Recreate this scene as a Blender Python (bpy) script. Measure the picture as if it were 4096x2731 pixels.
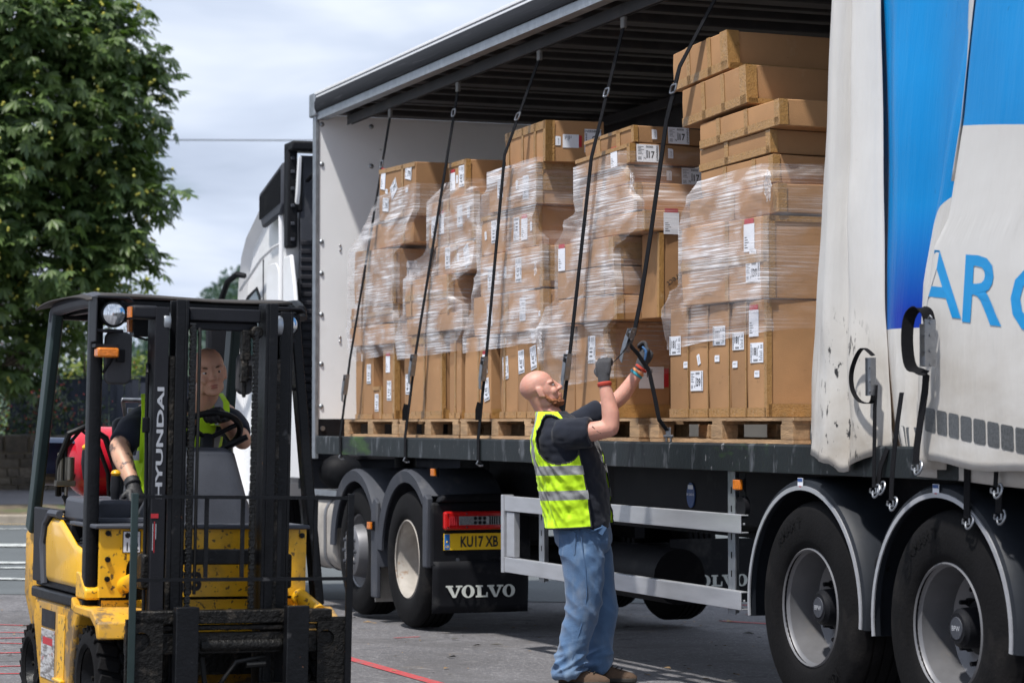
import bpy, bmesh, math, random
from mathutils import Vector, Matrix, Euler, noise
R = math.radians
PI = math.pi
random.seed(7)
sc = bpy.context.scene
for o in list(bpy.data.objects):
    bpy.data.objects.remove(o, do_unlink=True)
COL = sc.collection

# ------------------------------------------------------------------ camera
CAM_H = 1.48
cam = bpy.data.cameras.new('camera')
cam.lens = 85.0
cam.sensor_width = 36.0
cam.clip_start = 0.5
cam.clip_end = 3000.0
cam.dof.use_dof = True
cam.dof.focus_distance = 13.6
cam.dof.aperture_fstop = 4.0
cam_o = bpy.data.objects.new('camera', cam)
cam_o.location = (0, 0, CAM_H)
cam_o.rotation_euler = (R(90 + 1.93), 0, 0)
COL.objects.link(cam_o)
sc.camera = cam_o

# ------------------------------------------------------------------ sun and sky
SUN_TRAVEL = Vector((0.278, 0.394, -1.0)).normalized()      # the way the light travels
sun = bpy.data.lights.new('sun', 'SUN')
sun.energy = 4.6
sun.angle = R(2.6)
sun.color = (1.0, 0.965, 0.91)
sun_o = bpy.data.objects.new('sun', sun)
sun_o.rotation_euler = SUN_TRAVEL.to_track_quat('-Z', 'Y').to_euler()
sun_o.location = (-5, -10, 30)
COL.objects.link(sun_o)
SUN_EL = math.asin(-SUN_TRAVEL.z)
SUN_AZ = math.atan2(-SUN_TRAVEL.x, -SUN_TRAVEL.y)           # clockwise from +Y

world = bpy.data.worlds.new('World')
sc.world = world
world.use_nodes = True
nt = world.node_tree
nt.nodes.clear()
N = nt.nodes.new
out = N('ShaderNodeOutputWorld')
bg = N('ShaderNodeBackground')
sky = N('ShaderNodeTexSky')
sky.sky_type = 'NISHITA'
sky.sun_disc = False
sky.sun_elevation = SUN_EL
sky.sun_rotation = SUN_AZ
sky.air_density = 1.0
sky.dust_density = 1.5
tc = N('ShaderNodeTexCoord')
sep = N('ShaderNodeSeparateXYZ')
nt.links.new(tc.outputs['Generated'], sep.inputs[0])
zc = N('ShaderNodeMath'); zc.operation = 'MAXIMUM'; zc.inputs[1].default_value = 0.0
nt.links.new(sep.outputs['Z'], zc.inputs[0])
za = N('ShaderNodeMath'); za.operation = 'ADD'; za.inputs[1].default_value = 0.22
nt.links.new(zc.outputs[0], za.inputs[0])
dx = N('ShaderNodeMath'); dx.operation = 'DIVIDE'
dy = N('ShaderNodeMath'); dy.operation = 'DIVIDE'
nt.links.new(sep.outputs['X'], dx.inputs[0]); nt.links.new(za.outputs[0], dx.inputs[1])
nt.links.new(sep.outputs['Y'], dy.inputs[0]); nt.links.new(za.outputs[0], dy.inputs[1])
cmb = N('ShaderNodeCombineXYZ')
nt.links.new(dx.outputs[0], cmb.inputs[0]); nt.links.new(dy.outputs[0], cmb.inputs[1])
cn = N('ShaderNodeTexNoise')
cn.inputs['Scale'].default_value = 1.5
cn.inputs['Detail'].default_value = 5.0
cn.inputs['Roughness'].default_value = 0.52
cn.inputs['Distortion'].default_value = 0.35
nt.links.new(cmb.outputs[0], cn.inputs['Vector'])
cr = N('ShaderNodeValToRGB')                                # grey-blue cloud bellies to bright cloud
cr.color_ramp.elements[0].position = 0.34
cr.color_ramp.elements[0].color = (0.41, 0.48, 0.62, 1)
cr.color_ramp.elements[1].position = 0.70
cr.color_ramp.elements[1].color = (0.92, 0.97, 1.05, 1)
e = cr.color_ramp.elements.new(0.52); e.color = (0.61, 0.69, 0.84, 1)
nt.links.new(cn.outputs['Fac'], cr.inputs[0])
# thin gaps of blue sky between the clouds
cm = N('ShaderNodeMapRange')
cm.inputs['From Min'].default_value = 0.30
cm.inputs['From Max'].default_value = 0.42
nt.links.new(cn.outputs['Fac'], cm.inputs['Value'])
sm = N('ShaderNodeMix'); sm.data_type = 'RGBA'
skm = N('ShaderNodeVectorMath'); skm.operation = 'SCALE'; skm.inputs['Scale'].default_value = 0.11
nt.links.new(sky.outputs[0], skm.inputs[0])
nt.links.new(cm.outputs[0], sm.inputs['Factor'])
nt.links.new(skm.outputs[0], sm.inputs['A'])
nt.links.new(cr.outputs[0], sm.inputs['B'])
nt.links.new(sm.outputs['Result'], bg.inputs['Color'])
bg.inputs['Strength'].default_value = 1.0
nt.links.new(bg.outputs[0], out.inputs[0])

sc.view_settings.view_transform = 'Standard'
sc.view_settings.look = 'None'
sc.view_settings.exposure = 0.2
sc.view_settings.gamma = 1.0
sc.view_settings.use_curve_mapping = False
sc.render.engine = 'CYCLES'
sc.cycles.use_denoising = True
sc.cycles.max_bounces = 6
sc.cycles.diffuse_bounces = 3
sc.cycles.glossy_bounces = 3
sc.cycles.transmission_bounces = 4
sc.cycles.use_adaptive_sampling = True
sc.cycles.adaptive_threshold = 0.02
sc.cycles.transparent_max_bounces = 16
sc.cycles.sample_clamp_indirect = 6.0

# ------------------------------------------------------------------ frames of reference
TH = R(20.77)                        # the trailer recedes this far off the view axis
T_ORG = Vector((-1.6756, 20.5063, 0))
T_ROT = -(PI / 2 - TH)
T_MAT = Matrix.Translation(T_ORG) @ Matrix.Rotation(T_ROT, 4, 'Z')
def TW(x, y, z):                     # trailer frame: x to its rear, y across (into it), z up
    return T_MAT @ Vector((x, y, z))
F_ORG = Vector((-1.49695, 11.41353, 0))
F_EUL = (0, R(1.1), R(24))
F_MAT = Matrix.Translation(F_ORG) @ Euler(F_EUL).to_matrix().to_4x4()
def ground_z(X, Y):                  # the yard falls gently away to the right
    z = 0.01 - 0.0141 * (X - 1.4) - 0.0176 * (Y - 12.2)
    t = min(max((Y - 21) / 11, 0), 1); t = t * t * (3 - 2 * t)
    t2 = min(max((abs(X) - 4) / 6, 0), 1); t = max(t, t2 * t2 * (3 - 2 * t2))
    t3 = min(max((8 - Y) / 6, 0), 1); t = max(t, t3)
    return z * (1 - t)

# ------------------------------------------------------------------ materials
MATS = {}
def nd(nt, t, **kw):
    n = nt.nodes.new(t)
    for k, v in kw.items():
        if k in n.inputs: n.inputs[k].default_value = v
        else: setattr(n, k, v)
    return n
def mulcol(nt, a, b, fac=1.0, mode='MULTIPLY'):
    m = nd(nt, 'ShaderNodeMix', data_type='RGBA', blend_type=mode)
    m.inputs['Factor'].default_value = fac
    nt.links.new(a, m.inputs['A']); nt.links.new(b, m.inputs['B'])
    return m.outputs['Result']
def M(name, col, rough=0.6, metal=0.0, var=0.15, vs=6.0, bump=0.0, bs=60.0, spots=None, rnd=0.0,
      stretch=(1, 1, 1), coat=0.0, spec=0.5, coords='Object', sheen=0.0, trans=0.0, sss=0.0):
    """principled material: broad noise variation, any number of (colour, scale, threshold, softness, strength, stretch) spots, fine bump"""
    if name in MATS: return MATS[name]
    m = bpy.data.materials.new(name); m.use_nodes = True
    nt = m.node_tree; b = nt.nodes['Principled BSDF']
    tcn = nd(nt, 'ShaderNodeTexCoord')
    src = tcn.outputs[coords]
    mp = nd(nt, 'ShaderNodeMapping'); mp.inputs['Scale'].default_value = stretch
    nt.links.new(src, mp.inputs['Vector'])
    n1 = nd(nt, 'ShaderNodeTexNoise', Scale=vs, Detail=3.0, Roughness=0.6)
    nt.links.new(mp.outputs[0], n1.inputs['Vector'])
    mr = nd(nt, 'ShaderNodeMapRange')
    mr.inputs['From Min'].default_value = 0.3; mr.inputs['From Max'].default_value = 0.7
    mr.inputs['To Min'].default_value = 1 - var; mr.inputs['To Max'].default_value = 1 + var
    nt.links.new(n1.outputs['Fac'], mr.inputs['Value'])
    rgb = nd(nt, 'ShaderNodeRGB'); rgb.outputs[0].default_value = (*col, 1)
    vm = nd(nt, 'ShaderNodeVectorMath', operation='SCALE')
    nt.links.new(rgb.outputs[0], vm.inputs[0]); nt.links.new(mr.outputs[0], vm.inputs['Scale'])
    c = vm.outputs[0]
    if rnd:
        oi = nd(nt, 'ShaderNodeObjectInfo')
        mr2 = nd(nt, 'ShaderNodeMapRange')
        mr2.inputs['To Min'].default_value = 1 - rnd; mr2.inputs['To Max'].default_value = 1 + rnd
        nt.links.new(oi.outputs['Random'], mr2.inputs['Value'])
        v2 = nd(nt, 'ShaderNodeVectorMath', operation='SCALE')
        nt.links.new(c, v2.inputs[0]); nt.links.new(mr2.outputs[0], v2.inputs['Scale'])
        c = v2.outputs[0]
    for k, sp in enumerate(spots or []):
        scol, ss, thr, soft, amt = sp[:5]
        st = sp[5] if len(sp) > 5 else (1, 1, 1)
        mp2 = nd(nt, 'ShaderNodeMapping'); mp2.inputs['Scale'].default_value = st
        mp2.inputs['Location'].default_value = (k * 3.7 + 1.3, k * 5.1, k * 2.3)
        nt.links.new(src, mp2.inputs['Vector'])
        n2 = nd(nt, 'ShaderNodeTexNoise', Scale=ss, Detail=4.0, Roughness=0.64)
        nt.links.new(mp2.outputs[0], n2.inputs['Vector'])
        m2 = nd(nt, 'ShaderNodeMapRange')
        m2.inputs['From Min'].default_value = thr; m2.inputs['From Max'].default_value = thr + soft
        m2.inputs['To Max'].default_value = amt
        nt.links.new(n2.outputs['Fac'], m2.inputs['Value'])
        mx = nd(nt, 'ShaderNodeMix', data_type='RGBA')
        nt.links.new(m2.outputs[0], mx.inputs['Factor'])
        nt.links.new(c, mx.inputs['A']); mx.inputs['B'].default_value = (*scol, 1)
        c = mx.outputs['Result']
    nt.links.new(c, b.inputs['Base Color'])
    b.inputs['Metallic'].default_value = metal
    b.inputs['Specular IOR Level'].default_value = spec
    b.inputs['Coat Weight'].default_value = coat
    b.inputs['Transmission Weight'].default_value = trans
    if sss:
        b.inputs['Subsurface Weight'].default_value = sss; b.inputs['Subsurface Scale'].default_value = 0.012
    if sheen: b.inputs['Sheen Weight'].default_value = sheen
    rr = nd(nt, 'ShaderNodeMapRange')
    rr.inputs['To Min'].default_value = max(0.02, rough - 0.1); rr.inputs['To Max'].default_value = min(1, rough + 0.1)
    nt.links.new(n1.outputs['Fac'], rr.inputs['Value'])
    nt.links.new(rr.outputs[0], b.inputs['Roughness'])
    if bump:
        n3 = nd(nt, 'ShaderNodeTexNoise', Scale=bs, Detail=2.0, Roughness=0.6)
        nt.links.new(mp.outputs[0], n3.inputs['Vector'])
        bp = nd(nt, 'ShaderNodeBump', Strength=min(1.0, bump), Distance=0.01)
        nt.links.new(n3.outputs['Fac'], bp.inputs['Height'])
        nt.links.new(bp.outputs[0], b.inputs['Normal'])
    MATS[name] = m
    return m
def s2l(r, g, b):
    f = lambda v: ((v / 255 + 0.055) / 1.055) ** 2.4 if v > 10 else v / 255 / 12.92
    return (f(r), f(g), f(b))

BLACKISH = (0.02, 0.02, 0.024)
M('cardboard', (0.365, 0.198, 0.090), 0.8, var=0.10, vs=4, bump=0.12, bs=140, rnd=0.17,
  spots=[((0.30, 0.16, 0.075), 3.0, 0.58, 0.25, 0.35), ((0.46, 0.30, 0.18), 7, 0.62, 0.1, 0.35), ((0.20, 0.11, 0.05), 18, 0.68, 0.04, 0.35)])
M('cardboard_end', (0.43, 0.245, 0.122), 0.8)
M('tape', (0.36, 0.20, 0.07), 0.30, var=0.12, vs=25, bump=0.4, bs=90, spots=[((0.50, 0.36, 0.22), 14, 0.60, 0.15, 0.5)])
M('paper', (0.78, 0.80, 0.86), 0.7, var=0.05, vs=10)
M('ink', (0.02, 0.02, 0.025), 0.7, var=0)
M('red_print', (0.45, 0.02, 0.03), 0.5, var=0.1)
M('wood', (0.40, 0.255, 0.14), 0.85, var=0.3, vs=5, bump=0.5, bs=40, stretch=(1, 8, 8), rnd=0.2,
  spots=[((0.16, 0.12, 0.09), 5, 0.55, 0.2, 0.65, (1, 6, 6)), ((0.5, 0.36, 0.22), 4, 0.62, 0.2, 0.5)])
M('wood_blue', (0.06, 0.30, 0.38), 0.85, var=0.3, vs=8, bump=0.4)
M('webbing', (0.007, 0.007, 0.009), 0.75, spec=0.15, var=0.2, vs=12, bump=0.6, bs=160, stretch=(1, 1, 6))
M('zinc', (0.30, 0.31, 0.33), 0.42, 1.0, var=0.15, vs=20, bump=0.1, bs=60)
M('chrome', (0.75, 0.75, 0.77), 0.15, 1.0, var=0.05)
M('galvanised', (0.33, 0.35, 0.375), 0.45, 0.8, var=0.18, vs=14, bump=0.1, bs=30, spots=[((0.25, 0.26, 0.28), 6, 0.55, 0.15, 0.5, (1, 1, 1))])
M('rave', (0.009, 0.013, 0.015), 0.5, spec=0.3, var=0.35, vs=4, bump=0.15, bs=40,
  spots=[((0.16, 0.17, 0.19), 2.5, 0.56, 0.10, 0.55, (3, 1, 1)), ((0.05, 0.12, 0.012), 1.1, 0.60, 0.12, 0.6, (1, 1, 4)),
         ((0.30, 0.30, 0.31), 26, 0.66, 0.03, 0.6, (1, 1, .35))])
M('chassis', (0.007, 0.007, 0.009), 0.6, spec=0.15, var=0.3, vs=4, bump=0.15, bs=30, spots=[((0.05, 0.045, 0.04), 3, 0.55, 0.2, 0.5)])
M('truck_white', (0.82, 0.82, 0.83), 0.25, var=0.03, vs=2, coat=0.3, spots=[((0.45, 0.44, 0.42), 2.5, 0.62, 0.2, 0.25)])
M('bulkhead_white', (0.88, 0.88, 0.89), 0.55, var=0.03, vs=2,
  spots=[((0.20, 0.17, 0.14), 7, 0.735, 0.02, 0.75, (1, 1.6, 3)), ((0.5, 0.47, 0.43), 2.2, 0.60, 0.2, 0.2), ((0.4, 0.36, 0.3), 22, 0.745, 0.02, 0.6, (1, .7, 2))])
M('aluminium', (0.50, 0.51, 0.54), 0.40, 0.55, var=0.08, vs=3, bump=0.05, bs=80, stretch=(1, 6, 6), spots=[((0.22, 0.22, 0.23), 2.2, 0.62, 0.15, 0.4, (1, 1, 3))])
M('roof_dark', (0.05, 0.048, 0.05), 0.6, 0.2, spec=0.22, var=0.25, vs=3, spots=[((0.12, 0.1, 0.09), 3, 0.55, 0.2, 0.4)])
M('roof_sheet', (0.17, 0.16, 0.15), 0.5, 0.3, var=0.2, vs=2)
M('rubber_flap', (0.016, 0.017, 0.021), 0.7, spec=0.22, var=0.25, vs=5, bump=0.2, bs=12, stretch=(0.6, 10, 10), spots=[((0.07, 0.07, 0.08), 6, 0.6, 0.1, 0.4, (.3, 4, 6))])
M('grey_plastic', (0.05, 0.054, 0.066), 0.6, spec=0.22, var=0.15, vs=4, bump=0.15, bs=200, spots=[((0.17, 0.165, 0.165), 4, 0.56, 0.2, 0.5, (1, 1, .5))])
M('dark_plastic', (0.0085, 0.009, 0.0115), 0.6, spec=0.15, var=0.2, vs=4, bump=0.15, bs=200, spots=[((0.09, 0.088, 0.085), 3, 0.58, 0.2, 0.5)])
M('tyre', (0.0055, 0.0053, 0.006), 0.8, spec=0.15, var=0.25, vs=6, bump=0.25, bs=50, spots=[((0.045, 0.040, 0.037), 3.5, 0.56, 0.25, 0.4)])
M('rim_silver', (0.175, 0.175, 0.185), 0.45, 0.5, var=0.1, vs=6, spots=[((0.22, 0.19, 0.16), 5, 0.60, 0.15, 0.5)])
M('rim_dusty', (0.36, 0.33, 0.295), 0.65, 0.1, var=0.25, vs=5, spots=[((0.22, 0.13, 0.07), 6, 0.66, 0.06, 0.8)])
M('lens_red', (0.50, 0.012, 0.012), 0.12, var=0.15, vs=20, coat=0.5)
M('lens_amber', (0.62, 0.17, 0.01), 0.2, var=0.2, vs=30, bump=0.3, bs=120, coat=0.3)
M('lens_clear', (0.55, 0.56, 0.58), 0.1, 0.7, var=0.3, vs=60)
M('plate_yellow', (0.90, 0.56, 0.01), 0.5, var=0.05)
M('euro_blue', (0.02, 0.16, 0.50), 0.5, var=0.05)
M('volvo_print', (0.60, 0.62, 0.58), 0.6, var=0.1, vs=30)
M('glass_dark', (0.02, 0.04, 0.04), 0.05, var=0, coat=0.5)
M('fork_yellow', (0.78, 0.42, 0.012), 0.38, var=0.07, vs=4, coat=0.15,
  spots=[((0.05, 0.035, 0.02), 34, 0.595, 0.03, 0.9), ((0.30, 0.17, 0.03), 5, 0.54, 0.2, 0.6), ((0.02, 0.018, 0.015), 11, 0.70, 0.05, 0.8)])
M('fork_yellow_clean', (0.80, 0.44, 0.012), 0.28, var=0.05, vs=3, coat=0.3, spots=[((0.25, 0.14, 0.03), 22, 0.72, 0.05, 0.7)])
M('fork_yellow_worn', (0.56, 0.29, 0.016), 0.55, var=0.22, vs=4,
  spots=[((0.10, 0.075, 0.05), 7, 0.53, 0.08, 0.85, (1, 1, 1)), ((0.30, 0.22, 0.13), 2.2, 0.48, 0.2, 0.65), ((0.03, 0.025, 0.02), 30, 0.62, 0.03, 0.9)])
M('fork_black', (0.0045, 0.005, 0.0065), 0.42, spec=0.22, var=0.3, vs=8, bump=0.2, bs=60, spots=[((0.09, 0.088, 0.09), 9, 0.64, 0.08, 0.5), ((0.22, 0.09, 0.04), 16, 0.72, 0.03, 0.6)])
M('fork_greasy', (0.007, 0.0065, 0.006), 0.5, spec=0.22, var=0.4, vs=20, bump=0.9, bs=55, spots=[((0.06, 0.05, 0.04), 12, 0.55, 0.12, 0.7)])
M('fork_grey', (0.065, 0.07, 0.085), 0.5, spec=0.22, var=0.1, vs=6, bump=0.1, bs=120, spots=[((0.035, 0.035, 0.04), 55, 0.66, 0.03, 0.8)])
M('fork_charcoal', (0.013, 0.0135, 0.017), 0.5, spec=0.2, var=0.15, vs=6, bump=0.1, bs=120)
M('guard_navy', (0.014, 0.017, 0.023), 0.55, spec=0.3, var=0.2, vs=5, spots=[((0.06, 0.058, 0.058), 4, 0.6, 0.2, 0.35)])
M('fork_green', (0.025, 0.04, 0.04), 0.4, spec=0.22, var=0.2, vs=5)
M('worn_decal', (0.42, 0.42, 0.43), 0.7, var=0.3, vs=14, stretch=(1, 1, 4), spots=[((0.10, 0.085, 0.08), 11, 0.48, 0.1, 0.8, (1, 1, 5)), ((0.30, 0.03, 0.03), 7, 0.60, 0.05, 0.6, (1, 1, 2))])
M('mirror_grey', (0.05, 0.05, 0.055), 0.6, var=0.12, vs=10, bump=0.15, bs=150)
M('chain', (0.012, 0.012, 0.012), 0.22, 0.4, var=0.3, vs=60, bump=0.5, bs=90)
M('mast_print', (0.36, 0.37, 0.40), 0.6, var=0.15, vs=40)
M('lpg_red', (0.55, 0.012, 0.03), 0.28, var=0.12, vs=5, coat=0.3, spots=[((0.28, 0.01, 0.02), 5, 0.6, 0.2, 0.5)])
M('hose', (0.012, 0.012, 0.012), 0.5, spec=0.22, var=0.2)
M('brass', (0.30, 0.27, 0.22), 0.4, 0.8, var=0.2)
M('lamp_glass', (0.75, 0.77, 0.80), 0.1, 0.8, var=0.35, vs=40, stretch=(6, 1, 1))
M('handle_yellow', (0.80, 0.40, 0.01), 0.4, var=0.05)
M('skin', (0.58, 0.295, 0.225), 0.5, sss=0.18, var=0.12, vs=14, bump=0.12, bs=220, spots=[((0.55, 0.20, 0.15), 9, 0.55, 0.2, 0.45)])
M('skin_tan', (0.62, 0.335, 0.225), 0.5, sss=0.18, var=0.10, vs=14, bump=0.12, bs=220, spots=[((0.40, 0.16, 0.10), 9, 0.55, 0.2, 0.4)])
M('skin_tattoo', (0.58, 0.33, 0.22), 0.5, sss=0.18, var=0.10, vs=14, bump=0.1, bs=220, spots=[((0.035, 0.035, 0.04), 13, 0.51, 0.07, 0.82)])
M('beard', (0.30, 0.115, 0.05), 0.8, var=0.35, vs=90, bump=0.9, bs=160)
M('lips', (0.42, 0.14, 0.11), 0.45, var=0.05)
M('eye_white', (0.7, 0.68, 0.66), 0.2, var=0)
M('eye_dark', (0.03, 0.02, 0.015), 0.2, var=0)
M('brow_hair', (0.10, 0.055, 0.03), 0.8, var=0.2)
M('jeans', (0.068, 0.138, 0.262), 0.85, var=0.16, vs=5, bump=0.35, bs=220, sheen=0.2,
  spots=[((0.27, 0.345, 0.43), 3.6, 0.50, 0.2, 0.75, (1, 1, .45)), ((0.20, 0.18, 0.15), 3.0, 0.60, 0.15, 0.5, (1, 1, .6)), ((0.04, 0.09, 0.2), 6, 0.60, 0.15, 0.5, (1, 1, 1.6))])
M('jeans_seam', (0.06, 0.12, 0.23), 0.85, var=0.2)
M('navy_cotton', (0.013, 0.016, 0.026), 0.9, spec=0.22, var=0.2, vs=6, bump=0.2, bs=160, sheen=0.15)
M('work_trousers', (0.025, 0.027, 0.035), 0.9, spec=0.22, var=0.2, vs=6, bump=0.3, bs=60)
M('hi_vis', (0.50, 0.80, 0.004), 0.7, var=0.06, vs=6, bump=0.25, bs=30, sheen=0.1)
M('reflective', (0.26, 0.265, 0.275), 0.45, 0.15, var=0.10, vs=10, bump=0.15, bs=120)
M('vest_binding', (0.02, 0.022, 0.02), 0.8, var=0.1)
M('glove_grey', (0.052, 0.052, 0.058), 0.9, var=0.15, vs=20, bump=0.6, bs=200)
M('glove_black', (0.010, 0.010, 0.012), 0.55, var=0.2, vs=10, bump=0.2, bs=120)
M('glove_blue', (0.03, 0.10, 0.24), 0.7, var=0.25, vs=30, bump=0.4, bs=90)
M('cuff_red', (0.42, 0.05, 0.03), 0.85, var=0.1)
M('band_teal', (0.03, 0.32, 0.42), 0.6, var=0.15, vs=40)
M('band_orange', (0.62, 0.24, 0.10), 0.6, var=0.1)
M('shoe_brown', (0.085, 0.05, 0.03), 0.8, var=0.2, vs=10, bump=0.3, bs=100)
M('shoe_sole', (0.03, 0.026, 0.022), 0.8)
M('asphalt', (0.122, 0.118, 0.125), 0.88, var=0.2, vs=0.55, bump=1.0, bs=70,
  spots=[((0.36, 0.35, 0.355), 42, 0.57, 0.06, 0.6), ((0.05, 0.049, 0.054), 36, 0.56, 0.06, 0.6), ((0.08, 0.076, 0.078), 0.9, 0.50, 0.12, 0.6), ((0.20, 0.16, 0.12), 1.4, 0.60, 0.1, 0.4), ((0.04, 0.04, 0.044), 2.6, 0.62, 0.04, 0.6), ((0.30, 0.29, 0.29), 9, 0.58, 0.1, 0.35)])
M('road', (0.085, 0.095, 0.10), 0.88, var=0.12, vs=1, bump=0.6, bs=50, spots=[((0.16, 0.165, 0.17), 40, 0.6, 0.06, 0.5)])
M('red_line', (0.40, 0.05, 0.055), 0.85, var=0.2, vs=20, bump=0.5, bs=70, spots=[((0.13, 0.12, 0.12), 24, 0.54, 0.08, 0.75), ((0.15, 0.13, 0.13), 5, 0.56, 0.1, 0.6)])
M('white_line', (0.48, 0.50, 0.49), 0.85, var=0.1, vs=20, spots=[((0.13, 0.14, 0.14), 9, 0.52, 0.06, 0.9)])
M('yellow_line', (0.62, 0.42, 0.15), 0.85, var=0.15, vs=20)
M('kerb', (0.30, 0.26, 0.21), 0.9, var=0.2, vs=4, bump=0.5, bs=30)
M('pavement', (0.17, 0.16, 0.17), 0.9, var=0.15, vs=1.5, bump=0.4, bs=40)
M('verge', (0.11, 0.085, 0.055), 0.95, var=0.35, vs=5, bump=0.9, bs=20, spots=[((0.06, 0.09, 0.02), 2, 0.5, 0.1, 0.8), ((0.30, 0.22, 0.13), 22, 0.63, 0.05, 0.7)])
M('stone', (0.105, 0.088, 0.07), 0.92, var=0.4, vs=3, bump=0.8, bs=16, rnd=0.35, spots=[((0.04, 0.036, 0.032), 4, 0.52, 0.15, 0.7), ((0.22, 0.17, 0.10), 6, 0.62, 0.1, 0.5)])
M('mortar', (0.20, 0.165, 0.12), 0.95, var=0.2, vs=9, bump=0.5, bs=30)
M('fence_board', (0.046, 0.054, 0.078), 0.8, spec=0.22, var=0.2, vs=3, bump=0.4, bs=20, stretch=(8, 8, 1), rnd=0.15)
M('bark', (0.085, 0.065, 0.048), 0.95, var=0.4, vs=6, bump=1.0, bs=14, stretch=(3, 3, 1))
M('conker', (0.40, 0.38, 0.06), 0.6, var=0.25, vs=5)
M('berry', (0.42, 0.03, 0.015), 0.5, var=0.2)
M('hill_green', (0.045, 0.075, 0.05), 0.95, var=0.4, vs=0.08)
M('brick', (0.30, 0.15, 0.10), 0.9, var=0.2, vs=2)
M('curtain_back', (0.62, 0.54, 0.43), 0.8, var=0.1, vs=2)
M('bellows', (0.030, 0.030, 0.036), 0.5, spec=0.22, var=0.15, vs=4)
M('sticker_blue', (0.03, 0.08, 0.25), 0.5, var=0.1)
M('reflector_tape', (0.10, 0.105, 0.11), 0.35, 0.3, var=0.4, vs=120)
M('wire', (0.03, 0.03, 0.035), 0.7)
M('orange_tag', (0.5, 0.2, 0.02), 0.5)

def leaf_mat(name, col, col2, vs=1.2, trans=0.3):
    m = bpy.data.materials.new(name); m.use_nodes = True
    nt = m.node_tree; b = nt.nodes['Principled BSDF']; o = nt.nodes['Material Output']
    geo = nd(nt, 'ShaderNodeNewGeometry')
    tcn = nd(nt, 'ShaderNodeTexCoord')
    n1 = nd(nt, 'ShaderNodeTexNoise', Scale=vs, Detail=3.0)
    nt.links.new(tcn.outputs['Object'], n1.inputs['Vector'])
    ad = nd(nt, 'ShaderNodeMath', operation='MULTIPLY_ADD')
    nt.links.new(geo.outputs['Random Per Island'], ad.inputs[0]); ad.inputs[1].default_value = 0.7
    nt.links.new(n1.outputs['Fac'], ad.inputs[2])
    mr = nd(nt, 'ShaderNodeMapRange')
    mr.inputs['From Min'].default_value = 0.35; mr.inputs['From Max'].default_value = 1.25
    nt.links.new(ad.outputs[0], mr.inputs['Value'])
    mx = nd(nt, 'ShaderNodeMix', data_type='RGBA')
    mx.inputs['A'].default_value = (*col, 1); mx.inputs['B'].default_value = (*col2, 1)
    nt.links.new(mr.outputs[0], mx.inputs['Factor'])
    nt.links.new(mx.outputs['Result'], b.inputs['Base Color'])
    b.inputs['Roughness'].default_value = 0.45
    tr = nd(nt, 'ShaderNodeBsdfTranslucent')
    sc2 = nd(nt, 'ShaderNodeVectorMath', operation='MULTIPLY'); sc2.inputs[1].default_value = (1.1, 1.3, 0.5)
    nt.links.new(mx.outputs['Result'], sc2.inputs[0]); nt.links.new(sc2.outputs[0], tr.inputs['Color'])
    ms = nd(nt, 'ShaderNodeMixShader'); ms.inputs[0].default_value = trans
    nt.links.new(b.outputs[0], ms.inputs[1]); nt.links.new(tr.outputs[0], ms.inputs[2])
    nt.links.new(ms.outputs[0], o.inputs['Surface'])
    MATS[name] = m
leaf_mat('leaf_chestnut', (0.038, 0.080, 0.028), (0.125, 0.185, 0.052))
leaf_mat('leaf_dark', (0.018, 0.036, 0.014), (0.045, 0.075, 0.022))
leaf_mat('leaf_bright', (0.075, 0.130, 0.022), (0.20, 0.235, 0.045), trans=0.4)
leaf_mat('leaf_far', (0.05, 0.085, 0.085), (0.085, 0.13, 0.11), vs=0.05)  # bluish tint paints the haze of distance into the leaf colour

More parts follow.
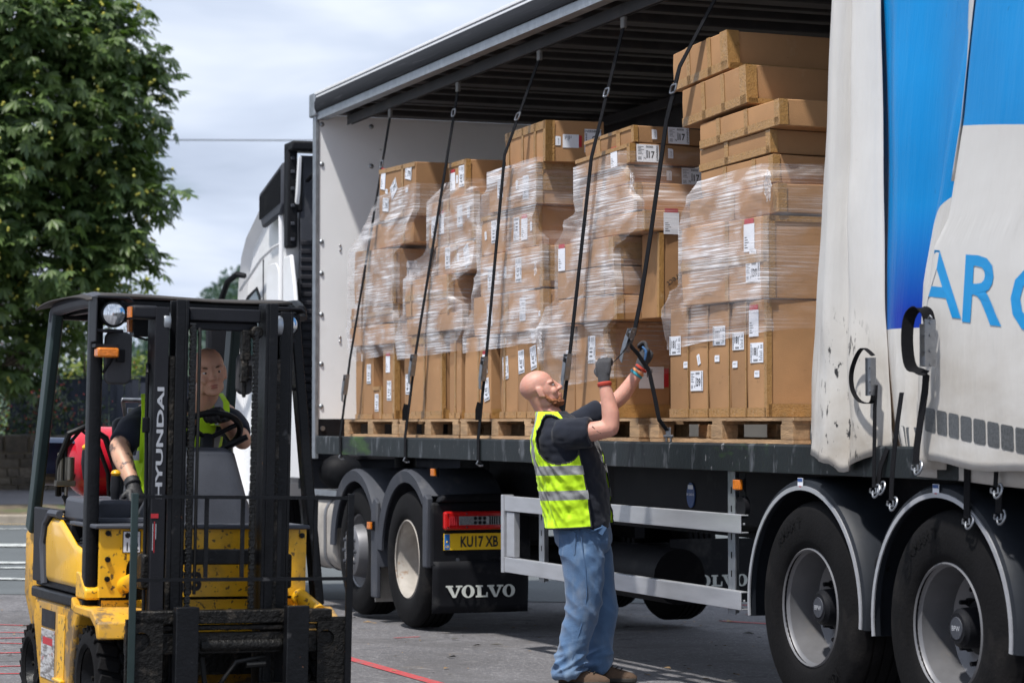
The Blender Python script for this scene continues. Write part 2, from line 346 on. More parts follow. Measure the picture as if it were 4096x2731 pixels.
def film_mat(name, k):
    m = bpy.data.materials.new(name); m.use_nodes = True
    nt = m.node_tree; b = nt.nodes['Principled BSDF']
    uv = nd(nt, 'ShaderNodeTexCoord')
    def streak(sx, sy, rot, thr, soft, det=2.0):
        mp = nd(nt, 'ShaderNodeMapping')
        mp.inputs['Rotation'].default_value = (0, 0, rot)
        mp.inputs['Scale'].default_value = (sx, sy, 1)
        nt.links.new(uv.outputs['UV'], mp.inputs['Vector'])
        n = nd(nt, 'ShaderNodeTexNoise', Scale=1.0, Detail=det, Roughness=0.55, Distortion=0.25)
        nt.links.new(mp.outputs[0], n.inputs['Vector'])
        r = nd(nt, 'ShaderNodeMapRange')
        r.inputs['From Min'].default_value = thr; r.inputs['From Max'].default_value = thr + soft
        nt.links.new(n.outputs['Fac'], r.inputs['Value'])
        return r.outputs[0], n.outputs['Fac']
    s1, h1 = streak(1.5, 105, R(4), 0.53, 0.05)
    s2, h2 = streak(1.2, 70, R(-9), 0.575, 0.05)
    s3, h3 = streak(2.6, 4.0, 0, 0.40, 0.35, 2.0)       # patches where the film lies thick
    mx = nd(nt, 'ShaderNodeMath', operation='MAXIMUM')
    nt.links.new(s1, mx.inputs[0]); nt.links.new(s2, mx.inputs[1])
    pa = nd(nt, 'ShaderNodeMath', operation='MULTIPLY')
    nt.links.new(mx.outputs[0], pa.inputs[0]); nt.links.new(s3, pa.inputs[1])
    al = nd(nt, 'ShaderNodeMath', operation='MULTIPLY_ADD'); al.inputs[1].default_value = 0.85 * k; al.inputs[2].default_value = 0.10 * k
    nt.links.new(pa.outputs[0], al.inputs[0])
    a2 = nd(nt, 'ShaderNodeMath', operation='MULTIPLY_ADD'); a2.inputs[1].default_value = 0.38 * k
    nt.links.new(s3, a2.inputs[0]); nt.links.new(al.outputs[0], a2.inputs[2])
    nt.links.new(a2.outputs[0], b.inputs['Alpha'])
    b.inputs['Base Color'].default_value = (0.82, 0.80, 0.82, 1)
    b.inputs['Roughness'].default_value = 0.22
    bp = nd(nt, 'ShaderNodeBump', Strength=0.7, Distance=0.008)
    nt.links.new(h1, bp.inputs['Height'])
    nt.links.new(bp.outputs[0], b.inputs['Normal'])
    MATS[name] = m
film_mat('film', 1.0)
film_mat('film_thin', 0.4)

def crackle(name, base_scale, width, col, amt):
    m = MATS[name]; nt = m.node_tree; b = nt.nodes['Principled BSDF']
    src = b.inputs['Base Color'].links[0].from_socket
    tcn = nd(nt, 'ShaderNodeTexCoord')
    wn = nd(nt, 'ShaderNodeTexNoise', Scale=1.4, Detail=4.0)
    nt.links.new(tcn.outputs['Object'], wn.inputs['Vector'])
    mx0 = nd(nt, 'ShaderNodeMix', data_type='RGBA'); mx0.inputs['Factor'].default_value = 0.45
    nt.links.new(tcn.outputs['Object'], mx0.inputs['A']); nt.links.new(wn.outputs['Color'], mx0.inputs['B'])
    vo = nd(nt, 'ShaderNodeTexVoronoi', feature='DISTANCE_TO_EDGE', Scale=base_scale)
    nt.links.new(mx0.outputs['Result'], vo.inputs['Vector'])
    r = nd(nt, 'ShaderNodeMapRange'); r.inputs['From Min'].default_value = width; r.inputs['From Max'].default_value = 0.0; r.inputs['To Max'].default_value = amt
    nt.links.new(vo.outputs['Distance'], r.inputs['Value'])
    mx = nd(nt, 'ShaderNodeMix', data_type='RGBA'); nt.links.new(r.outputs[0], mx.inputs['Factor'])
    nt.links.new(src, mx.inputs['A']); mx.inputs['B'].default_value = (*col, 1)
    nt.links.new(mx.outputs['Result'], b.inputs['Base Color'])
crackle('asphalt', 0.5, 0.007, (0.05, 0.05, 0.052), 0.35)

def translucent(name, w):
    m = MATS[name]; nt = m.node_tree; b = nt.nodes['Principled BSDF']; o = nt.nodes['Material Output']
    t = nd(nt, 'ShaderNodeBsdfTranslucent'); nt.links.new(b.inputs['Base Color'].links[0].from_socket, t.inputs['Color'])
    ms = nd(nt, 'ShaderNodeMixShader'); ms.inputs[0].default_value = w
    nt.links.new(b.outputs[0], ms.inputs[1]); nt.links.new(t.outputs[0], ms.inputs[2]); nt.links.new(ms.outputs[0], o.inputs['Surface'])
M('roof_cover', (0.10, 0.09, 0.083), 0.5, var=0.15, vs=6)
translucent('roof_cover', 0.5)
translucent('curtain_back', 0.45)
translucent('roof_sheet', 0.10)

# ------------------------------------------------------------------ mesh helpers
def V(*a): return Vector(a)
class MB:
    def __init__(s): s.v = []; s.f = []; s.m = []; s.uv = None
    def add(s, vs, fs, mi=0):
        b = len(s.v); s.v += [tuple(p) for p in vs]
        for f in fs: s.f.append(tuple(b + i for i in f)); s.m.append(mi)
        return s
    def box(s, x0, x1, y0, y1, z0, z1, mi=0, mat=None):
        vs = [V(x, y, z) for z in (z0, z1) for y in (y0, y1) for x in (x0, x1)]
        if mat is not None: vs = [mat @ p for p in vs]
        return s.add(vs, [(0, 2, 3, 1), (4, 5, 7, 6), (0, 1, 5, 4), (2, 6, 7, 3), (0, 4, 6, 2), (1, 3, 7, 5)], mi)
    def cbox(s, c, size, mi=0, rot=None):
        m = Matrix.Translation(V(*c)) @ (Euler(rot).to_matrix().to_4x4() if rot else Matrix())
        a, b, d = (q / 2 for q in size)
        return s.box(-a, a, -b, b, -d, d, mi, m)
    def bar(s, p, q, w, h, up=(0, 0, 1), mi=0):
        p, q = V(*p), V(*q); d = (q - p); L = d.length; d.normalize(); up = V(*up)
        if abs(d.dot(up)) > 0.99: up = V(0, 1, 0)
        x = d.cross(up).normalized(); y = x.cross(d).normalized()
        vs = [p + x * (i * w / 2) + y * (j * h / 2) + d * k for k in (0, L) for j in (-1, 1) for i in (-1, 1)]
        return s.add(vs, [(0, 2, 3, 1), (4, 5, 7, 6), (0, 1, 5, 4), (2, 6, 7, 3), (0, 4, 6, 2), (1, 3, 7, 5)], mi)
    def loft(s, rings, cap=True, mi=0, closed=True):
        n = len(rings[0]); b = len(s.v)
        for r in rings: s.v += [tuple(p) for p in r]
        for k in range(len(rings) - 1):
            for i in range(n if closed else n - 1):
                j = (i + 1) % n
                s.f.append((b + k * n + i, b + k * n + j, b + (k + 1) * n + j, b + (k + 1) * n + i)); s.m.append(mi)
        if cap:
            s.f.append(tuple(b + i for i in range(n))[::-1]); s.m.append(mi)
            e0 = b + (len(rings) - 1) * n
            s.f.append(tuple(e0 + i for i in range(n))); s.m.append(mi)
        return s
    def cyl(s, p, q, r0, r1=None, n=16, mi=0, cap=True):
        p, q = V(*p), V(*q); d = (q - p).normalized(); r1 = r0 if r1 is None else r1
        a = d.orthogonal().normalized(); c = d.cross(a)
        rg = lambda o, r: [o + (a * math.cos(t) + c * math.sin(t)) * r for t in (2 * PI * i / n for i in range(n))]
        return s.loft([rg(p, r0), rg(q, r1)], cap, mi)
    def tube(s, pts, r, n=8, mi=0, cap=True):
        pts = [V(*p) for p in pts]; rings = []; prev = None
        for k, p in enumerate(pts):
            t = (pts[min(k + 1, len(pts) - 1)] - pts[max(k - 1, 0)]).normalized()
            a = t.orthogonal().normalized() if prev is None else (prev - t * prev.dot(t)).normalized()
            prev = a; c = t.cross(a); rr = r[k] if isinstance(r, (list, tuple)) else r
            rings.append([p + (a * math.cos(w) + c * math.sin(w)) * rr for w in (2 * PI * i / n for i in range(n))])
        return s.loft(rings, cap, mi)
    def lathe(s, prof, o=(0, 0, 0), axis='Y', n=48, mi=0, a0=0, a1=2 * PI):
        o = V(*o); b = len(s.v); full = abs(a1 - a0 - 2 * PI) < 1e-6; nn = n if full else n + 1
        for i in range(nn):
            t = a0 + (a1 - a0) * i / n; ct, st = math.cos(t), math.sin(t)
            for r, h in prof:
                p = {'Y': V(r * ct, h, r * st), 'Z': V(r * ct, r * st, h), 'X': V(h, r * ct, r * st)}[axis]
                s.v.append(tuple(o + p))
        k = len(prof)
        for i in range(n):
            j = (i + 1) % nn
            for q in range(k - 1):
                s.f.append((b + i * k + q, b + i * k + q + 1, b + j * k + q + 1, b + j * k + q)); s.m.append(mi)
        return s
    def prism(s, poly, o, eu, ev, ew, mi=0):
        """poly in (u, v), pushed from o along ew"""
        o, eu, ev, ew = V(*o), V(*eu), V(*ev), V(*ew); n = len(poly)
        a = [o + eu * u + ev * v for u, v in poly]; c = [p + ew for p in a]
        return s.add(a + c, [tuple(range(n))[::-1], tuple(range(n, 2 * n))] + [(i, (i + 1) % n, n + (i + 1) % n, n + i) for i in range(n)], mi)
    def ribbon(s, pts, wdir, w, th, mi=0):
        """flat band along pts; wdir a vector (or one per point) across it"""
        pts = [V(*p) for p in pts]; rings = []
        for k, p in enumerate(pts):
            t = (pts[min(k + 1, len(pts) - 1)] - pts[max(k - 1, 0)]).normalized()
            wd = V(*(wdir[k] if isinstance(wdir, list) else wdir)); wd = (wd - t * wd.dot(t)).normalized(); nn = t.cross(wd)
            rings.append([p + wd * (w / 2) + nn * (th / 2), p - wd * (w / 2) + nn * (th / 2), p - wd * (w / 2) - nn * (th / 2), p + wd * (w / 2) - nn * (th / 2)])
        return s.loft(rings, True, mi)
    def grid(s, fn, nu, nv, mi=0, skip=None, mif=None):
        b = len(s.v)
        for j in range(nv + 1):
            for i in range(nu + 1): s.v.append(tuple(fn(i / nu, j / nv)))
        for j in range(nv):
            for i in range(nu):
                if skip and skip((i + .5) / nu, (j + .5) / nv): continue
                s.f.append((b + j * (nu + 1) + i, b + j * (nu + 1) + i + 1, b + (j + 1) * (nu + 1) + i + 1, b + (j + 1) * (nu + 1) + i))
                s.m.append(mif((i + .5) / nu, (j + .5) / nv) if mif else mi)
        return s
    def ell(s, c, r, n=16, mi=0, rot=None):
        c = V(*c); m = Euler(rot).to_matrix() if rot else Matrix.Identity(3)
        r = (r, r, r) if isinstance(r, (int, float)) else r
        rings = []
        for k in range(1, n // 2):
            ph = PI * k / (n // 2)
            rings.append([c + m @ V(r[0] * math.sin(ph) * math.cos(t), r[1] * math.sin(ph) * math.sin(t), -r[2] * math.cos(ph)) for t in (2 * PI * i / n for i in range(n))])
        b = len(s.v); s.loft(rings, False, mi)
        s.v.append(tuple(c + m @ V(0, 0, -r[2]))); s.v.append(tuple(c + m @ V(0, 0, r[2])))
        lo, hi = len(s.v) - 2, len(s.v) - 1; e0 = b + (len(rings) - 1) * n
        for i in range(n):
            j = (i + 1) % n
            s.f.append((b + j, b + i, lo)); s.m.append(mi); s.f.append((e0 + i, e0 + j, hi)); s.m.append(mi)
        return s
    def limb(s, pts, rad, n=14, mi=0, cap=True, sub=4):
        """smooth tapered tube through joints; rad items r or (ra, rb); rounded ends"""
        P = [V(*p) for p in pts]; Q = [(r, r) if isinstance(r, (int, float)) else r for r in rad]
        cp, cr = [], []
        for k in range(len(P) - 1):
            p0, p1, p2, p3 = P[max(k - 1, 0)], P[k], P[k + 1], P[min(k + 2, len(P) - 1)]
            for i in range(sub):
                t = i / sub
                cp.append(0.5 * ((2 * p1) + (p2 - p0) * t + (2 * p0 - 5 * p1 + 4 * p2 - p3) * t * t + (3 * p1 - p0 - 3 * p2 + p3) * t ** 3))
                cr.append(tuple(Q[k][a] * (1 - t) + Q[k + 1][a] * t for a in (0, 1)))
        cp.append(P[-1]); cr.append(Q[-1])
        if cap:
            d0 = (cp[0] - cp[1]).normalized(); d1 = (cp[-1] - cp[-2]).normalized()
            r0, r1 = min(cr[0]), min(cr[-1])
            cp = [cp[0] + d0 * r0 * .85, cp[0] + d0 * r0 * .5] + cp + [cp[-1] + d1 * r1 * .5, cp[-1] + d1 * r1 * .85]
            cr = [tuple(q * .45 for q in cr[0]), tuple(q * .85 for q in cr[0])] + cr + [tuple(q * .85 for q in cr[-1]), tuple(q * .45 for q in cr[-1])]
        rings = []; prev = None
        for k, p in enumerate(cp):
            t = (cp[min(k + 1, len(cp) - 1)] - cp[max(k - 1, 0)]).normalized()
            if prev is None:
                a = V(1, 0, 0) if abs(t.x) < 0.9 else V(0, 1, 0)
                a = (a - t * a.dot(t)).normalized()
            else: a = (prev - t * prev.dot(t)).normalized()
            prev = a; c = t.cross(a)
            rings.append([p + a * (math.cos(w) * cr[k][0]) + c * (math.sin(w) * cr[k][1]) for w in (2 * PI * i / n for i in range(n))])
        return s.loft(rings, True, mi)
    def text(s, txt, o, eu, ev, h, mi=0, bold=0.0, sx=1.0, center=True, shear=0.0, fn=None):
        if not txt: return s
        vs, fs, x0, x1, y0, y1 = text_data(txt, bold)
        k = h / 0.73; o, eu, ev = V(*o), V(*eu), V(*ev)
        cx, cy = ((x0 + x1) / 2, 0.365) if center else (x0, 0)
        uv = [((x - cx + shear * (y - cy)) * k * sx, (y - cy) * k) for x, y in vs]
        return s.add([fn(u, v) if fn else o + eu * u + ev * v for u, v in uv], fs, mi)
    def mesh(s, name):
        me = bpy.data.meshes.new(name); me.from_pydata(s.v, [], s.f); me.update(); return me
_tx = {}
def text_data(txt, bold):
    if (txt, bold) in _tx: return _tx[(txt, bold)]
    cu = bpy.data.curves.new('t', 'FONT'); cu.body = txt; cu.offset = bold; cu.resolution_u = 3
    ob = bpy.data.objects.new('t', cu); COL.objects.link(ob)
    bpy.context.view_layer.update()
    me = bpy.data.meshes.new_from_object(ob.evaluated_get(bpy.context.evaluated_depsgraph_get()))
    vs = [(v.co.x, v.co.y) for v in me.vertices]; fs = [tuple(p.vertices) for p in me.polygons]
    bpy.data.objects.remove(ob); bpy.data.curves.remove(cu); bpy.data.meshes.remove(me)
    xs = [v[0] for v in vs]; ys = [v[1] for v in vs]
    _tx[(txt, bold)] = (vs, fs, min(xs), max(xs), min(ys), max(ys))
    return _tx[(txt, bold)]

def finish(o, smooth=35, bevel=0.0, bseg=2):
    me = o.data
    if smooth:
        me.polygons.foreach_set('use_smooth', [True] * len(me.polygons))
        me.set_sharp_from_angle(angle=R(smooth))
    if bevel:
        md = o.modifiers.new('bevel', 'BEVEL'); md.width = bevel; md.segments = bseg
        md.limit_method = 'ANGLE'; md.angle_limit = R(38)
def obj(name, mb, mats, parent=None, smooth=35, bevel=0.0, loc=None, rot=None, bseg=2):
    me = mb if isinstance(mb, bpy.types.Mesh) else mb.mesh(name)
    if not isinstance(mats, (list, tuple)): mats = [mats]
    if not me.materials:
        for m in mats: me.materials.append(MATS[m])
        if not isinstance(mb, bpy.types.Mesh): me.polygons.foreach_set('material_index', mb.m)
    o = bpy.data.objects.new(name, me); COL.objects.link(o)
    if parent is not None: o.parent = parent
    if loc is not None: o.location = loc
    if rot is not None: o.rotation_euler = rot
    finish(o, smooth, bevel, bseg)
    return o
def tag(o, label=None, cat=None, group=None, kind=None):
    for k, v in (('label', label), ('category', cat), ('group', group), ('kind', kind)):
        if v: o[k] = v
    return o
def thing(name, label, cat, loc=(0, 0, 0), rot=(0, 0, 0), group=None):
    o = bpy.data.objects.new(name, None); COL.objects.link(o); o.empty_display_size = 0.1
    o.location = loc; o.rotation_euler = rot
    return tag(o, label, cat, group)
def copy_tree(o, parent=None):
    c = o.copy(); COL.objects.link(c); c.parent = parent
    for ch in list(o.children): copy_tree(ch, c)
    return c
def remeshed(mb, voxel, smooth=6, name='body', fac=0.5, wrinkle=None):
    """one continuous surface from overlapping closed lumps"""
    me = mb.mesh(name); o = bpy.data.objects.new(name, me); COL.objects.link(o)
    md = o.modifiers.new('r', 'REMESH'); md.mode = 'VOXEL'; md.voxel_size = voxel; md.use_smooth_shade = True
    if smooth:
        ms = o.modifiers.new('s', 'SMOOTH'); ms.iterations = smooth; ms.factor = fac
    bpy.context.view_layer.update()
    me2 = bpy.data.meshes.new_from_object(o.evaluated_get(bpy.context.evaluated_depsgraph_get()))
    bpy.data.objects.remove(o); bpy.data.meshes.remove(me)
    me2.name = name
    if wrinkle:
        vs = [(v, v.normal.copy()) for v in me2.vertices]
        for v, n in vs: v.co += n * wrinkle(v.co, n)
        me2.update()
    return me2
def ring(c, rx, ry, n=24, a=0.0, power=2.0):
    """horizontal super-ellipse"""
    out = []
    for i in range(n):
        t = 2 * PI * i / n; ct, st = math.cos(t), math.sin(t)
        x = math.copysign(abs(ct) ** (2 / power), ct) * rx; y = math.copysign(abs(st) ** (2 / power), st) * ry
        out.append(V(c[0] + x * math.cos(a) - y * math.sin(a), c[1] + x * math.sin(a) + y * math.cos(a), c[2]))
    return out
def rounded(w, h, r, n=5):
    p = []
    for cx, cy, a0 in ((w / 2 - r, h / 2 - r, 0), (-w / 2 + r, h / 2 - r, 90), (-w / 2 + r, -h / 2 + r, 180), (w / 2 - r, -h / 2 + r, 270)):
        for i in range(n + 1):
            t = R(a0 + 90 * i / n); p.append((cx + r * math.cos(t), cy + r * math.sin(t)))
    return p
X_, Y_, Z_ = V(1, 0, 0), V(0, 1, 0), V(0, 0, 1)
def tprop(name, label, cat, x, y, z, yaw=0.0, group=None):
    return thing(name, label, cat, TW(x, y, z), (0, 0, T_ROT + yaw), group)

def curve(pts, n=5):
    """smooth path through points"""
    P = [V(*p) for p in pts]; o = []
    for k in range(len(P) - 1):
        p0, p1, p2, p3 = P[max(k - 1, 0)], P[k], P[k + 1], P[min(k + 2, len(P) - 1)]
        for i in range(n):
            t = i / n; o.append(0.5 * ((2 * p1) + (p2 - p0) * t + (2 * p0 - 5 * p1 + 4 * p2 - p3) * t * t + (3 * p1 - p0 - 3 * p2 + p3) * t ** 3))
    return o + [P[-1]]

# ------------------------------------------------------------------ ground, road, far side of the street
def sheet(name, mat, pts_fn, nu, nv, kind='structure'):
    o = obj(name, MB().grid(pts_fn, nu, nv), mat, smooth=60); o['kind'] = kind; return o
def gp(u, v):
    X = -90 + 180 * (0.5 + 0.5 * math.copysign(abs(2 * u - 1) ** 1.8, 2 * u - 1)); Y = -30 + 66 * v
    return V(X, Y, ground_z(X, Y))
sheet('yard_ground', 'asphalt', gp, 90, 80)
far = MB()
far.box(-400, 400, 35.9, 1200, -1.0, -0.02)
o = obj('terrain', far, 'hill_green', smooth=0); o['kind'] = 'structure'
def strip_on_ground(name, mat, pts, w, kind='structure', dz=0.004, **k):
    b = MB(); P = []
    for a, c in zip(pts[:-1], pts[1:]):
        n = max(2, int((V(*c) - V(*a)).length / 0.3))
        P += [V(*a).lerp(V(*c), i / n) for i in range(n)]
    P.append(V(*pts[-1])); L = []
    for i, p in enumerate(P):
        t = (P[min(i + 1, len(P) - 1)] - P[max(i - 1, 0)]).normalized(); nn = V(-t.y, t.x)
        wob = w / 2 * (1 + 0.18 * noise.noise(V(p.x * 3, p.y * 3, 0)))
        for s in (-1, 1):
            q = p + nn * s * wob; L.append(V(q.x, q.y, ground_z(q.x, q.y) + dz))
    b.add(L, [(2 * i, 2 * i + 2, 2 * i + 3, 2 * i + 1) for i in range(len(P) - 1)])
    o = obj(name, b, mat, smooth=0); o['kind'] = kind; return o
# worn red bay lines on the yard (world X, Y)
strip_on_ground('painted_line', 'red_line', [(-1.30, 16.2), (-1.06, 15.46), (-0.47, 13.85), (-0.05, 12.7)], 0.09)
for k, (a, c) in enumerate([((-4.0, 18.1), (-3.3, 17.9)), ((-3.9, 17.2), (-3.2, 17.3)), ((-3.7, 16.6), (-3.1, 16.9)), ((-3.7, 16.3), (-3.1, 16.2)),
                            ((-3.5, 15.3), (-2.9, 15.6)), ((-3.3, 14.3), (-2.7, 14.6)), ((-3.2, 13.9), (-2.7, 14.0))]):
    strip_on_ground('painted_line', 'red_line', [a, c], 0.05)
for a, c in [((1.9, 22.1), (2.7, 21.6)), ((2.0, 20.6), (2.7, 20.9)), ((2.2, 20.0), (2.75, 19.5)), ((1.7, 19.7), (2.3, 19.2)), ((2.1, 18.6), (2.7, 18.9))]:
    strip_on_ground('painted_line', 'red_line', [a, c], 0.09)
strip_on_ground('painted_line', 'red_line', [(-0.84, 17.25), (-0.66, 17.4)], 0.03)
# public road with its ragged white marks, yellow line, kerb, verge and pavement
o = obj('road', MB().grid(lambda u, v: V(-40 + 80 * u, 22 + 13.6 * v, ground_z(-40 + 80 * u, 22 + 13.6 * v) + 0.006 + 0.004 * v), 120, 40), 'road', smooth=0); o['kind'] = 'structure'
for Y, w in ((33.6, 0.16), (29.6, 0.6), (26.7, 0.26), (25.9, 0.22), (24.2, 0.24)):
    o = obj('painted_line', MB().grid(lambda u, v, Y=Y, w=w: V(-14 + 10 * u, Y + w * (v - .5) + 0.10 * noise.noise(V(u * 30, v * 2, Y)), ground_z(-14 + 10 * u, Y) + 0.018), 60, 1), 'white_line', smooth=0); o['kind'] = 'structure'
o = obj('painted_line', MB().grid(lambda u, v: V(-30 + 60 * u, 35.1 + .12 * v, 0.016), 2, 1), 'yellow_line', smooth=0); o['kind'] = 'structure'
kb = MB(); kb.box(-40, 40, 35.6, 35.85, -0.2, 0.13)
o = obj('kerb', kb, 'kerb', smooth=0, bevel=0.02); o['kind'] = 'structure'
o = obj('verge', MB().grid(lambda u, v: V(-40 + 80 * u, 35.85 + 2.0 * v, 0.11 + 0.10 * v + 0.05 * noise.noise(V(u * 80, v * 5, 0))), 160, 6), 'verge', smooth=60); o['kind'] = 'structure'
o = obj('pavement', MB().grid(lambda u, v: V(-40 + 80 * u, 37.8 + 2.8 * v, 0.20 + 0.16 * v), 8, 3), 'pavement', smooth=0); o['kind'] = 'structure'
# low kerb stone between pavement and road
# ------------------------------------------------------------------ rubble wall with coping
WY = 40.6
wroot = thing('stone_wall', 'low sooty rubble stone wall with square coping stones along the pavement', 'wall', (-8.0, WY, 0.4))
core = MB(); core.box(-3.0, 10, 0.06, 0.36, -0.3, 0.86)
obj('mortar_core', core, 'mortar', wroot, smooth=0)
obj('wall_run', MB().box(10, 34, 0.0, 0.40, -.3, 0.86), 'stone', wroot, smooth=0)
obj('wall_run', MB().box(-20, -3.0, 0.0, 0.40, -.3, 0.86), 'stone', wroot, smooth=0)
rs = random.Random(3)
protos = []
for k in range(6):
    b = MB(); b.cbox((0, 0, 0), (1, 1, 1))
    me = b.mesh('stone')
    for v in me.vertices: v.co += V(rs.uniform(-.06, .06), rs.uniform(-.08, .08), rs.uniform(-.1, .1))
    protos.append(me)
def stone(name, x0, x1, z0, z1, y0, y1):
    me = rs.choice(protos)
    o = obj(name, me, 'stone', wroot, smooth=0, bevel=0.0)
    o.location = ((x0 + x1) / 2, (y0 + y1) / 2 + rs.uniform(-.015, .015), (z0 + z1) / 2); o.scale = (x1 - x0, y1 - y0, z1 - z0)
    o.rotation_euler = (0, rs.uniform(-.02, .02), 0)
x = -0.9
while x < 9.6:
    w = rs.uniform(0.34, 0.56); stone('coping_stone', x, x + w - 0.05, 0.58, 0.87, -0.03, 0.42); x += w
z = -0.25
while z < 0.53:
    h = rs.uniform(0.10, 0.17); x = -0.95 - rs.uniform(0, .2)
    while x < (9.5 if z > .3 else 3.5):
        w = rs.uniform(0.18, 0.5); stone('rubble_stone', x, x + w - 0.02, z, min(z + h - 0.015, 0.56), 0.0, 0.25); x += w
    z += h
# ------------------------------------------------------------------ dark board fence behind the wall
froot = thing('board_fence', 'dark blue grey fence of upright wooden boards behind the stone wall', 'fence', (-8.9, 43.2, 0.88))
bb = MB(); bb.box(-0.065, 0.065, -0.012, 0.012, 0, 1.40); bme = bb.mesh('board')
x = 0.0; k = 0
while x < 10.0:
    o = obj('board', bme, 'fence_board', froot, smooth=0)
    o.location = (x, 0.02 * (k % 2), rs.uniform(-.015, .015)); x += 0.136; k += 1
rl = MB(); rl.box(-.1, 10.0, 0.04, 0.10, 0.25, 0.33); rl.box(-.1, 10.0, 0.04, 0.10, 1.1, 1.18)
obj('rail', rl, 'fence_board', froot, smooth=0)
cpb = MB(); cpb.box(-.1, 10.0, -.03, 0.06, 1.415, 1.44); obj('capping_rail', cpb, 'fence_board', froot, smooth=0)
for px in (0.0, 2.4, 4.8, 7.2, 9.6):
    obj('fence_post', MB().box(px - .05, px + .05, .05, .15, -0.9, 1.35), 'fence_board', froot, smooth=0)

# dry leaves and grit blown across the yard
lr = random.Random(17); lv = MB()
for k in range(420):
    X = lr.uniform(-4.5, 3.2); Y = lr.uniform(9.5, 21); a = lr.uniform(0, 2 * PI); L = lr.choice((.012, .016, .02, .03, .05)) * lr.uniform(.7, 1.3)
    d = V(math.cos(a), math.sin(a), 0); w = V(-d.y, d.x, 0) * L * lr.uniform(.25, .5); p = V(X, Y, ground_z(X, Y) + .008)
    lv.add([p - d * L, p + w + Z_ * L * .25, p + d * L, p - w + Z_ * L * .1], [(0, 1, 2, 3)], lr.choice((0, 0, 1)))
M('dry_leaf', (.26, .17, .085), .9, var=.3, vs=4); M('grit', (.09, .085, .08), .9)
o = obj('leaf_litter', lv, ['dry_leaf', 'grit'], smooth=0); tag(o, 'dry leaf scraps and grit scattered over the asphalt yard', 'litter', kind='stuff')

# ------------------------------------------------------------------ trees and shrubs
def palmate(b, p, d, up, size, rnd, nl=7):
    """horse chestnut leaf: seven leaflets fanned from one point, hanging a little"""
    d = d.normalized(); side = d.cross(up)
    side = side.normalized() if side.length > 1e-3 else V(1, 0, 0); nrm = side.cross(d)
    for k in range(nl):
        t = (k - (nl - 1) / 2) / ((nl - 1) / 2); a = t * 1.75
        L = size * (1 - 0.42 * abs(t)) * rnd.uniform(.85, 1.1)
        dd = (d * math.cos(a) + side * math.sin(a) - nrm * 0.25).normalized(); w = dd.cross(nrm).normalized() * L * 0.165
        dr = -nrm * L * 0.18
        b.add([p, p + dd * L * .62 + w + dr * .4, p + dd * L + dr, p + dd * L * .62 - w + dr * .4], [(0, 1, 2, 3)])
def simple_leaf(b, p, d, nrm, size):
    d = d.normalized(); w = d.cross(nrm); w = (w.normalized() if w.length > 1e-3 else V(1, 0, 0)) * size * .32
    b.add([p, p + d * size * .55 + w, p + d * size, p + d * size * .55 - w], [(0, 1, 2, 3)])
def rdir(r):
    while True:
        v = V(r.uniform(-1, 1), r.uniform(-1, 1), r.uniform(-1, 1))
        if 0.1 < v.length < 1: return v.normalized()

# great horse chestnut: lobes (px-like layout in metres, origin at trunk base)
tr = random.Random(11)
ct = thing('horse_chestnut_tree', 'large horse chestnut tree heavy with yellow green conkers', 'tree', (-12.05, 39.0, 0.2))
trunk = MB()
trunk.limb([(0, 0, -0.2), (0.05, 0, 1.6), (0.15, .1, 3.2), (0.1, .2, 5.5), (0.3, .1, 8.5), (.2, .1, 11)], [.42, .36, .33, .27, .18, .08], n=14)
limbs = [((0.1, 0, 2.6), (1.6, -.5, 3.9), (3.0, -.8, 4.6), (4.6, -1, 4.4)), ((0.12, .1, 3.4), (1.5, .2, 5.2), (3.2, .2, 6.2), (4.8, 0, 6.5)),
         ((0.1, .1, 4.6), (1.4, -.6, 6.6), (2.9, -.9, 8.0), (4.1, -1, 8.8)), ((0.1, 0, 3.0), (-1.6, -.5, 4.5), (-3.2, -.6, 5.6), (-4.5, 0, 6)),
         ((0.1, 0, 5), (-1.2, .4, 7), (-2.2, .6, 9), (-2.8, .5, 10.4)), ((.15, 0, 2.2), (1.2, -1.0, 2.9), (2.6, -1.4, 3.2), (3.8, -1.3, 3.0)),
         ((.2, .1, 6), (.9, -1.2, 7.6), (1.6, -2.2, 9.2), (2.2, -2.6, 10.2))]
limbs = [[(x_ * (1.25 if x_ > 0 else 1), y_, z_) for x_, y_, z_ in L] for L in limbs]
for L in limbs: trunk.limb(L, [.15, .11, .075, .03], n=10)
obj('trunk', remeshed(trunk, 0.06, 3), 'bark', ct, smooth=60)
